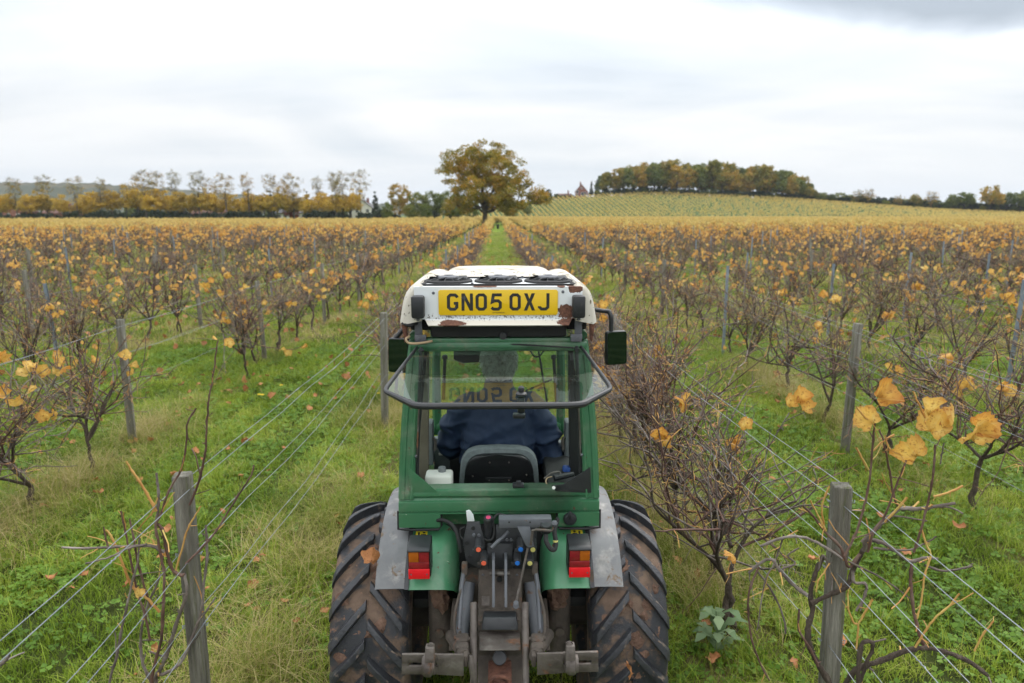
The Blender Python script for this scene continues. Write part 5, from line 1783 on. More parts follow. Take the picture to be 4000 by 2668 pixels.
# rear panel with flaking paint
def build_rear_panel():
    m, t, b = new_mat('rusting_white_panel')
    L = t.links.new
    tc = N(t, 'ShaderNodeTexCoord')
    sep = N(t, 'ShaderNodeSeparateXYZ'); L(tc.outputs['Object'], sep.inputs[0])
    nz = N(t, 'ShaderNodeTexNoise', i_Scale=26.0, i_Detail=8.0, i_Roughness=0.65); L(tc.outputs['Object'], nz.inputs['Vector'])
    nf = N(t, 'ShaderNodeTexNoise', i_Scale=120.0, i_Detail=5.0, i_Roughness=0.7); L(tc.outputs['Object'], nf.inputs['Vector'])
    X, Z = sep.outputs[0], sep.outputs[2]

    def blob(cx, cz, rx, rz):
        dx = math_n(t, 'DIVIDE', math_n(t, 'SUBTRACT', X, cx), rx)
        dz = math_n(t, 'DIVIDE', math_n(t, 'SUBTRACT', Z, cz), rz)
        return math_n(t, 'SUBTRACT', 1.0, math_n(t, 'ADD', math_n(t, 'MULTIPLY', dx, dx), math_n(t, 'MULTIPLY', dz, dz)))
    f = None
    for (cx, cz, rx, rz) in ((0.298, 2.125, 0.045, 0.040), (0.305, 2.083, 0.055, 0.020), (0.335, 2.228, 0.040, 0.024), (-0.195, 2.079, 0.075, 0.014), (0.275, 2.236, 0.02, 0.006), (-0.06, 2.236, 0.06, 0.004)):
        bb = blob(cx, cz, rx, rz)
        f = bb if f is None else math_n(t, 'MAXIMUM', f, bb)
    f = math_n(t, 'ADD', math_n(t, 'MAXIMUM', f, -1.0), math_n(t, 'MULTIPLY', math_n(t, 'SUBTRACT', nz.outputs['Fac'], 0.5), 3.2))
    mr = N(t, 'ShaderNodeMapRange'); L(f, mr.inputs['Value']); mr.inputs['From Min'].default_value = 0.28; mr.inputs['From Max'].default_value = 0.34
    rc = ramp(t, [(0.3, (0.05, 0.025, 0.02)), (0.5, (0.13, 0.06, 0.04)), (0.72, (0.24, 0.115, 0.07))])
    L(nf.outputs['Fac'], rc.inputs[0])
    # specks of lichen and dirt along the lower edge
    sp = math_n(t, 'ADD', math_n(t, 'MULTIPLY', math_n(t, 'ABSOLUTE', math_n(t, 'SUBTRACT', Z, 2.103)), -7.0), nf.outputs['Fac'])
    m2 = N(t, 'ShaderNodeMapRange'); L(sp, m2.inputs['Value']); m2.inputs['From Min'].default_value = 0.50; m2.inputs['From Max'].default_value = 0.56
    low = N(t, 'ShaderNodeMapRange'); L(Z, low.inputs['Value']); low.inputs['From Min'].default_value = 2.088; low.inputs['From Max'].default_value = 2.094
    base = N(t, 'ShaderNodeMix', data_type='RGBA'); L(low.outputs[0], base.inputs[0]); base.inputs[6].default_value = (0.62, 0.59, 0.51, 1); base.inputs[7].default_value = (0.68, 0.71, 0.72, 1)
    a = N(t, 'ShaderNodeMix', data_type='RGBA'); L(m2.outputs[0], a.inputs[0]); L(base.outputs[2], a.inputs[6]); a.inputs[7].default_value = (0.07, 0.055, 0.035, 1)
    c = N(t, 'ShaderNodeMix', data_type='RGBA'); L(mr.outputs[0], c.inputs[0]); L(a.outputs[2], c.inputs[6]); L(rc.outputs[0], c.inputs[7])
    L(c.outputs[2], b.inputs['Base Color'])
    ro = N(t, 'ShaderNodeMix', data_type='FLOAT'); L(mr.outputs[0], ro.inputs[0]); ro.inputs[2].default_value = 0.38; ro.inputs[3].default_value = 0.95
    L(ro.outputs[0], b.inputs['Roughness'])
    bp = N(t, 'ShaderNodeBump', i_Strength=0.5, i_Distance=0.002); bp.invert = True
    L(mr.outputs[0], bp.inputs['Height']); L(bp.outputs[0], b.inputs['Normal'])

    def shape(bm):
        a_ = [(-0.367, 2.094), (-0.322, 2.094), (0.322, 2.094), (0.367, 2.094), (0.367, 2.236), (-0.367, 2.236)]
        y0, th = 2.960, 0.010
        f1 = [bm.verts.new((x, y0, z)) for x, z in a_]
        bm.faces.new(f1[::-1])
        top = [bm.verts.new((x, y0 + 0.045, z)) for x, z in ((0.367, 2.2375), (-0.367, 2.2375))]
        bm.faces.new((f1[5], f1[4], top[0], top[1]))
        lip = [bm.verts.new((x, 2.925, z)) for x, z in ((-0.305, 2.072), (0.305, 2.072))]
        bm.faces.new((f1[1], f1[2], lip[1], lip[0]))
        lb = [bm.verts.new((x, 2.932, z)) for x, z in ((-0.305, 2.067), (0.305, 2.067))]
        bm.faces.new((lip[0], lip[1], lb[1], lb[0]))
        bk = [bm.verts.new((x, y0 + th, 2.090)) for x in (-0.322, 0.322)]
        bm.faces.new((lb[0], lb[1], bk[1], bk[0]))
        for s, i in ((-1, 0), (1, 1)):
            bm.faces.new((f1[1 + i], lip[i], lb[i], bk[i]))
    return quick('roof_rear_panel', [m], shape)


rear_panel = build_rear_panel()
for s in (-1, 1):
    box('work_lamp', M['black'], (s * 0.347, 2.930, 2.153), (0.056, 0.052, 0.098), 0.010)
    quick('panel_bolt', [M['greymetal']], lambda bm: add_cyl(bm, (s * 0.352, 2.962, 2.094), (s * 0.352, 2.953, 2.094), 0.008, 8, bev=0.002), rear_panel)
for (x, z) in ((-0.283, 2.2095), (0.281, 2.2135)):
    quick('panel_bolt', [M['greymetal']], lambda bm: add_lathe(bm, [(0, 0.006), (0.004, 0.005), (0.007, 0.0)], (x, 2.960, z), Matrix.Rotation(R(90), 3, 'X'), 10), rear_panel)


# ---- number plate and its characters
def ribbon(bm, pts, wd, closed, fn, mi=0):
    P = [Vector((p[0], p[1])) for p in pts]
    n = len(P)
    Ls, Rs = [], []
    for i in range(n):
        if closed or 0 < i < n - 1:
            d0 = (P[i] - P[i - 1]).normalized(); d1 = (P[(i + 1) % n] - P[i]).normalized()
            t = (d0 + d1).normalized(); nn = Vector((-t.y, t.x)); k = 1 / max(0.35, nn.dot(Vector((-d1.y, d1.x))))
        else:
            d1 = (P[1] - P[0]).normalized() if i == 0 else (P[-1] - P[-2]).normalized()
            nn = Vector((-d1.y, d1.x)); k = 1
        Ls.append(bm.verts.new(fn(P[i] + nn * wd / 2 * k))); Rs.append(bm.verts.new(fn(P[i] - nn * wd / 2 * k)))
    for i in range(n if closed else n - 1):
        j = (i + 1) % n
        bm.faces.new((Rs[i], Rs[j], Ls[j], Ls[i]))


GLYPH = {
    'O': ('r', [(16, 7), (34, 7), (43, 16), (43, 63), (34, 72), (16, 72), (7, 63), (7, 16)], True),
    'G': ('r', [(46, 60), (43, 66), (36, 72), (16, 72), (7, 63), (7, 16), (16, 7), (34, 7), (43, 16), (43, 34), (30, 34)], False),
    '5': ('r', [(49, 72), (13, 72), (8, 40), (18, 45), (34, 45), (43, 36), (43, 16), (34, 7), (14, 7), (4, 14)], False),
    'J': ('r', [(43, 79), (43, 16), (34, 7), (15, 7), (6, 16), (6, 20)], False),
    'N': ('p', [(0, 0), (13, 0), (13, 50), (36, 0), (50, 0), (50, 79), (37, 79), (37, 31), (14.5, 79), (0, 79)]),
    'X': ('p', [(0, 0), (15, 0), (25, 27), (35, 0), (50, 0), (33.5, 40), (49, 79), (34, 79), (25, 54), (16, 79), (1, 79), (16.5, 40)]),
}


def build_plate():
    w_, h_, rd = 0.52, 0.111, 0.010
    pts = []
    for (cx, cz, a0) in ((w_ / 2 - rd, h_ / 2 - rd, 0), (-w_ / 2 + rd, h_ / 2 - rd, 90), (-w_ / 2 + rd, -h_ / 2 + rd, 180), (w_ / 2 - rd, -h_ / 2 + rd, 270)):
        for q in range(5):
            a = R(a0 + q * 22.5)
            pts.append((-0.001 + cx + rd * math.cos(a), 2.957, 2.168 + cz + rd * math.sin(a)))
    pl = quick('number_plate', [M['plateyellow']], lambda bm: add_prism(bm, pts, (0, -0.004, 0), 0.0008), rear_panel)
    # left edges of the characters relative to the plate centre
    for ch, x0 in zip('GNO5OXJ', (-0.2235, -0.160, -0.099, -0.034, 0.0485, 0.111, 0.1735)):
        g = GLYPH[ch]
        k = 0.96 / 1000
        fn = lambda p: Vector((-0.001 + x0 + p.x * k * 1.04, 2.9522, 2.168 - 0.0375 + 0.002 + p.y * k))

        def shape(bm):
            if g[0] == 'r': ribbon(bm, g[1], 13.5, g[2], fn)
            else: bm.faces.new([bm.verts.new(fn(Vector(p))) for p in g[1]])
        o = quick('letter', [M['letter']], shape, pl)
    for (txt, sz, x, z) in (('N P SEYMOUR', 0.0085, 0.0, 2.1205),):
        cu = bpy.data.curves.new('supplier_name', 'FONT')
        cu.body = txt; cu.size = sz; cu.align_x = 'CENTER'; cu.extrude = 0.0002
        tmp = bpy.data.objects.new('tmp', cu)
        cu.materials.append(M['letter'])
        C.objects.link(tmp)
        tm = bpy.data.meshes.new_from_object(tmp.evaluated_get(bpy.context.evaluated_depsgraph_get()))
        bpy.data.objects.remove(tmp)
        o = bpy.data.objects.new('supplier_name', tm)
        C.objects.link(o)
        o.parent = pl
        o.location = Vector((x, 2.9524, z)); o.rotation_euler = (R(90), 0, 0)


build_plate()

# ---- under the roof, cab header
box('roof_duct', M['blackmat'], (0, 3.16, 2.040), (0.61, 0.30, 0.075), 0.012, roof)
quick('duct_drain', [M['black']], lambda bm: add_cyl(bm, (0.02, 3.005, 2.012), (0.02, 2.995, 2.012), 0.016, 14), roof)
for s in (-1, 1):
    def br(bm):
        add_box(bm, (s * 0.356, 3.00, 2.045), (0.034, 0.006, 0.09), 0.002)
        add_box(bm, (s * 0.347, 2.992, 2.003), (0.052, 0.006, 0.034), 0.002)
        add_cyl(bm, (s * 0.352, 2.989, 2.003), (s * 0.352, 2.985, 2.003), 0.006, 10)
    quick('roof_bracket', [M['greymetal']], br)
    plate('roof_side_skirt', M['rust'], [(s * 0.432, 2.99, 2.085), (s * 0.405, 2.99, 2.085), (s * 0.41, 2.99, 1.99), (s * 0.418, 2.99, 1.985), (s * 0.424, 2.99, 2.03)], (0, 0.03, 0), 0.001, roof)
quick('cab_header', [M['green']], lambda bm: (add_box(bm, (0, 3.055, 1.962), (0.80, 0.10, 0.046), 0.014), add_box(bm, (0, 3.03, 1.99), (0.74, 0.05, 0.02), 0.005)))
tube('coiled_hose', M['tanpipe'], [at(1600, 1313, 2.99), at(1586, 1325, 2.97), at(1600, 1341, 2.965), at(1645, 1340, 2.97), at(1690, 1332, 2.98)], 0.0055, 8, sm=5)
tube('roof_cable', M['blackmat'], [at(1630, 1262, 2.99), at(1600, 1272, 2.97), at(1570, 1262, 2.98)], 0.006, 7, sm=5)

# ---- cab frame
def pillar(s, top, bot, wid, dep, mat, name, ridge=True):
    def shape(bm):
        sec = [(-wid / 2, 0.012), (-wid / 2 + 0.012, 0), (-wid * 0.12, 0), (-wid * 0.05, 0.006), (wid * 0.22, 0.006), (wid * 0.30, 0), (wid / 2 - 0.008, 0), (wid / 2, 0.010), (wid / 2, dep), (-wid / 2, dep)]
        rings = []
        for t in np.linspace(0, 1, 7):
            p = Vector(bot).lerp(Vector(top), t)
            p.x += s * 0.010 * math.sin(math.pi * t)
            rings.append([bm.verts.new((p.x - s * a, p.y + b, p.z)) for a, b in sec])
        for a, b in zip(rings[:-1], rings[1:]):
            for i in range(len(sec)):
                j = (i + 1) % len(sec)
                bm.faces.new((a[i], a[j], b[j], b[i]))
        bm.faces.new(rings[0][::-1]); bm.faces.new(rings[-1])
    return quick(name, [mat], shape)


for s in (-1, 1):
    pillar(s, (s * 0.368, 3.02, 1.985), (s * 0.428, 2.952, 1.26), 0.072, 0.075, M['green'], 'rear_pillar')
    # dark seal and inner strut of the door opening
    tube('door_seal', M['blackmat'], [(s * 0.335, 3.07, 1.94), (s * 0.375, 3.03, 1.55), (s * 0.385, 3.01, 1.30)], 0.010, 8)
    quick('door_post', [M['browntrim'] if s < 0 else M['blackmat']], lambda bm: add_prism(bm, [(s * 0.345, 3.30, 1.93), (s * 0.40, 3.30, 1.93), (s * 0.42, 3.28, 1.22), (s * 0.36, 3.28, 1.22)], (0, 0.05, 0), 0.006))
    quick('front_pillar', [M['green']], lambda bm: add_tube(bm, [(s * 0.37, 4.18, 2.03), (s * 0.395, 4.22, 1.6), (s * 0.40, 4.24, 1.15)], [0.028, 0.028, 0.03], 8))
    # side wall below the door window, with inner grey plastic
    quick('cab_side', [M['green']], lambda bm: add_prism(bm, [(s * 0.455, 2.98, 1.28), (s * 0.455, 4.25, 1.20), (s * 0.44, 4.25, 0.72), (s * 0.44, 3.75, 0.62), (s * 0.44, 3.62, 0.95), (s * 0.45, 3.30, 1.15), (s * 0.455, 2.98, 1.15)], (-s * 0.02, 0, 0), 0.003))
    quick('door_glass', [M['glass']], lambda bm: bm.faces.new([bm.verts.new(p) for p in ((s * 0.447, 3.04, 1.285), (s * 0.447, 4.20, 1.21), (s * 0.40, 4.17, 1.98), (s * 0.40, 3.08, 1.98))]))
    quick('door_rail', [M['green']], lambda bm: add_tube(bm, [(s * 0.385, 3.06, 2.0), (s * 0.385, 4.18, 2.03)], 0.022, 8))
    # grey handle housings inside the doors
    def hh(bm):
        add_box(bm, (s * 0.372, 3.55, 1.33), (0.035, 0.10, 0.24), 0.012)
        add_tube(bm, [(s * 0.35, 3.50, 1.37), (s * 0.34, 3.50, 1.35), (s * 0.345, 3.50, 1.30)], 0.008, 6, mi=1)
    quick('door_handle', [M['cabgrey'], M['bare']], hh)
quick('windscreen_rail', [M['green']], lambda bm: (add_box(bm, (0, 4.23, 1.20), (0.80, 0.06, 0.055), 0.012), add_box(bm, (0, 4.19, 2.025), (0.76, 0.05, 0.04), 0.01)))
quick('windscreen', [M['glass']], lambda bm: bm.faces.new([bm.verts.new(p) for p in ((-0.385, 4.245, 1.225), (0.385, 4.245, 1.225), (0.36, 4.205, 2.01), (-0.36, 4.205, 2.01))]))
quick('cab_floor', [M['blackmat']], lambda bm: (add_box(bm, (0, 3.62, 0.70), (0.84, 1.22, 0.05), 0.01), add_box(bm, (0, 3.10, 1.00), (0.84, 0.12, 0.36), 0.02)))
quick('dashboard', [M['blackmat']], lambda bm: add_prism(bm, [(-0.30, 4.20, 1.17), (-0.30, 4.02, 1.16), (-0.30, 3.96, 1.08), (-0.30, 4.05, 0.72), (-0.30, 4.20, 0.72)], (0.60, 0, 0), 0.01))
box('side_panel', M['cabgrey'], (-0.335, 4.02, 1.08), (0.13, 0.05, 0.24), 0.008)
box('panel_latch', M['whiteplastic'], (-0.345, 3.99, 1.10), (0.05, 0.006, 0.016), 0.002)
box('side_panel', M['cabgrey'], (0.335, 4.02, 1.06), (0.13, 0.05, 0.22), 0.008)

def lower_rear(bm):
    prof = [(3.04, 1.300), (2.972, 1.302), (2.960, 1.296), (2.957, 1.283), (2.957, 1.272), (2.966, 1.266), (2.968, 1.258), (2.962, 1.250), (2.950, 1.246), (2.948, 1.238), (2.948, 1.202), (2.956, 1.198), (2.956, 1.193), (2.946, 1.190)]
    hw = 0.462
    for (x0, x1, extra) in ((-hw, -0.272, True), (-0.272, 0.272, False), (0.272, hw, True)):
        p = prof + ([(2.944, 1.125), (2.960, 1.118), (3.05, 1.118)] if extra else [(3.02, 1.186), (3.03, 1.10), (3.05, 1.10)])
        a = [bm.verts.new((x0, y, z)) for y, z in p]; b = [bm.verts.new((x1, y, z)) for y, z in p]
        for i in range(len(p) - 1):
            bm.faces.new((a[i], a[i + 1], b[i + 1], b[i]))
        if extra:
            bm.faces.new(a); bm.faces.new(b[::-1])
    bmesh.ops.remove_doubles(bm, verts=bm.verts[:], dist=0.0004)


quick('rear_panel', [M['green']], lower_rear, ang=25)
for s in (-1, 1):
    tube('panel_seal', M['blackmat'], [(s * 0.466, 2.96, 1.20), (s * 0.466, 2.945, 1.118), (s * 0.40, 2.945, 1.112), (s * 0.28, 2.945, 1.114), (s * 0.268, 2.96, 1.13), (s * 0.268, 2.96, 1.18)], 0.006, 6)
plate('corner_gusset', M['green'], [at(1597, 1828, 2.958), at(1597, 1924, 2.958), at(1712, 1924, 2.958)], (0, 0.006, 0), 0.001)
plate('corner_gusset', M['black'], [at(2306, 1826, 2.956), at(2310, 1926, 2.956), at(2225, 1922, 2.956), at(2170, 1918, 2.956), at(2157, 1898, 2.956), at(2200, 1894, 2.956)], (0, 0.006, 0), 0.001)
quick('window_catch', [M['black']], lambda bm: (add_box(bm, (0.088, 2.985, 1.312), (0.052, 0.03, 0.02), 0.004), add_box(bm, (0.09, 2.98, 1.326), (0.022, 0.02, 0.016), 0.003)))
tube('worn_knob', M['whiteplastic'], [at(2163, 1905, 2.965), at(2163, 1905, 2.94)], 0.008, 10)
quick('plug_socket', [M['black']], lambda bm: (add_lathe(bm, [(0.030, 0), (0.031, 0.012), (0.027, 0.020), (0.012, 0.024), (0, 0.024)], at(2226, 2024, 2.945), Matrix.Rotation(R(90), 3, 'X'), 20), add_box(bm, at(2226, 2012, 2.925), (0.012, 0.016, 0.034), 0.003)))

# ---- rear window, swung up on its hinges


def on_window(px, py):
    d = ray(px, py)
    # the pane lies in the plane z = 1.962 + 0.09 (y - 3.03)
    t = (1.962 - 3.03 * 0.09 - CAM_H) / (d.z - 0.09 * d.y)
    return Vector((0, 0, CAM_H)) + d * t


HEX = [on_window(*p) for p in ((1638, 1344), (1500, 1527), (1626, 1587), (2268, 1583), (2390, 1519), (2258, 1338))]
win = quick('rear_window', [M['glass_rear']], lambda bm: bm.faces.new([bm.verts.new(p) for p in HEX]))


def frame(bm):
    n = len(HEX)
    P = []
    for i in range(n):
        a, b, c = HEX[i - 1], HEX[i], HEX[(i + 1) % n]
        for t in (0.0, 0.25, 0.5, 0.75, 1.0):
            k = 0.10 if i in (1, 2, 3, 4) else 0.05
            p0 = b + (a - b).normalized() * k * (b - a).length; p1 = b + (c - b).normalized() * k * (c - b).length
            P.append((1 - t) ** 2 * p0 + 2 * t * (1 - t) * b + t * t * p1)
    rads = [0.0065] * 5 + [0.009] * 5 + [0.0125] * 10 + [0.009] * 5 + [0.0065] * 5
    P.append(P[0]); rads.append(0.0065)
    V, F = tube_np([tuple(p) for p in P], rads, 10)
    vs_ = [bm.verts.new(v) for v in V]
    for f in F: bm.faces.new([vs_[i] for i in f])


quick('window_frame', [M['black']], frame, win)


def wp(px, py, dz=0.0):
    p = on_window(px, py); p.z += dz; return p


kn = wp(2036, 1545)
quick('window_knob', [M['black']], lambda bm: add_lathe(bm, [(0.020, 0.002), (0.021, 0.008), (0.016, 0.012), (0.010, 0.014), (0.012, 0.022), (0.011, 0.030), (0.006, 0.035), (0, 0.036)], kn, n=20), win)
quick('window_latch', [M['black']], lambda bm: (add_box(bm, kn + Vector((0, 0.0, -0.035)), (0.026, 0.024, 0.06), 0.006), add_box(bm, kn + Vector((-0.008, -0.01, -0.072)), (0.045, 0.026, 0.02), 0.006)), win)
for (px, py) in ((1702, 1338), (2195, 1334)):
    p = on_window(px, py + 6)
    quick('window_hinge', [M['blackmat']], lambda bm: (add_box(bm, p + Vector((0, 0, 0.014)), (0.030, 0.05, 0.03), 0.006), add_cyl(bm, p + Vector((-0.024, 0.01, 0.02)), p + Vector((0.024, 0.01, 0.02)), 0.009, 10)), win)
for (px, py) in ((1810, 1345), (1645, 1370), (2252, 1365)):
    q = on_window(px, py)
    quick('window_bolt', [M['black']], lambda bm: add_lathe(bm, [(0.013, 0.001), (0.013, 0.006), (0.007, 0.008), (0.007, 0.015), (0, 0.017)], q, n=14), win)
for s, a, b in ((-1, on_window(1645, 1372), at(1629, 1782, 2.985)), (1, on_window(2252, 1367), at(2268, 1776, 2.985))):
    mid = a.lerp(b, 0.5)
    tube('gas_strut', M['black'], [a, mid], 0.0085, 10)
    tube('strut_rod', M['bare'], [mid, b], 0.004, 8)
    tube('strut_pin', M['greymetal'], [b + Vector((s * 0.035, 0, 0)), b], 0.008, 8)
wa = [on_window(1893, 1352) + Vector((0, 0, 0.01)), on_window(2030, 1356) + Vector((0, 0, 0.012)), on_window(2240, 1367) + Vector((0, 0, 0.01))]
tube('rear_wiper', M['blackmat'], wa, 0.004, 6)
quick('wiper_motor', [M['blackmat']], lambda bm: (add_box(bm, on_window(1860, 1344) + Vector((0, 0.03, 0.02)), (0.10, 0.05, 0.022), 0.006), add_box(bm, on_window(2065, 1338) + Vector((0, 0.03, 0.02)), (0.05, 0.04, 0.022), 0.006)))

# ---- mirrors
def mirror(s, cpx, cpy, wpx, hpx, Y, arm):
    c = at(cpx, cpy, Y)
    k = (Y * 1.03) / FPX
    w_, h_ = wpx * k, hpx * k
    rot = Matrix.Rotation(R(14 * s), 3, 'Z') @ Matrix.Rotation(R(-4), 3, 'X')
    mo = quick('wing_mirror', [M['black']], lambda bm: add_box(bm, c + rot @ Vector((0, 0.022, 0)), (w_, 0.036, h_), 0.014, rot, seg=3))

    def gl(bm):
        pts = []
        rd = 0.012
        for (cx, cz, a0) in ((w_ / 2 - rd - 0.005, h_ / 2 - rd - 0.005, 0), (-w_ / 2 + rd + 0.005, h_ / 2 - rd - 0.005, 90), (-w_ / 2 + rd + 0.005, -h_ / 2 + rd + 0.005, 180), (w_ / 2 - rd - 0.005, -h_ / 2 + rd + 0.005, 270)):
            for q in range(4):
                a = R(a0 + q * 30)
                pts.append(c + rot @ Vector((cx + rd * math.cos(a), 0.0025, cz + rd * math.sin(a))))
        bm.faces.new([bm.verts.new(p) for p in pts])
    quick('mirror_glass', [M['mirror']], gl, mo)
    tube('mirror_arm', M['black'], arm, 0.011, 10, sm=5)


mirror(1, 2412, 1360, 88, 134, 3.25, [(0.40, 3.30, 2.10), at(2350, 1214, 3.28), at(2377, 1218, 3.28), at(2387, 1240, 3.27), at(2388, 1300, 3.27), at(2400, 1345, 3.275)])
mirror(-1, 1553, 1390, 86, 136, 3.30, [(-0.40, 3.34, 2.08), (-0.44, 3.33, 2.02), at(1540, 1330, 3.335), at(1545, 1370, 3.335)])

# ---- inside the cab
def seat_back(bm, grow, y0, dy, zt=1.345):
    # rounded-top outline, wider at the bottom
    pts = []
    hw, zb = 0.178 + grow, 1.02
    for t in np.linspace(0, 1, 15):
        a = math.pi * t
        rx = hw
        x = -rx * math.cos(a)
        ex = 0.45
        pts.append((math.copysign(abs(math.cos(a)) ** ex, -math.cos(a)) * hw * (1 - 0.03 * math.sin(a)), (zt - 0.13 + grow) + 0.13 * math.sin(a) ** 0.75))
    pts = [(-hw - 0.018, zb)] + pts + [(hw + 0.018, zb)]
    add_prism(bm, [(x, y0 + 0.10 * max(0, (1.35 - z)) * 0.4, z) for x, z in pts], (0, dy, 0), 0.008)


SX = 0.0
quick('seat_shell', [M['seatblack']], lambda bm: seat_back(bm, 0.0, 3.300, 0.045))
quick('seat_back', [M['seatgrey']], lambda bm: seat_back(bm, 0.024, 3.328, 0.07))
quick('seat_cushion', [M['seatgrey']], lambda bm: add_box(bm, (0, 3.62, 1.02), (0.44, 0.46, 0.12), 0.04, seg=3))
quick('seat_base', [M['blackmat']], lambda bm: add_box(bm, (0, 3.60, 0.84), (0.34, 0.38, 0.26), 0.03))
quick('seat_plate', [M['seatblack']], lambda bm: (add_box(bm, (-0.002, 3.300, 1.195), (0.135, 0.012, 0.06), 0.005), add_box(bm, (-0.002, 3.292, 1.205), (0.075, 0.01, 0.008), 0.002)))
for (x, z) in ((-0.048, 1.305), (0.050, 1.305), (-0.135, 1.232), (0.140, 1.237), (-0.050, 1.210), (0.050, 1.210)):
    quick('seat_bolt', [M['bare']], lambda bm: add_lathe(bm, [(0.005, 0), (0.004, 0.004), (0, 0.005)], (x, 3.298, z), Matrix.Rotation(R(90), 3, 'X'), 8))
tank = quick('washer_bottle', [M['whiteplastic']], lambda bm: add_box(bm, (-0.285, 3.08, 1.295), (0.128, 0.09, 0.092), 0.014, seg=3))
quick('bottle_cap', [M['cabgrey']], lambda bm: add_lathe(bm, [(0.018, -0.004), (0.018, 0.016), (0.016, 0.020), (0, 0.020)], (-0.272, 3.09, 1.343), n=18), tank)
for (px, py, Y, topc) in ((2155, 1705, 3.75, 'black'), (2190, 1815, 3.45, 'capred')):
    p = at(px, py, Y)
    lv = quick('gear_lever', [M['blackmat']], lambda bm: add_tube(bm, [p + Vector((0.02, 0.02, -0.20)), p + Vector((0.012, 0.01, -0.08)), p], 0.006, 8))
    quick('lever_knob', [M['black']], lambda bm: add_lathe(bm, [(0.006, -0.03), (0.013, -0.018), (0.017, 0.0), (0.013, 0.014), (0.006, 0.019), (0, 0.02)], p, n=16), lv)
    quick('knob_cap', [M['capred']], lambda bm: add_lathe(bm, [(0.009, 0.0188), (0.007, 0.0215), (0, 0.0225)], p, n=12), lv)
box('control_console', M['blackmat'], (0.31, 3.32, 1.215), (0.15, 0.46, 0.09), 0.02)
box('blue_pouch', M['blueitem'], tuple(at(2212, 1838, 3.3)), (0.04, 0.05, 0.05), 0.012)
tube('torch', M['black'], [at(2165, 1868, 3.12), at(2240, 1852, 3.15)], [0.016, 0.012], 10)
tube('wire_loop', M['bare'], [at(2125, 1870, 3.1), at(2150, 1850, 3.15), at(2180, 1842, 3.2), at(2190, 1852, 3.2)], 0.004, 6, sm=4)
tube('console_cable', M['tanpipe'], [at(2150, 1910, 3.02), at(2133, 1885, 3.03), at(2137, 1868, 3.06), at(2155, 1862, 3.1)], 0.003, 6, sm=4)
quick('sun_visor', [M['blackmat']], lambda bm: add_prism(bm, [at(1772, 1362, 3.9), at(1790, 1352, 3.9), at(1915, 1352, 3.9), at(1926, 1368, 3.9), at(1918, 1415, 3.9), at(1880, 1412, 3.9), at(1812, 1420, 3.9), at(1771, 1405, 3.9)], (0, 0.02, 0), 0.004))
for pts in ([(1738, 1395, 4.16), (1732, 1560, 4.18)], [(2163, 1395, 4.16), (2175, 1590, 4.18)]):
    P = [at(*p) for p in pts]
    quick('grab_rail', [M['blackmat']], lambda bm: (add_tube(bm, P, 0.011, 8), add_lathe(bm, [(0, -0.018), (0.016, -0.01), (0.019, 0), (0.014, 0.012), (0, 0.018)], P[0], n=12)))
for pts in ([(2104, 1372, 4.19), (2120, 1470, 4.2), (2142, 1600, 4.22)], [(2156, 1482, 4.215), (2035, 1535, 4.215)], [(2070, 1365, 4.19), (2085, 1390, 4.19), (2105, 1392, 4.19), (2128, 1366, 4.19)]):
    tube('front_wiper', M['blackmat'], [at(*p) for p in pts], 0.006, 6, sm=3)
# steering wheel and column
def steer(bm):
    c = Vector((0, 3.98, 1.26)); q = Matrix.Rotation(R(-38), 3, 'X')
    add_tube(bm, [c + q @ Vector((0.185 * math.cos(t), 0.185 * math.sin(t), 0)) for t in np.linspace(0, 2 * math.pi, 33)], 0.014, 8, cap=False)
    for a in (0.5, 2.6, 4.71):
        add_tube(bm, [c, c + q @ Vector((0.18 * math.cos(a), 0.18 * math.sin(a), 0))], 0.010, 6)
    add_tube(bm, [c, c + q @ Vector((0, 0, -0.25))], 0.03, 10)


quick('steering_wheel', [M['blackmat']], steer)

# ---- fenders
AX_Y, AX_Z = 3.27, 0.54


def arc_sheet(bm, sec, a0, a1, n, thick=0.004, flare=0.0):
    """section list (x, r) swept about the axle; angle 0 = rearwards, 90 = up"""
    rows = []
    for t in np.linspace(0, 1, n):
        a = R(a0 + (a1 - a0) * t)
        rows.append([bm.verts.new((x, AX_Y - r * math.cos(a), AX_Z + r * math.sin(a))) for x, r in sec])
    for a, b in zip(rows[:-1], rows[1:]):
        for i in range(len(sec) - 1):
            bm.faces.new((a[i], a[i + 1], b[i + 1], b[i]))


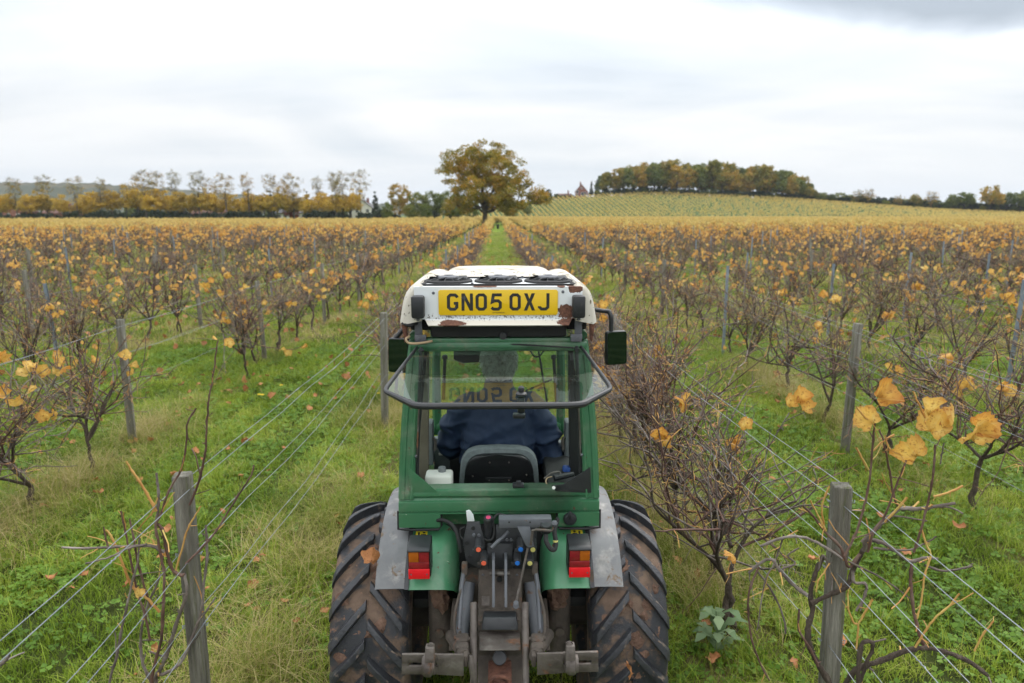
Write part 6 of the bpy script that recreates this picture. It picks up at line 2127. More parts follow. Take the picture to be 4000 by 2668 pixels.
for s in (-1, 1):
    outer = [(0.408, 0.604), (0.36, 0.607), (0.30, 0.607), (0.262, 0.602), (0.235, 0.588), (0.215, 0.562), (0.204, 0.525), (0.198, 0.47), (0.196, 0.40)]
    inner = [(x - 0.004 if x < 0.25 else x, r - 0.006) for x, r in outer][::-1]
    fd = quick('fender', [M['green_fender']], lambda bm: arc_sheet(bm, [(s * x, r) for x, r in outer + [(0.20, 0.40)] + inner + [outer[0]]], 37, 118, 22), ang=30)
    gsec = [(0.421, 0.609), (0.47, 0.609), (0.53, 0.604), (0.556, 0.592), (0.558, 0.584), (0.53, 0.595), (0.421, 0.600), (0.421, 0.609)]
    quick('fender_extension', [M['greyplastic']], lambda bm: arc_sheet(bm, [(s * x, r) for x, r in gsec], 37.5, 130, 22), fd, ang=30)
    quick('fender_strip', [M['darkmetal']], lambda bm: arc_sheet(bm, [(s * x, r) for x, r in ((0.404, 0.607), (0.404, 0.6135), (0.424, 0.6135), (0.424, 0.607))], 37, 90, 14), fd)
    # tail lamp
    cx = -1 if s < 0 else 1
    def P3(pxl, py, Y):       # photograph pixel of the left lamp, mirrored for the right one
        v = at(pxl, py, Y); v.x = v.x if s < 0 else -v.x - 0.0; return v
    zt, zb, zr = P3(1636, 2150, 2.742).z, P3(1636, 2219, 2.742).z, P3(1636, 2258, 2.742).z
    lx = P3(1636, 2185, 2.742).x
    out = -1 if s < 0 else 1
    hood = quick('tail_lamp', [M['black']], lambda bm: add_prism(bm, [(lx - 0.049, 2.728, zt - 0.004), (lx - 0.049, 2.728, zt + 0.006), (lx - 0.049, 2.745, zt + 0.014), (lx - 0.049, 2.85, zt + 0.020), (lx - 0.049, 2.85, zr), (lx - 0.049, 2.752, zr - 0.002), (lx - 0.049, 2.752, zt - 0.004)], (0.098, 0, 0), 0.005))
    w2, hh_ = 0.088, zt - zb
    ax, rx = lx + out * w2 * 0.25, lx - out * w2 * 0.25
    ya, hs = 2.746, 0.62
    quick('amber_lens', [M['amber']], lambda bm: add_box(bm, (ax, ya, zt - hh_ * hs / 2 - 0.002), (w2 * 0.5 - 0.0006, 0.022, hh_ * hs), 0.003), hood)
    quick('red_lens', [M['redlens']], lambda bm: (add_box(bm, (rx, ya, zt - hh_ * hs / 2 - 0.002), (w2 * 0.5 - 0.0006, 0.022, hh_ * hs), 0.003), add_box(bm, (lx, ya, zt - hh_ * (1 + hs) / 2 - 0.002), (w2, 0.0215, hh_ * (1 - hs)), 0.003)), hood)
    rz = Vector((lx, 2.738, (zb + zr) / 2 - 0.002))
    rf = quick('red_reflector', [M['reflector']], lambda bm: add_box(bm, rz, (0.092, 0.008, zb - zr), 0.003), hood)
    for q in (-1, 1):
        quick('reflector_rivet', [M['greymetal']], lambda bm: add_cyl(bm, rz + Vector((q * 0.034, -0.003, 0)), rz + Vector((q * 0.034, -0.006, 0)), 0.0035, 8), rf)
    st = quick('warning_sticker', [M['sticker']], lambda bm: arc_sheet(bm, [(s * 0.337, 0.6095), (s * 0.391, 0.6095)], 59.5, 63.0, 4), fd)
    quick('sticker_pictogram', [M['blackmat']], lambda bm: (arc_sheet(bm, [(s * 0.343, 0.6102), (s * 0.366, 0.6102)], 60.0, 61.4, 3), arc_sheet(bm, [(s * 0.372, 0.6102), (s * 0.380, 0.6102)], 60.2, 62.4, 3), arc_sheet(bm, [(s * 0.347, 0.6102), (s * 0.358, 0.6102)], 61.8, 62.6, 3)), st)


# ---- rear wheels
def crown(x):
    """tyre surface radius across its width; x from -1 to 1"""
    return 0.508 - 0.018 * abs(x) ** 2.4 - (0.10 * ((abs(x) - 0.92) / 0.08) ** 2 if abs(x) > 0.92 else 0)


def rear_wheel(s):
    xc, hw, ax_y, ax_z = s * 0.598, 0.170, AX_Y, AX_Z - 0.022
    prof = [(-1.0, 0.30), (-1.08, 0.36), (-1.10, 0.42), (-1.05, 0.462), (-0.97, 0.486), (-0.9, 0.492), (-0.6, 0.502), (-0.3, 0.506), (0, 0.508), (0.3, 0.506), (0.6, 0.502), (0.9, 0.492), (0.97, 0.486), (1.05, 0.462), (1.10, 0.42), (1.08, 0.36), (1.0, 0.30), (0.9, 0.29), (-0.9, 0.29), (-1.0, 0.30)]
    rot = Matrix.Rotation(R(90), 3, 'Y')
    wheel = quick('rear_wheel', [M['rubber']], lambda bm: add_lathe(bm, [(r, u * hw) for u, r in prof], (xc, ax_y, ax_z), rot, 72), ang=50)
    rim = quick('rim', [M['dirtymetal']], lambda bm: add_lathe(bm, [(0.305, -0.15), (0.315, -0.15), (0.30, -0.12), (0.27, -0.09), (0.26, 0.05), (0.30, 0.12), (0.315, 0.15), (0.30, 0.15), (0.24, 0.06), (0.14, 0.03), (0.12, 0.06), (0, 0.06), (0, -0.02), (0.24, -0.04), (0.26, -0.09), (0.305, -0.15)], (xc, ax_y, ax_z), rot, 40), wheel)

    # one lug mesh for each half of the tread, wrapped round the tyre
    def lug(half, seed):
        r = random.Random(seed)
        bm = bmesh.new()
        rows = []
        n = 9
        for k in range(n):
            t = k / (n - 1)
            u = (1.06 - t * 1.02) * half                  # across the tread: shoulder to just past the middle
            ph = 0.40 * t ** 0.92 + 0.02                   # the lug leads towards the apex
            wd = 0.043 + 0.014 * (1 - t) + (0.006 if k in (0, n - 1) else 0)
            hgt = 0.036 * (1.0 if 0 < k < n - 1 else 0.80)
            rad = crown(max(-0.999, min(0.999, u))) if abs(u) < 0.97 else 0.486 - (abs(u) - 0.97) * 0.35
            row = []
            for (dw, dh) in ((-0.62, -0.015), (-0.5, 0.55), (-0.40, 0.95), (-0.3, 1.0), (0.3, 1.0), (0.40, 0.95), (0.5, 0.55), (0.62, -0.015)):
                a = ph + dw * wd / 0.52 + r.uniform(-0.002, 0.002)
                rr = rad + (hgt * dh if dh > 0 else -0.012) + r.uniform(-0.001, 0.001)
                # angle measured about the axle from the rear, upwards
                row.append(bm.verts.new((u * hw, -rr * math.cos(a), rr * math.sin(a))))
            rows.append(row)
        for a, b in zip(rows[:-1], rows[1:]):
            for i in range(len(a) - 1):
                bm.faces.new((a[i], a[i + 1], b[i + 1], b[i]))
        bm.faces.new(rows[0]); bm.faces.new(rows[-1][::-1])
        return bm_mesh('tyre_lug', bm, [M['lugrubber']], 32)
    ls = [(h, [lug(h, q) for q in range(3)]) for h in (-1, 1)]
    NL = 20
    for h, ms in ls:
        for k in range(NL):
            o = bpy.data.objects.new('lug', ms[k % 3])
            C.objects.link(o)
            o.parent = wheel
            o.matrix_parent_inverse = Matrix.Identity(4)
            o.location = (xc, ax_y, ax_z)
            o.rotation_euler = (-2 * math.pi * (k + (0.5 if h * s > 0 else 0.0)) / NL + (0.10 if s > 0 else 0.0), 0, 0)
    # clods of mud stuck to the tread
    r = random.Random(8 + s)
    for k in range(11):
        a = R(r.uniform(4, 66)); u = r.uniform(-0.6, 0.9) * s
        rad = crown(u) + 0.002

        def clod(bm):
            n = 10
            c = bm.verts.new((xc + u * hw, ax_y - (rad + 0.012) * math.cos(a), ax_z + (rad + 0.012) * math.sin(a)))
            ring = []
            sz = r.uniform(0.018, 0.042)
            for q in range(n):
                g = 2 * math.pi * q / n
                m_ = sz * r.uniform(0.6, 1.2)
                aa = a + m_ * math.sin(g) / rad
                rr = crown(max(-0.95, min(0.95, u + m_ * math.cos(g) / hw))) - 0.002 + r.uniform(0, 0.006)
                ring.append(bm.verts.new((xc + u * hw + m_ * math.cos(g), ax_y - rr * math.cos(aa), ax_z + rr * math.sin(aa))))
            for q in range(n): bm.faces.new((c, ring[q], ring[(q + 1) % n]))
        quick('mud_clod', [M['mud']], clod, wheel)


rear_wheel(-1)
rear_wheel(1)
lf = link('stuck_leaf', LEAFDRY[3]); lf.location = at(1448, 2196, 2.80); lf.rotation_euler = (R(70), 0.4, 0.5); lf.scale = (0.8, 0.8, 0.8)
tag(lf, 'crumpled brown leaf stuck on the left rear tyre beside the grey fender', 'leaf')
lf = link('stuck_leaf', LEAFDRY[1]); lf.location = at(2468, 2635, 2.63); lf.rotation_euler = (R(80), 0.2, 1.5); lf.scale = (0.7, 0.7, 0.7)
tag(lf, 'brown lobed leaf stuck low on the right rear tyre', 'leaf')

# ---- final drives, axle, gearbox
for s in (-1, 1):
    def fdv(bm):
        add_box(bm, (s * 0.285, 3.10, 0.62), (0.11, 0.34, 0.46), 0.05, seg=3)
        add_cyl(bm, (s * 0.34, AX_Y, AX_Z), (s * 0.58, AX_Y, AX_Z), 0.11, 20)
        add_cyl(bm, (s * 0.285, 2.94, 0.60), (s * 0.285, 2.915, 0.60), 0.022, 10)
    fo_ = quick('final_drive', [M['dirtymetal']], fdv)
    r = random.Random(3 + s)
    def cl(bm):
        g = bmesh.ops.create_icosphere(bm, subdivisions=3, radius=1.0)
        for v in g['verts']:
            n_ = mnoise.noise(v.co * 2.3 + Vector((s, 0, 0))) * 0.45 + mnoise.noise(v.co * 6) * 0.15
            v.co = Vector((v.co.x * 0.045, v.co.y * 0.05, v.co.z * 0.085)) * (1 + n_) + Vector((s * 0.275, 2.93, 0.80))
    quick('caked_mud', [M['mud']], cl, fo_)
quick('rear_axle', [M['dirtymetal']], lambda bm: (add_cyl(bm, (-0.40, AX_Y, 0.62), (0.40, AX_Y, 0.62), 0.10, 18), add_box(bm, (0, 3.20, 0.66), (0.36, 0.62, 0.42), 0.04)))
pz = lambda zx, zy, Y: at(1700 + 0.4386 * zx, 1980 + 0.4386 * zy, Y)      # reads the linkage close-up
quick('gearbox_cover', [M['dirtymetal']], lambda bm: (add_prism(bm, [pz(385, 560, 2.84), pz(770, 560, 2.84), pz(778, 1000, 2.76), pz(775, 1300, 2.70), pz(390, 1300, 2.70), pz(378, 1000, 2.76)], (0, 0.10, 0), 0.008), add_box(bm, (0, 2.78, 0.60), (0.19, 0.20, 0.44), 0.01)))
plate('valve_plate', M['darkmetal'], [pz(285, 135, 2.86), pz(395, 135, 2.86), pz(445, 330, 2.85), pz(400, 555, 2.84), pz(275, 490, 2.845), pz(247, 320, 2.85)], (0, 0.012, 0), 0.002)
for (zx, zy, r_) in ((338, 188, 19), (281, 320, 19), (308, 440, 15)):
    p = pz(zx, zy, 2.846 if zy > 250 else 2.856)
    quick('plate_hole_disc', [M['blackmat']], lambda bm: add_cyl(bm, p, p + Vector((0, -0.004, 0)), r_ * 0.4386 * 3 / FPX, 16))  # black disc set on the plate, painting the dark inside of a hole
for (zx, zy) in ((345, 245), (390, 248), (425, 600), (728, 600), (655, 345), (640, 288), (675, 288), (490, 345)):
    p = pz(zx, zy, 2.84)
    quick('linkage_bolt', [M['greymetal']], lambda bm: add_cyl(bm, p, p + Vector((0, -0.010, 0)), 0.0072, 6, bev=0.001))
plate('centre_plate', M['darkmetal'], [pz(465, 330, 2.83), pz(690, 330, 2.83), pz(690, 555, 2.82), pz(465, 555, 2.82)], (0, 0.010, 0), 0.002)
plate('upper_plate', M['darkmetal'], [pz(540, 165, 2.865), pz(905, 165, 2.865), pz(900, 555, 2.85), pz(545, 555, 2.85)], (0, 0.010, 0), 0.002)
quick('accessory_bar', [M['greymetal']], lambda bm: add_box(bm, (pz(565, 85, 2.80) + pz(1033, 168, 2.80)) / 2, ((pz(1033, 85, 2.8) - pz(565, 85, 2.8)).x, 0.05, 0.042), 0.004))
for zx in (658, 845):
    p = pz(zx, 136, 2.775)
    quick('bar_hole_disc', [M['blackmat']], lambda bm: add_cyl(bm, p, p + Vector((0, -0.002, 0)), 0.004, 10))  # small black disc on the bar stands in for a hole's shade
quick('bracket_angle', [M['whitepanel']], lambda bm: (add_prism(bm, [pz(275, 40, 2.86), pz(300, 30, 2.86), pz(315, 40, 2.86), pz(340, 75, 2.86), pz(350, 130, 2.86), pz(285, 130, 2.86)], (0, 0.008, 0), 0.001),))
fp = pz(473, 108, 2.85)
fil = quick('oil_filler', [M['darkmetal']], lambda bm: add_cyl(bm, fp + Vector((0, 0.035, -0.10)), fp, 0.020, 20, bev=0.002))
rotf = Matrix.Rotation(R(20), 3, 'X')
quick('filler_cap', [M['black']], lambda bm: add_lathe(bm, [(0.022, -0.01), (0.0225, 0.006), (0.020, 0.010), (0, 0.010)], fp, rotf, 22), fil)
quick('filler_label', [M['pinklabel']], lambda bm: add_lathe(bm, [(0.011, 0.0102), (0.010, 0.0108), (0, 0.0108)], fp, rotf, 16), fil)
for (zx, zy, cm) in ((385, 380, 'capred'), (432, 500, 'capred'), (762, 378, 'capblue'), (732, 500, 'capblue'), (870, 380, 'capyellow'), (843, 502, 'capyellow')):
    a = pz(zx, zy, 2.775)
    b = a + Vector((0, 0.07, 0.012))
    cp_ = quick('hydraulic_coupler', [M['darkmetal']], lambda bm: (add_cyl(bm, b, a, 0.0175, 18, bev=0.002), add_box(bm, a + Vector((-0.016, 0.012, -0.010)), (0.022, 0.012, 0.016), 0.003)))
    quick('coupler_cap', [M[cm]], lambda bm: add_cyl(bm, a, a + Vector((0, -0.004, 0)), 0.0108, 18, bev=0.001), cp_)
plate('lever_bracket', M['greymetal'], [pz(730, 178, 2.77), pz(842, 178, 2.77), pz(878, 345, 2.75), pz(860, 362, 2.75), pz(825, 360, 2.75), pz(805, 340, 2.75)], (0, 0.005, 0), 0.001)
lv = tube('control_rod', M['bare'], [pz(825, 365, 2.755), pz(775, 600, 2.74), pz(720, 850, 2.70)], 0.0055, 8)
tube('control_handle', M['bare'], [pz(850, 340, 2.74), pz(868, 210, 2.73), pz(900, 203, 2.73), pz(1040, 212, 2.72), pz(1058, 160, 2.72)], 0.006, 8)
kp = pz(1062, 148, 2.72)
quick('handle_knob', [M['greymetal']], lambda bm: add_lathe(bm, [(0, -0.014), (0.010, -0.010), (0.0142, 0), (0.010, 0.010), (0, 0.014)], kp, n=16))
quick('rod_end', [M['greymetal']], lambda bm: (add_cyl(bm, pz(720, 855, 2.71), pz(720, 855, 2.685), 0.011, 14), add_cyl(bm, pz(720, 880, 2.715), pz(720, 880, 2.70), 0.013, 14)))
tube('release_lever', M['greymetal'], [pz(652, 220, 2.83), pz(600, 275, 2.81), pz(560, 305, 2.80), pz(500, 365, 2.785)], [0.008, 0.007, 0.009, 0.007], 10)
for zx in (519, 629):
    quick('top_link_bracket', [M['greymetal']], lambda bm: add_prism(bm, [pz(zx - 13, 470, 2.76), pz(zx + 13, 470, 2.76), pz(zx + 13, 900, 2.66), pz(zx - 13, 900, 2.66)], (0, 0.07, 0.0), 0.004))
quick('top_link_pin', [M['bare']], lambda bm: (add_cyl(bm, pz(485, 595, 2.77), pz(665, 595, 2.77), 0.009, 14), add_cyl(bm, pz(553, 595, 2.765), pz(607, 595, 2.765), 0.012, 14)))
quick('pto_plug', [M['blackmat']], lambda bm: add_cyl(bm, pz(573, 645, 2.82), pz(573, 645, 2.78), 0.013, 14, bev=0.002))
plate('data_plate', M['bare'], [pz(415, 795, 2.745), pz(483, 795, 2.745), pz(483, 876, 2.73), pz(415, 876, 2.73)], (0, -0.0025, 0), 0)
quick('hitch_cover', [M['black']], lambda bm: (add_prism(bm, [pz(430, 985, 2.655), pz(722, 985, 2.655), pz(740, 1100, 2.63), pz(412, 1100, 2.63)], (0, 0.05, 0), 0.004), add_cyl(bm, pz(573, 1000, 2.655), pz(573, 1000, 2.645), 0.007, 10)))
quick('hitch_plate', [M['bare']], lambda bm: add_prism(bm, [pz(395, 1118, 2.66), pz(752, 1118, 2.66), pz(760, 1238, 2.55), pz(760, 1282, 2.545), pz(392, 1282, 2.545), pz(392, 1238, 2.55)], (0, 0.012, -0.004), 0.002))
quick('pto_shaft', [M['darkmetal']], lambda bm: add_cyl(bm, pz(573, 1335, 2.70), pz(573, 1345, 2.60), 0.030, 20, bev=0.003))
for zx0, zx1 in ((342, 342), (802, 806)):
    tube('hitch_post', M['bare'], [pz(zx0, 850, 2.64), pz(zx0, 1000, 2.60), pz(zx1, 1250, 2.54), pz(zx1, 1620, 2.46)], 0.0145, 12)
for (zx, zy) in ((480, 1455), (665, 1455)):
    p = pz(zx, zy, 2.66)
    quick('casing_bolt', [M['dirtymetal']], lambda bm: add_cyl(bm, p + Vector((0, 0.03, 0)), p, 0.012, 6, bev=0.002))
quick('lower_casing', [M['dirtymetal']], lambda bm: add_prism(bm, [pz(380, 1285, 2.69), pz(775, 1285, 2.69), pz(780, 1640, 2.60), pz(375, 1640, 2.60)], (0, 0.1, 0), 0.006))
tube('drawbar_ring', M['rust'], [pz(490, 1570, 2.52), pz(510, 1528, 2.52), pz(575, 1510, 2.52), pz(645, 1528, 2.52), pz(665, 1570, 2.52)], 0.0085, 10, sm=4)
quick('drawbar', [M['rust']], lambda bm: add_box(bm, (0, 2.60, 0.62), (0.10, 0.26, 0.03), 0.006))
tube('stub_lever', M['bare'], [pz(318, 1325, 2.44), pz(322, 1400, 2.43), pz(330, 1440, 2.43), pz(350, 1600, 2.42)], [0.0085, 0.013, 0.014, 0.011], 12)
for s in (-1, 1):
    mx = lambda zx: zx if s < 0 else 1148 - zx       # mirrored about the tractor's centre line in the close-up
    tube('lift_ram', M['greymetal'], [pz(mx(300), 670, 2.86), pz(mx(262), 900, 2.80), pz(mx(235), 1170, 2.72)], [0.030, 0.034, 0.030], 16)
    tube('lift_rod', M['greymetal'], [pz(mx(255), 560, 2.80), pz(mx(235), 700, 2.77), pz(mx(212), 1090, 2.66)], [0.009, 0.011, 0.010], 10)
    tube('check_link', M['dirtymetal'], [pz(mx(262), 640, 2.79), pz(mx(185), 900, 2.70), pz(mx(172), 1090, 2.65), pz(mx(195), 1150, 2.63), pz(mx(225), 1110, 2.63)], 0.0065, 8, sm=4)
    quick('rod_clevis', [M['dirtymetal']], lambda bm: (add_box(bm, pz(mx(262), 545, 2.80), (0.026, 0.03, 0.055), 0.006), add_box(bm, pz(mx(240), 1200, 2.60), (0.055, 0.06, 0.05), 0.012), add_cyl(bm, pz(mx(165), 1165, 2.60), pz(mx(320), 1180, 2.60), 0.009, 10), add_box(bm, pz(mx(238), 1275, 2.52), (0.056, 0.05, 0.055), 0.014), add_box(bm, pz(mx(272), 1345, 2.45), (0.018, 0.05, 0.05), 0.006)))
    tube('lower_link', M['dirtymetal'], [(s * 0.20, 3.05, 0.52), (s * 0.215, 2.75, 0.70), pz(mx(262), 1330, 2.45)], [0.03, 0.028, 0.024], 10)
    # slotted cross piece with its quick-release ball end
    z3 = lambda zx, zy, Y: (at(1240 + 0.4897 * zx, 1900 + 0.4897 * zy, Y) if s < 0 else Vector((-at(1240 + 0.4897 * zx, 1900 + 0.4897 * zy, Y).x + 0.004, Y, at(1240 + 0.4897 * zx, 1900 + 0.4897 * zy, Y).z)))
    ar = quick('hitch_arm', [M['bare']], lambda bm: (
        add_prism(bm, [z3(955, 1345, 2.36), z3(1165, 1345, 2.40), z3(1165, 1515, 2.40), z3(955, 1505, 2.36)], (0, 0.012, 0), 0.002),
        add_prism(bm, [z3(672, 1342, 2.36), z3(955, 1342, 2.36), z3(955, 1408, 2.36), z3(672, 1408, 2.36)], (0, 0.012, 0), 0.002),
        add_prism(bm, [z3(672, 1438, 2.36), z3(955, 1438, 2.36), z3(955, 1502, 2.36), z3(672, 1502, 2.36)], (0, 0.012, 0), 0.002),
        add_prism(bm, [z3(672, 1408, 2.361), z3(728, 1408, 2.361), z3(728, 1438, 2.361), z3(672, 1438, 2.361)], (0, 0.010, 0), 0)))
    quick('ball_end', [M['bare']], lambda bm: (add_lathe(bm, [(0.0, -0.024), (0.034, -0.024), (0.038, -0.018), (0.043, -0.012), (0.043, 0.008), (0.036, 0.014), (0.034, 0.024), (0, 0.024)], z3(888, 1425, 2.352), Matrix.Rotation(R(90), 3, 'Y') , 22),
                                          add_prism(bm, [z3(860, 1290, 2.315), z3(930, 1290, 2.315), z3(935, 1410, 2.30), z3(855, 1410, 2.30)], (0, 0.03, 0), 0.003)), ar)
    c = z3(905, 1275, 2.33)
    quick('pull_ring', [M['bare']], lambda bm: add_tube(bm, [c + Vector((0.012 * math.cos(t), 0.0, 0.013 * math.sin(t))) for t in np.linspace(0, 6.2832, 17)], 0.0028, 6, cap=False), ar)
    tube('stabiliser_spring', M['dirtymetal'], [pz(mx(175), 820, 2.92), pz(mx(160), 1000, 2.86), pz(mx(145), 1280, 2.78)], 0.012, 10)
# hoses and sockets
tube('left_hose', M['blackmat'], [pz(20, 120, 2.95), pz(70, 118, 2.93), pz(140, 150, 2.90), pz(185, 215, 2.88), pz(215, 330, 2.86), pz(225, 400, 2.86)], 0.0085, 9, sm=5)
tube('thin_hose', M['blackmat'], [pz(265, 180, 2.87), pz(225, 200, 2.87), pz(225, 255, 2.87), pz(250, 290, 2.86)], 0.004, 7, sm=5)
tube('filler_hose', M['blackmat'], [pz(430, 280, 2.86), pz(470, 298, 2.85), pz(510, 285, 2.85), pz(525, 210, 2.86), pz(515, 120, 2.87), pz(560, 65, 2.90), pz(620, 75, 2.9)], 0.0055, 8, sm=5)
tube('trailer_cable', M['blackmat'], [pz(985, 250, 2.78), pz(990, 310, 2.76), pz(1030, 375, 2.75), pz(1065, 375, 2.76), pz(1075, 310, 2.78), pz(1062, 215, 2.82), pz(1090, 110, 2.90)], 0.0105, 10, sm=6)
tube('cable_band', M['capyellow'], [pz(1072, 315, 2.7785), pz(1071, 298, 2.781)], 0.0118, 10)
quick('trailer_socket', [M['black']], lambda bm: (add_lathe(bm, [(0.018, -0.07), (0.017, -0.03), (0.023, -0.025), (0.024, 0.0), (0.020, 0.004), (0, 0.004)], pz(985, 150, 2.775), Matrix.Rotation(R(35), 3, 'X'), 20), add_box(bm, pz(985, 205, 2.80), (0.045, 0.03, 0.03), 0.008)))
for q, (px, py) in enumerate(((2205, 2600),)):
    pass

# ---- bonnet, front axle and front wheels (mostly hidden behind the cab)
quick('bonnet', [M['green']], lambda bm: add_prism(bm, [(-0.25, 4.27, 0.58), (-0.25, 4.27, 1.09), (-0.25, 5.0, 1.02), (-0.25, 5.5, 0.93), (-0.25, 5.62, 0.84), (-0.25, 5.64, 0.58)], (0.50, 0, 0), 0.05))
quick('front_grille', [M['black']], lambda bm: add_box(bm, (0, 5.63, 0.82), (0.40, 0.03, 0.34), 0.01))
for s in (-1, 1):
    quick('headlamp', [M['frame_white']], lambda bm: add_cyl(bm, (s * 0.15, 5.63, 0.98), (s * 0.15, 5.66, 0.98), 0.055, 18, bev=0.006))
quick('front_axle', [M['dirtymetal']], lambda bm: (add_cyl(bm, (-0.45, 5.05, 0.40), (0.45, 5.05, 0.40), 0.06, 14), add_box(bm, (0, 4.7, 0.55), (0.30, 1.7, 0.25), 0.03)))
for s in (-1, 1):
    rot = Matrix.Rotation(R(90), 3, 'Y')
    fw = quick('front_wheel', [M['rubber']], lambda bm: add_lathe(bm, [(0.21, -0.10), (0.34, -0.125), (0.375, -0.10), (0.38, 0), (0.375, 0.10), (0.34, 0.125), (0.21, 0.10), (0.20, 0), (0.21, -0.10)], (s * 0.55, 5.05, 0.40), rot, 48))
    quick('rim', [M['dirtymetal']], lambda bm: add_lathe(bm, [(0.215, -0.09), (0.19, -0.06), (0.18, 0.02), (0.08, 0.04), (0, 0.04), (0, -0.02), (0.18, -0.03), (0.215, -0.09)], (s * 0.55, 5.05, 0.40), rot, 28), fw)

    def fl(bm):
        for k in range(18):
            a = 2 * math.pi * k / 18
            for h in (-1, 1):
                a2 = a + (0.17 if h > 0 else 0)
                add_box(bm, (s * 0.55 + h * 0.055, 5.05 + 0.388 * math.cos(a2), 0.40 + 0.388 * math.sin(a2)), (0.11, 0.026, 0.035), 0.003, Matrix.Rotation(a2 - math.pi / 2, 3, 'X') @ Matrix.Rotation(h * 0.6, 3, 'Z'), seg=1)
    tag(quick('tread', [M['lugrubber']], fl, fw), kind='stuff')


# ------------------------------------------------------------------ the driver
M['skin'] = pmat('skin', [(0.3, (0.42, 0.24, 0.18)), (0.7, (0.50, 0.30, 0.23))], 8, rough=0.55)
M['jacket'] = pmat('navy_jacket_cloth', [(0.3, (0.008, 0.018, 0.050)), (0.7, (0.012, 0.027, 0.070))], 6, rough=0.75, bump=0.15, bscale=300)
M['trousers'] = pmat('dark_work_trousers', [(0.3, (0.02, 0.025, 0.035)), (0.7, (0.035, 0.04, 0.05))], 6, rough=0.9)
M['hair'] = pmat('grey_curly_hair', [(0.3, (0.34, 0.31, 0.27)), (0.5, (0.62, 0.59, 0.54)), (0.75, (0.80, 0.78, 0.74))], 45, rough=0.6)


def voxel(bm, size, iters=4):
    me = bpy.data.meshes.new('tmp')
    bmesh.ops.recalc_face_normals(bm, faces=bm.faces[:])
    bm.to_mesh(me); bm.free()
    o = bpy.data.objects.new('tmp', me)
    C.objects.link(o)
    md = o.modifiers.new('r', 'REMESH'); md.mode = 'VOXEL'; md.voxel_size = size
    sm = o.modifiers.new('s', 'SMOOTH'); sm.factor = 0.5; sm.iterations = iters
    dg = bpy.context.evaluated_depsgraph_get()
    out = bpy.data.meshes.new_from_object(o.evaluated_get(dg))
    bpy.data.objects.remove(o)
    bpy.data.meshes.remove(me)
    return out


def loft(bm, rings, n=20):
    """rings: (centre, rx, ry, tilt about x) ellipses"""
    rs = []
    for (c, rx, ry, tl) in rings:
        q = Matrix.Rotation(tl, 3, 'X')
        rs.append([bm.verts.new(Vector(c) + q @ Vector((rx * math.cos(2 * math.pi * i / n), ry * math.sin(2 * math.pi * i / n), 0))) for i in range(n)])
    for a, b in zip(rs[:-1], rs[1:]):
        for i in range(n):
            j = (i + 1) % n
            bm.faces.new((a[i], a[j], b[j], b[i]))
    bm.faces.new(rs[0][::-1]); bm.faces.new(rs[-1])


def ball(bm, c, r, sc=(1, 1, 1), sub=3):
    g = bmesh.ops.create_icosphere(bm, subdivisions=sub, radius=1.0)
    for v in g['verts']:
        v.co = Vector(c) + Vector((v.co.x * r * sc[0], v.co.y * r * sc[1], v.co.z * r * sc[2]))


HD = Vector((0.0, 3.64, 1.745))
ARMS = {-1: [(-0.165, 3.55, 1.52), (-0.235, 3.60, 1.42), (-0.275, 3.66, 1.30), (-0.255, 3.75, 1.25), (-0.20, 3.87, 1.27), (-0.17, 3.93, 1.30)],
        1: [(0.165, 3.55, 1.52), (0.235, 3.56, 1.40), (0.272, 3.57, 1.26), (0.275, 3.60, 1.18), (0.235, 3.74, 1.19), (0.18, 3.90, 1.27)]}


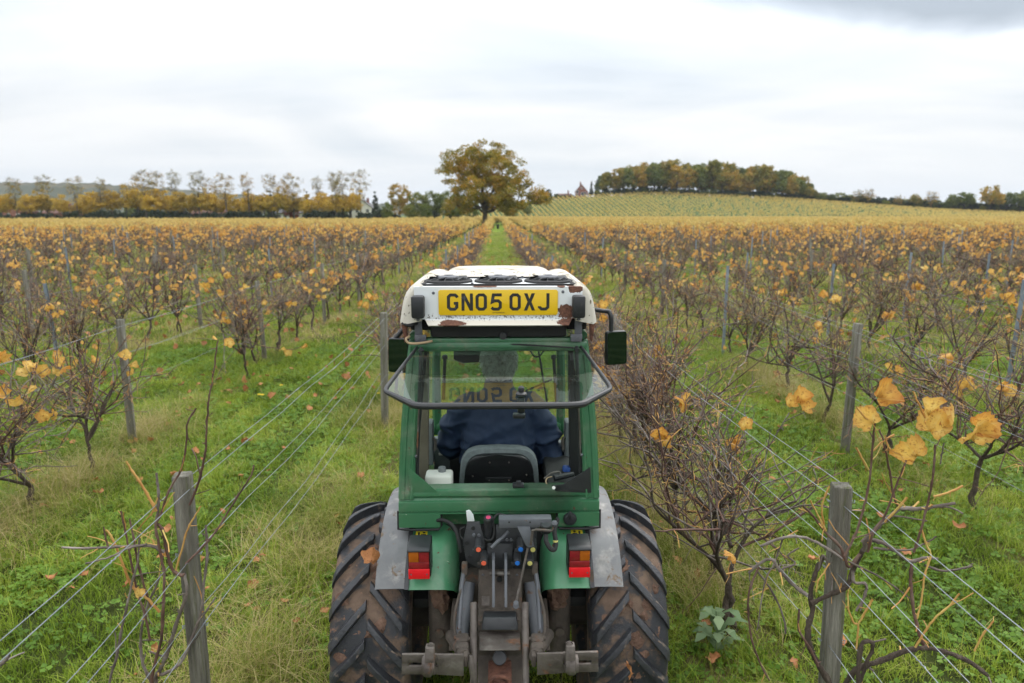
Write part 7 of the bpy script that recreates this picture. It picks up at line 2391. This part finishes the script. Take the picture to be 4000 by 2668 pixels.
def build_driver():
    root = empty('person', (0, 3.60, 1.08))
    bm = bmesh.new()
    # head: skull, jaw, nose, brow, ears, neck
    ball(bm, HD, 0.092, (0.84, 1.06, 1.14), 4)
    ball(bm, HD + Vector((0, 0.035, -0.055)), 0.062, (0.86, 0.9, 0.95))
    ball(bm, HD + Vector((0, 0.100, -0.012)), 0.016, (0.75, 1.1, 1.6))
    ball(bm, HD + Vector((0, 0.082, 0.022)), 0.03, (1.7, 0.5, 0.4))
    for s in (-1, 1):
        ball(bm, HD + Vector((s * 0.082, 0.004, -0.012)), 0.026, (0.42, 0.7, 1.15))
        ball(bm, HD + Vector((s * 0.034, 0.074, -0.01)), 0.018, (1.0, 0.6, 0.7))
    add_tube(bm, [HD + Vector((0, 0.0, -0.06)), HD + Vector((0, -0.02, -0.12)), (0, 3.57, 1.55)], [0.056, 0.056, 0.075], 14)
    loft(bm, [((0, 3.58, 1.06), 0.15, 0.105, 0), ((0, 3.56, 1.2), 0.145, 0.10, 0), ((0, 3.54, 1.38), 0.16, 0.105, 0), ((0, 3.54, 1.50), 0.165, 0.095, 0), ((0, 3.56, 1.58), 0.09, 0.07, 0)])
    for s in (-1, 1):
        add_tube(bm, ARMS[s], [0.055, 0.047, 0.042, 0.042, 0.032, 0.027], 12)
        h = Vector(ARMS[s][-1])
        d = (h - Vector(ARMS[s][-2])).normalized()
        ball(bm, h + d * 0.045, 0.042, (0.95, 1.0, 0.55))
        for f in range(4):
            b = h + d * 0.075 + Vector((s * (0.026 - 0.017 * f), 0, 0.004))
            ln = (0.062, 0.072, 0.066, 0.05)[f]
            add_tube(bm, [b - d * 0.02, b + d * ln * 0.45 + Vector((0, 0, 0.006)), b + d * ln * 0.8 + Vector((0, 0, -0.012)), b + d * ln * 0.8 + Vector((0, -0.012, -0.032))], [0.010, 0.009, 0.0085, 0.0075], 8)
        t0 = h + d * 0.03 + Vector((-s * 0.035, 0, 0))
        add_tube(bm, [t0 - d * 0.02, t0 + d * 0.02 + Vector((-s * 0.018, 0, -0.004)), t0 + d * 0.048 + Vector((-s * 0.016, 0, -0.014))], [0.012, 0.0105, 0.009], 8)
        add_tube(bm, [(s * 0.085, 3.60, 1.10), (s * 0.13, 3.80, 1.13), (s * 0.15, 3.98, 1.10), (s * 0.15, 4.03, 0.98), (s * 0.14, 4.02, 0.80)], [0.085, 0.075, 0.058, 0.052, 0.04], 12)
        ball(bm, (s * 0.14, 4.07, 0.765), 0.05, (0.85, 1.9, 0.75))
    me = voxel(bm, 0.0085, 3)
    me.materials.append(M['skin'])
    me.polygons.foreach_set('use_smooth', np.ones(len(me.polygons), dtype=bool))
    me.name = 'person_body'
    link('body', me, root)

    # jacket
    bm = bmesh.new()
    loft(bm, [((0, 3.575, 1.05), 0.195, 0.150, 0), ((0, 3.565, 1.12), 0.198, 0.155, 0), ((0, 3.55, 1.24), 0.195, 0.150, 0), ((0, 3.545, 1.36), 0.200, 0.145, 0), ((0, 3.545, 1.46), 0.205, 0.135, 0),
              ((0, 3.55, 1.53), 0.190, 0.120, 0), ((0, 3.565, 1.585), 0.135, 0.098, 0), ((0, 3.585, 1.62), 0.082, 0.078, 0), ((0, 3.60, 1.665), 0.072, 0.074, 0)], 26)
    for s in (-1, 1):
        A_ = [Vector(p) for p in ARMS[s]]
        add_tube(bm, smooth_path([tuple(p) for p in [Vector((s * 0.12, 3.55, 1.52))] + A_[:5] + [A_[5].lerp(A_[4], 0.2)]], 3), np.interp(np.linspace(0, 1, 19), [0, 0.2, 0.45, 0.7, 1.0], [0.085, 0.080, 0.072, 0.066, 0.046]), 16)
    me = voxel(bm, 0.009, 5)
    n = len(me.vertices)
    co = np.empty(n * 3, dtype=np.float32); me.vertices.foreach_get('co', co); co = co.reshape(-1, 3)
    no = np.empty(n * 3, dtype=np.float32); me.vertices.foreach_get('normal', no); no = no.reshape(-1, 3)
    dsp = np.empty(n)
    for i in range(n):
        x, y, z = map(float, co[i])
        v1 = Vector((x * 5.0 + z * 3.5, y * 4.0, z * 9.0 - x * 4.5))
        v2 = Vector((x * 9.0 - z * 6.0, y * 7.0 + 3, z * 14.0 + x * 9.0))
        a = 1 - 2.2 * abs(mnoise.noise(v1)); b = 1 - 2.2 * abs(mnoise.noise(v2))
        fold = 0.35 + 0.65 * sstep(1.50, 1.36, z) + 0.35 * (abs(x) > 0.17)
        dsp[i] = (0.020 * max(0, a) ** 1.7 + 0.009 * max(0, b) ** 1.6 - 0.007) * float(fold) + 0.004 * mnoise.noise(Vector((x * 22, y * 22, z * 22)))
    co = co + no * dsp[:, None]
    me.vertices.foreach_set('co', co.astype(np.float32).ravel())
    me.materials.append(M['jacket'])
    me.polygons.foreach_set('use_smooth', np.ones(len(me.polygons), dtype=bool))
    me.update()
    me.name = 'person_jacket'
    link('jacket', me, root)
    # seam across the shoulders
    bm = bmesh.new()
    for s in (-1, 1):
        add_tube(bm, [(s * 0.052 * k, 3.60, 1.672) for k in (0, 1)], 0.002, 4)
    bm.free()

    # trousers
    bm = bmesh.new()
    loft(bm, [((0, 3.60, 1.03), 0.17, 0.14, 0), ((0, 3.59, 1.10), 0.175, 0.135, 0), ((0, 3.58, 1.16), 0.165, 0.12, 0)])
    for s in (-1, 1):
        add_tube(bm, [(s * 0.085, 3.60, 1.09), (s * 0.13, 3.80, 1.125), (s * 0.15, 3.985, 1.095), (s * 0.15, 4.03, 0.98), (s * 0.14, 4.02, 0.83)], [0.096, 0.088, 0.072, 0.064, 0.056], 14)
    me = voxel(bm, 0.012, 4)
    me.materials.append(M['trousers'])
    me.polygons.foreach_set('use_smooth', np.ones(len(me.polygons), dtype=bool))
    link('trousers', me, root)

    # hair: a noisy cap and loose curls
    bm = bmesh.new()
    g = bmesh.ops.create_icosphere(bm, subdivisions=5, radius=1.0)
    kill = []
    for v in g['verts']:
        d = v.co.copy()
        n_ = mnoise.noise(d * 4.5) * 0.05 + mnoise.noise(d * 11) * 0.045 + mnoise.noise(d * 24) * 0.02
        r_ = 1 + n_
        v.co = HD + Vector((d.x * 0.090 * r_, (d.y * 0.105 - 0.006) * r_, (d.z * 0.108 + 0.008) * r_))
        front = d.y > 0.45 and d.z < 0.45
        low = d.z < -0.74 - 0.1 * d.y
        earz = abs(d.x) > 0.80 and d.z < 0.05 and d.y > -0.35
        if front or low or earz: kill.append(v)
    bmesh.ops.delete(bm, geom=kill, context='VERTS')
    hair = link('hair', bm_mesh('person_hair', bm, [M['hair']], 180), root)
    r = np.random.default_rng(77)
    A = Acc()
    for k in range(900):
        a = r.uniform(0, 6.283); z = r.uniform(-0.72, 1.0)
        c = math.sqrt(max(0, 1 - z * z))
        d = np.array([c * math.cos(a), c * math.sin(a), z])
        if d[1] > 0.4 and d[2] < 0.5: continue
        if abs(d[0]) > 0.8 and d[2] < 0.0 and d[1] > -0.3: continue
        tang = np.cross(d, [0, 0, 1.0]); tang /= np.linalg.norm(tang) + 1e-6
        down = np.cross(tang, d)
        if down[2] > 0: down = -down
        P = []
        ph = r.uniform(0, 6.28); amp = r.uniform(0.004, 0.010)
        L_ = r.uniform(0.025, 0.055)
        for t in np.linspace(0, 1, 6):
            q = np.array([d[0] * 0.092, d[1] * 0.107 - 0.006, d[2] * 0.110 + 0.008])
            P.append(np.array(HD) + q * (1 + 0.05 * math.sin(t * 3.1) + 0.035 * t) + down * (t * L_) + tang * amp * math.sin(ph + t * 6.5) + d * amp * 0.7 * math.cos(ph + t * 6.5))
        A.tube(np.array(P), np.linspace(0.0026, 0.0012, 6), 3)
    o = link('curls', A.mesh('person_curls', [M['hair']]), hair)
    o.matrix_parent_inverse = Matrix.Identity(4)
    tag(o, kind='stuff')
    tag(root, 'person in navy jacket with grey curly hair seated in the cab seen from behind', 'person')


build_driver()


# ------------------------------------------------------------------ the vines nearest the camera
def near_vine(name, base, label, canes, leaves, seed, extra=1.0):
    """canes: (points, r0, r1, material key); every cane is a part, short stubs and petioles grow on it"""
    rr = np.random.default_rng(seed)
    root = empty(name, base)
    for (P, r0, r1, mk) in canes:
        P = smooth_path([tuple(p) for p in P], 5)
        P[1:-1] += rr.normal(0, 0.0008, (len(P) - 2, 3))
        n = len(P)
        rad = np.linspace(r0, r1, n)
        acc = Acc()
        seglen = np.linalg.norm(np.diff(P, axis=0), axis=1)
        cum = np.concatenate([[0], np.cumsum(seglen)])
        if mk != 'bark':
            # knuckles at the nodes
            step = 0.055
            nodes = np.arange(step * 0.7, cum[-1], step)
            rad = rad * (1 + 0.45 * np.clip(1 - np.min(np.abs(cum[:, None] - nodes[None, :]), axis=1) / 0.008, 0, 1))
        else:
            nodes = np.arange(0.12, cum[-1], 0.17)
            rad = rad * (1 + 0.16 * rr.normal(size=n).clip(-1.2, 1.2))
        acc.tube(P, rad, 8 if mk == 'bark' else 6)
        cane = link('trunk' if mk == 'bark' else 'cane', acc.mesh('vine_part', [M[mk]]), root)
        st = Acc()
        k = 0
        for s in nodes:
            if rr.uniform() > 0.62 * extra: continue
            i = min(int(np.searchsorted(cum, s)), n - 1)
            ax = P[min(i + 1, n - 1)] - P[max(i - 1, 0)]; ax /= np.linalg.norm(ax) + 1e-9
            d = ax * 0.8 + rr.normal(0, 0.7, 3)
            ln = rr.uniform(0.012, 0.05) if rr.uniform() < 0.7 else rr.uniform(0.06, 0.14)
            Q = walk(rr, P[i], d, ln, 3, 0.12)
            q0 = rad[i] * 0.5
            st.tube(Q, [q0, q0 * 0.8, q0 * 0.7, q0 * 0.75], 5, 0 if rr.uniform() < 0.5 else 1); k += 1
        if k:
            o = link('stubs', st.mesh('vine_stubs', [M['tip'], M[mk if mk != 'bark' else 'oldcane']]), cane)
            o.matrix_parent_inverse = Matrix.Identity(4)
            tag(o, kind='stuff')
    rn = random.Random(seed)
    for (p, sc, rx, ry, rz) in leaves:
        o = bpy.data.objects.new('leaf', LEAFHI[rn.randrange(len(LEAFHI))])
        C.objects.link(o)
        o.parent = root
        o.location = Vector(p) - Vector(base)
        o.rotation_euler = (rx, ry, rz)
        o.scale = (sc, sc, sc)
    tag(root, label, 'grape vine', VINE_GROUP)
    return root


a2 = lambda zx, zy: (0.6173 * zx, 1700 + 0.6173 * zy)          # close-up of the left post
b1 = lambda zx, zy: (0.638 * zx, 800 + 0.638 * zy)
def LZ(pts, y0, y1=None):
    y1 = y0 if y1 is None else y1
    n = len(pts)
    return [at(*a2(*p), y0 + (y1 - y0) * k / max(1, n - 1)) for k, p in enumerate(pts)]


lc = [
    (LZ([(950, 2300), (965, 1900), (980, 1568), (1010, 1490), (1060, 1370), (1120, 1180), (1180, 1000), (1168, 880)], 2.86, 2.80), 0.011, 0.007, 'oldcane'),
    (LZ([(1168, 880), (1140, 885), (1090, 850), (1060, 750), (1030, 610), (1000, 560)], 2.80, 2.78), 0.0075, 0.006, 'cane'),
    (LZ([(960, 1900), (960, 1568), (985, 1430), (1020, 1290), (1030, 1130), (1040, 950), (1035, 850), (1010, 720), (985, 580), (1005, 530), (1030, 460), (1080, 330), (1140, 230), (1165, 140), (1182, 30), (1187, -80), (1240, -170)], 2.80, 2.74), 0.0075, 0.0034, 'cane'),
    ([at(*a2(1200, 440), 2.84), at(*a2(1260, 290), 2.83), at(*a2(1290, 150), 2.82), at(*b1(1260, 1500), 2.81), at(*b1(1262, 1430), 2.80), at(*b1(1270, 1300), 2.79), at(*b1(1280, 1170), 2.78), at(*b1(1297, 1095), 2.77), at(*b1(1312, 990), 2.76), at(*b1(1327, 880), 2.76), at(*b1(1336, 832), 2.76)], 0.0055, 0.0028, 'cane'),
    (LZ([(1175, 815), (1300, 690), (1380, 590), (1440, 490), (1530, 350), (1590, 250), (1606, 188)], 2.80, 2.86), 0.005, 0.003, 'cane'),
    (LZ([(1010, 1120), (900, 1000), (830, 950), (770, 800), (710, 650), (668, 600)], 2.80, 2.75), 0.006, 0.0045, 'tip'),
    (LZ([(950, 1300), (915, 1130), (870, 1000), (830, 800), (800, 650), (765, 480)], 2.80, 2.78), 0.0055, 0.0035, 'cane'),
    (LZ([(1040, 740), (950, 700), (850, 700), (700, 710), (520, 715), (390, 710)], 2.79, 2.70), 0.007, 0.004, 'oldcane'),
    (LZ([(930, 690), (800, 720), (700, 770), (540, 812)], 2.76, 2.70), 0.005, 0.003, 'oldcane'),
    (LZ([(1000, 1520), (1060, 1500), (1150, 1430), (1220, 1270), (1270, 1130), (1290, 940), (1310, 750), (1303, 570)], 2.83, 2.88), 0.0075, 0.0045, 'oldcane'),
    (LZ([(680, 1800), (690, 1568), (740, 1400), (770, 1230), (790, 1140), (830, 960), (870, 800), (885, 650)], 2.72, 2.76), 0.0065, 0.004, 'oldcane'),
    (LZ([(990, 480), (930, 370), (880, 290), (830, 220), (800, 165)], 2.77, 2.74), 0.006, 0.004, 'tip'),
    (LZ([(960, 1568), (905, 1450), (890, 1300), (905, 1180), (940, 1060), (985, 960), (1015, 880)], 2.82, 2.80), 0.007, 0.004, 'oldcane'),
    (LZ([(1120, 830), (1150, 720), (1190, 590), (1230, 520), (1272, 448)], 2.80, 2.80), 0.0045, 0.003, 'tip'),
    (LZ([(1240, 1200), (1300, 1120), (1365, 1025)], 2.85, 2.86), 0.005, 0.003, 'oldcane'),
    (LZ([(820, 530), (850, 680), (870, 790), (920, 980), (960, 1090)], 2.77, 2.80), 0.004, 0.005, 'cane'),
    (LZ([(655, 580), (670, 660), (690, 720)], 2.74, 2.75), 0.003, 0.004, 'cane'),
    (LZ([(990, 240), (1000, 340), (1000, 460), (985, 560)], 2.76, 2.78), 0.005, 0.006, 'oldcane'),
    (LZ([(-20, 1470), (20, 1440), (60, 1395)], 2.7, 2.7), 0.008, 0.006, 'oldcane'),
]
ll = [(at(888, 1352, 2.755), 0.42, 1.2, 0.5, 0.3), (at(848, 1325, 2.755), 0.28, 0.9, 0.2, 2.0), (at(545, 2330, 2.72), 0.5, 1.0, 0.3, 1.2), (at(660, 2175, 2.8), 0.35, 0.6, 0.3, 2.2)]
near_vine('grape_vine', (-1.38, 2.84, 0), 'thin bare reddish grape vine canes round the nearest wooden post left of the tractor', lc, ll, 41)

r4 = lambda zx, zy: (2600 + 0.7451 * zx, 1500 + 0.7451 * zy)   # close-up of the right post


def RZ(pts, y0, y1=None):
    y1 = y0 if y1 is None else y1
    n = len(pts)
    return [at(*r4(*p), y0 + (y1 - y0) * k / max(1, n - 1)) for k, p in enumerate(pts)]


rc = [
    (RZ([(1000, 1900), (930, 1700), (860, 1568), (800, 1470), (757, 1380), (745, 1290), (770, 1190), (760, 1100), (790, 980), (830, 900)], 2.62, 2.72), 0.016, 0.009, 'bark'),
    (RZ([(765, 1150), (850, 1110), (950, 1060), (980, 980), (1020, 900), (1040, 860)], 2.68, 2.62), 0.011, 0.009, 'bark'),
    (RZ([(1040, 870), (1060, 820), (1130, 830), (1200, 870), (1280, 930), (1350, 912), (1430, 915)], 2.62, 2.52), 0.010, 0.005, 'oldcane'),
    (RZ([(980, 980), (990, 1040), (1050, 1050), (1040, 1120), (1000, 1190)], 2.62, 2.60), 0.007, 0.005, 'oldcane'),
    (RZ([(1020, 890), (960, 960), (920, 860), (840, 780), (780, 700), (722, 640)], 2.62, 2.66), 0.007, 0.005, 'cane'),
    (RZ([(940, 900), (1000, 780), (1040, 640), (1070, 500), (1085, 330), (1102, 128)], 2.58, 2.50), 0.0058, 0.0034, 'cane'),
    (RZ([(1060, 880), (1090, 780), (1150, 690), (1210, 530), (1262, 400)], 2.56, 2.46), 0.0058, 0.0034, 'cane'),
    (RZ([(1300, 880), (1320, 830), (1360, 680), (1390, 560), (1410, 400), (1412, 320)], 2.52, 2.44), 0.0056, 0.0034, 'cane'),
    (RZ([(1290, 940), (1285, 1060), (1310, 1230), (1340, 1340), (1372, 1392)], 2.54, 2.50), 0.0062, 0.007, 'cane'),
    (RZ([(940, 1580), (1000, 1500), (1130, 1450), (1260, 1400), (1370, 1385), (1480, 1410), (1600, 1460), (1690, 1530)], 2.56, 2.40), 0.012, 0.009, 'bark'),
    (RZ([(1010, 1640), (1012, 1470), (1030, 1365), (1075, 1350), (1085, 1390), (1050, 1470), (1020, 1560)], 2.5, 2.5), 0.009, 0.008, 'bark'),
    (RZ([(745, 1110), (680, 1060), (600, 980), (560, 920), (500, 935), (435, 990)], 2.72, 2.85), 0.009, 0.006, 'oldcane'),
    (RZ([(490, 960), (440, 1080), (435, 1200), (450, 1330), (490, 1450), (545, 1555)], 2.85, 2.80), 0.005, 0.0035, 'cane'),
    (RZ([(610, 970), (680, 940), (640, 900), (700, 860)], 2.78, 2.80), 0.005, 0.003, 'oldcane'),
    (RZ([(500, 850), (600, 810), (700, 800), (790, 830), (860, 870), (930, 920)], 2.86, 2.66), 0.006, 0.007, 'oldcane'),
    (RZ([(480, 980), (560, 1090), (620, 1230), (630, 1310)], 2.85, 2.82), 0.005, 0.004, 'oldcane'),
    (RZ([(1090, 860), (1180, 870), (1280, 870), (1370, 830), (1420, 800)], 2.60, 2.50), 0.005, 0.003, 'oldcane'),
    (RZ([(1230, 650), (1330, 655), (1430, 640), (1520, 625)], 2.56, 2.48), 0.009, 0.006, 'oldcane'),
    (RZ([(1030, 830), (1100, 760), (1170, 700), (1230, 650)], 2.58, 2.56), 0.009, 0.008, 'oldcane'),
    (RZ([(1220, 650), (1190, 560), (1170, 430), (1140, 290), (1120, 240)], 2.54, 2.50), 0.0045, 0.003, 'cane'),
    (RZ([(1340, 760), (1370, 850), (1390, 900), (1360, 1000), (1345, 1110), (1320, 1230)], 2.50, 2.47), 0.0042, 0.003, 'tip'),
    (RZ([(1000, 1390), (1010, 1270), (985, 1250), (960, 1180), (955, 1100)], 2.58, 2.6), 0.004, 0.003, 'tip'),
    (RZ([(1310, 1380), (1360, 1300), (1410, 1230), (1490, 1160), (1540, 1100)], 2.48, 2.42), 0.0046, 0.0034, 'tip'),
    (RZ([(1620, 1400), (1660, 1320), (1720, 1240)], 2.42, 2.40), 0.004, 0.003, 'tip'),
    (RZ([(1360, 950), (1450, 980), (1540, 970), (1610, 955)], 2.52, 2.46), 0.005, 0.004, 'oldcane'),
    (RZ([(960, 930), (1080, 990), (1180, 1050), (1290, 1130)], 2.62, 2.56), 0.005, 0.003, 'oldcane'),
    (RZ([(800, 980), (830, 900), (870, 1010), (870, 1110)], 2.70, 2.68), 0.004, 0.003, 'oldcane'),
    (RZ([(700, 1180), (700, 1290), (760, 1390), (800, 1480)], 2.60, 2.58), 0.004, 0.005, 'cane'),
    (RZ([(620, 790), (570, 940), (520, 1040), (480, 1290)], 2.84, 2.84), 0.004, 0.003, 'oldcane'),
    (RZ([(760, 610), (800, 690), (840, 770)], 2.62, 2.64), 0.003, 0.004, 'tip'), (RZ([(860, 535), (820, 640), (830, 740)], 2.60, 2.64), 0.0035, 0.004, 'tip'),
    (RZ([(1000, 120), (1040, 170), (1090, 210)], 2.5, 2.51), 0.0035, 0.003, 'tip'), (RZ([(1000, 335), (1030, 390), (1065, 450)], 2.52, 2.53), 0.004, 0.0035, 'tip'),
    (RZ([(1200, 265), (1140, 300), (1090, 350)], 2.5, 2.52), 0.0045, 0.0035, 'tip'), (RZ([(1265, 595), (1210, 660), (1150, 725)], 2.5, 2.54), 0.005, 0.004, 'tip'),
    (RZ([(1560, 535), (1480, 570), (1405, 590)], 2.46, 2.49), 0.005, 0.004, 'tip'), (RZ([(1150, 270), (1175, 340), (1240, 370)], 2.48, 2.47), 0.003, 0.003, 'tip'),
    (RZ([(1298, 40), (1330, 110), (1365, 190), (1390, 250)], 2.46, 2.45), 0.0035, 0.003, 'tip'), (RZ([(1440, 420), (1450, 360), (1460, 310)], 2.46, 2.45), 0.003, 0.003, 'oldcane'),
    (RZ([(860, 940), (830, 990), (800, 1030), (790, 1090)], 2.66, 2.66), 0.0035, 0.003, 'tip'), (RZ([(1085, 1130), (1050, 1190), (1010, 1260)], 2.56, 2.58), 0.0045, 0.004, 'tip'),
]
rl0 = [(at(*r4(1112, 70), 2.48), 1.45, 1.45, 0.2, 0.2), (at(*r4(1085, 210), 2.49), 1.2, 1.7, 0.5, 2.9), (at(*r4(1380, 165), 2.44), 1.35, 1.2, -0.3, 0.4), (at(*r4(1385, 250), 2.43), 1.5, 1.55, 0.1, 2.7), (at(*r4(1500, 225), 2.44), 1.25, 1.3, 0.4, 4.3),
      (at(*r4(1600, 290), 2.42), 1.55, 1.6, -0.2, 3.2), (at(*r4(1630, 225), 2.42), 1.25, 1.2, 0.6, 5.2), (at(*r4(1320, 380), 2.45), 1.55, 1.6, 0.3, 3.0), (at(*r4(690, 90), 2.95), 1.2, 1.3, 0.3, 0.4), (at(*r4(655, 120), 2.95), 0.9, 1.0, 0.9, 2.1), (at(*r4(720, 140), 2.96), 1.0, 1.6, 0.2, 3.3),
      (at(*r4(425, 235), 3.3), 0.9, 1.5, 0.4, 2.8), (at(*r4(370, 915), 2.95), 0.9, 0.9, 0.2, 1.0)]
rl = [(p, sc * 0.80, rx + 0.5 * math.sin(7.1 * k), ry + 0.6 * math.cos(5.3 * k), rz) for k, (p, sc, rx, ry, rz) in enumerate(rl0)]
rv = near_vine('grape_vine', (1.55, 2.66, 0), 'gnarled grape vine with large orange leaves round the nearest wooden post right of the tractor', rc, rl, 43, extra=1.2)


# the thick bushes along the first row on the right
def bush_vine(x, y, label, seed, rz=0.0, scale=1.0, **kw):
    v = gen_vine(seed, 0, **kw)
    root = empty('grape_vine', (x, y, hzf(x, y)), rz)
    root.scale = (scale, scale, scale)
    attach('trunk', v['trunk'].mesh('vine_trunk', [M['bark']]), root)
    attach('canes', v['canes'].mesh('vine_canes', [M['cane'], M['oldcane'], M['tip']]), root)
    put_leaves(root, v['leafpts'], random.Random(seed), 1.05)
    tag(root, label, 'grape vine', VINE_GROUP)


bush_vine(1.42, 3.75, 'bushy leafless grape vine just beyond the nearest wooden post right of the tractor', 501, top=1.50, canes=52, leaves=2, tw=1.25, spread=0.55)
bush_vine(1.36, 4.95, 'tangled brown grape vine between the two bushiest vines right of the tractor', 502, top=1.55, canes=44, leaves=3, tw=1.25, spread=0.6)
bush_vine(1.34, 6.05, 'very dense tall brown grape vine behind the right wing mirror', 503, top=1.92, canes=101, leaves=6, tw=1.25, spread=0.7)
bush_vine(1.40, 6.75, 'dense tall grape vine behind the bush at the right wing mirror', 504, top=1.85, canes=70, leaves=9, tw=1.25, spread=0.7)
bush_vine(-4.12, 5.75, 'large spreading grape vine with yellow leaves at the left frame edge', 505, top=1.75, canes=75, leaves=15, tw=1.25, spread=0.85)
bush_vine(-4.05, 6.5, 'spreading grape vine with orange leaves before the second post on the left', 506, top=1.7, canes=57, leaves=10, tw=1.25, spread=0.8)
bush_vine(-3.95, 10.4, 'vase-shaped grape vine with orange leaves in the second row left of tractor', 507, top=1.85, canes=65, leaves=30, tw=1.25, spread=0.7)
bush_vine(4.10, 5.55, 'big spreading grape vine with arching bare branches at the right frame edge', 508, top=1.75, canes=78, leaves=10, tw=1.25, spread=0.9)
bush_vine(-1.38, 9.0, 'small orange-leaved grape vine beyond the second left post beside the tractor', 509, top=1.4, canes=33, leaves=7, tw=1.25, spread=0.6)
bush_vine(4.16, 6.9, 'sprawling bare grape vine round the wooden post in the second row right of tractor', 511, top=1.6, canes=62, leaves=5, tw=1.25, spread=1.0)
bush_vine(4.08, 8.1, 'sprawling twiggy grape vine beyond the second row post right of tractor', 512, top=1.65, canes=60, leaves=8, tw=1.25, spread=1.0)
bush_vine(1.52, 4.35, 'low sprawling grape vine with long bare canes behind the nearest right post', 513, top=1.35, canes=52, leaves=3, tw=1.25, spread=1.0)
# a small pale thistle-like weed low on the right
wd = empty('weed_plant', tuple(on_ground(2790, 2560)))
bm = bmesh.new()
r = random.Random(2)
for k in range(14):
    a = k * 0.9 + r.uniform(-0.2, 0.2); L_ = r.uniform(0.10, 0.2); z0 = 0.02 + 0.018 * k
    d = Vector((math.cos(a), math.sin(a), 0)); s_ = Vector((-d.y, d.x, 0))
    pts = []
    for t, w_ in ((0, 0.006), (0.2, 0.03), (0.3, 0.014), (0.45, 0.04), (0.55, 0.016), (0.75, 0.03), (1.0, 0.004)):
        pts.append((Vector((0, 0, z0)) + d * L_ * t + Vector((0, 0, 0.10 * math.sin(t * 2.2) - 0.03 * t)), w_))
    A_ = [bm.verts.new(p - s_ * w_) for p, w_ in pts]; B_ = [bm.verts.new(p + s_ * w_) for p, w_ in pts]
    for i in range(len(pts) - 1): bm.faces.new((A_[i], A_[i + 1], B_[i + 1], B_[i]))
M['weed'] = leafmat('pale_weed_leaf', [(0.0, (0.10, 0.17, 0.07)), (1.0, (0.24, 0.32, 0.17))], trans=0.2)
attach('foliage', bm_mesh('weed_foliage', bm, [M['weed']]), wd)
bm = bmesh.new()
add_tube(bm, [(0, 0, -0.02), (0.01, 0, 0.15), (0, 0.01, 0.28)], 0.005, 6)
attach('stem', bm_mesh('weed_stem', bm, [M['weed']]), wd)
tag(wd, 'pale green jagged-leaved weed in the grass right of the tractor tyre', 'weed')
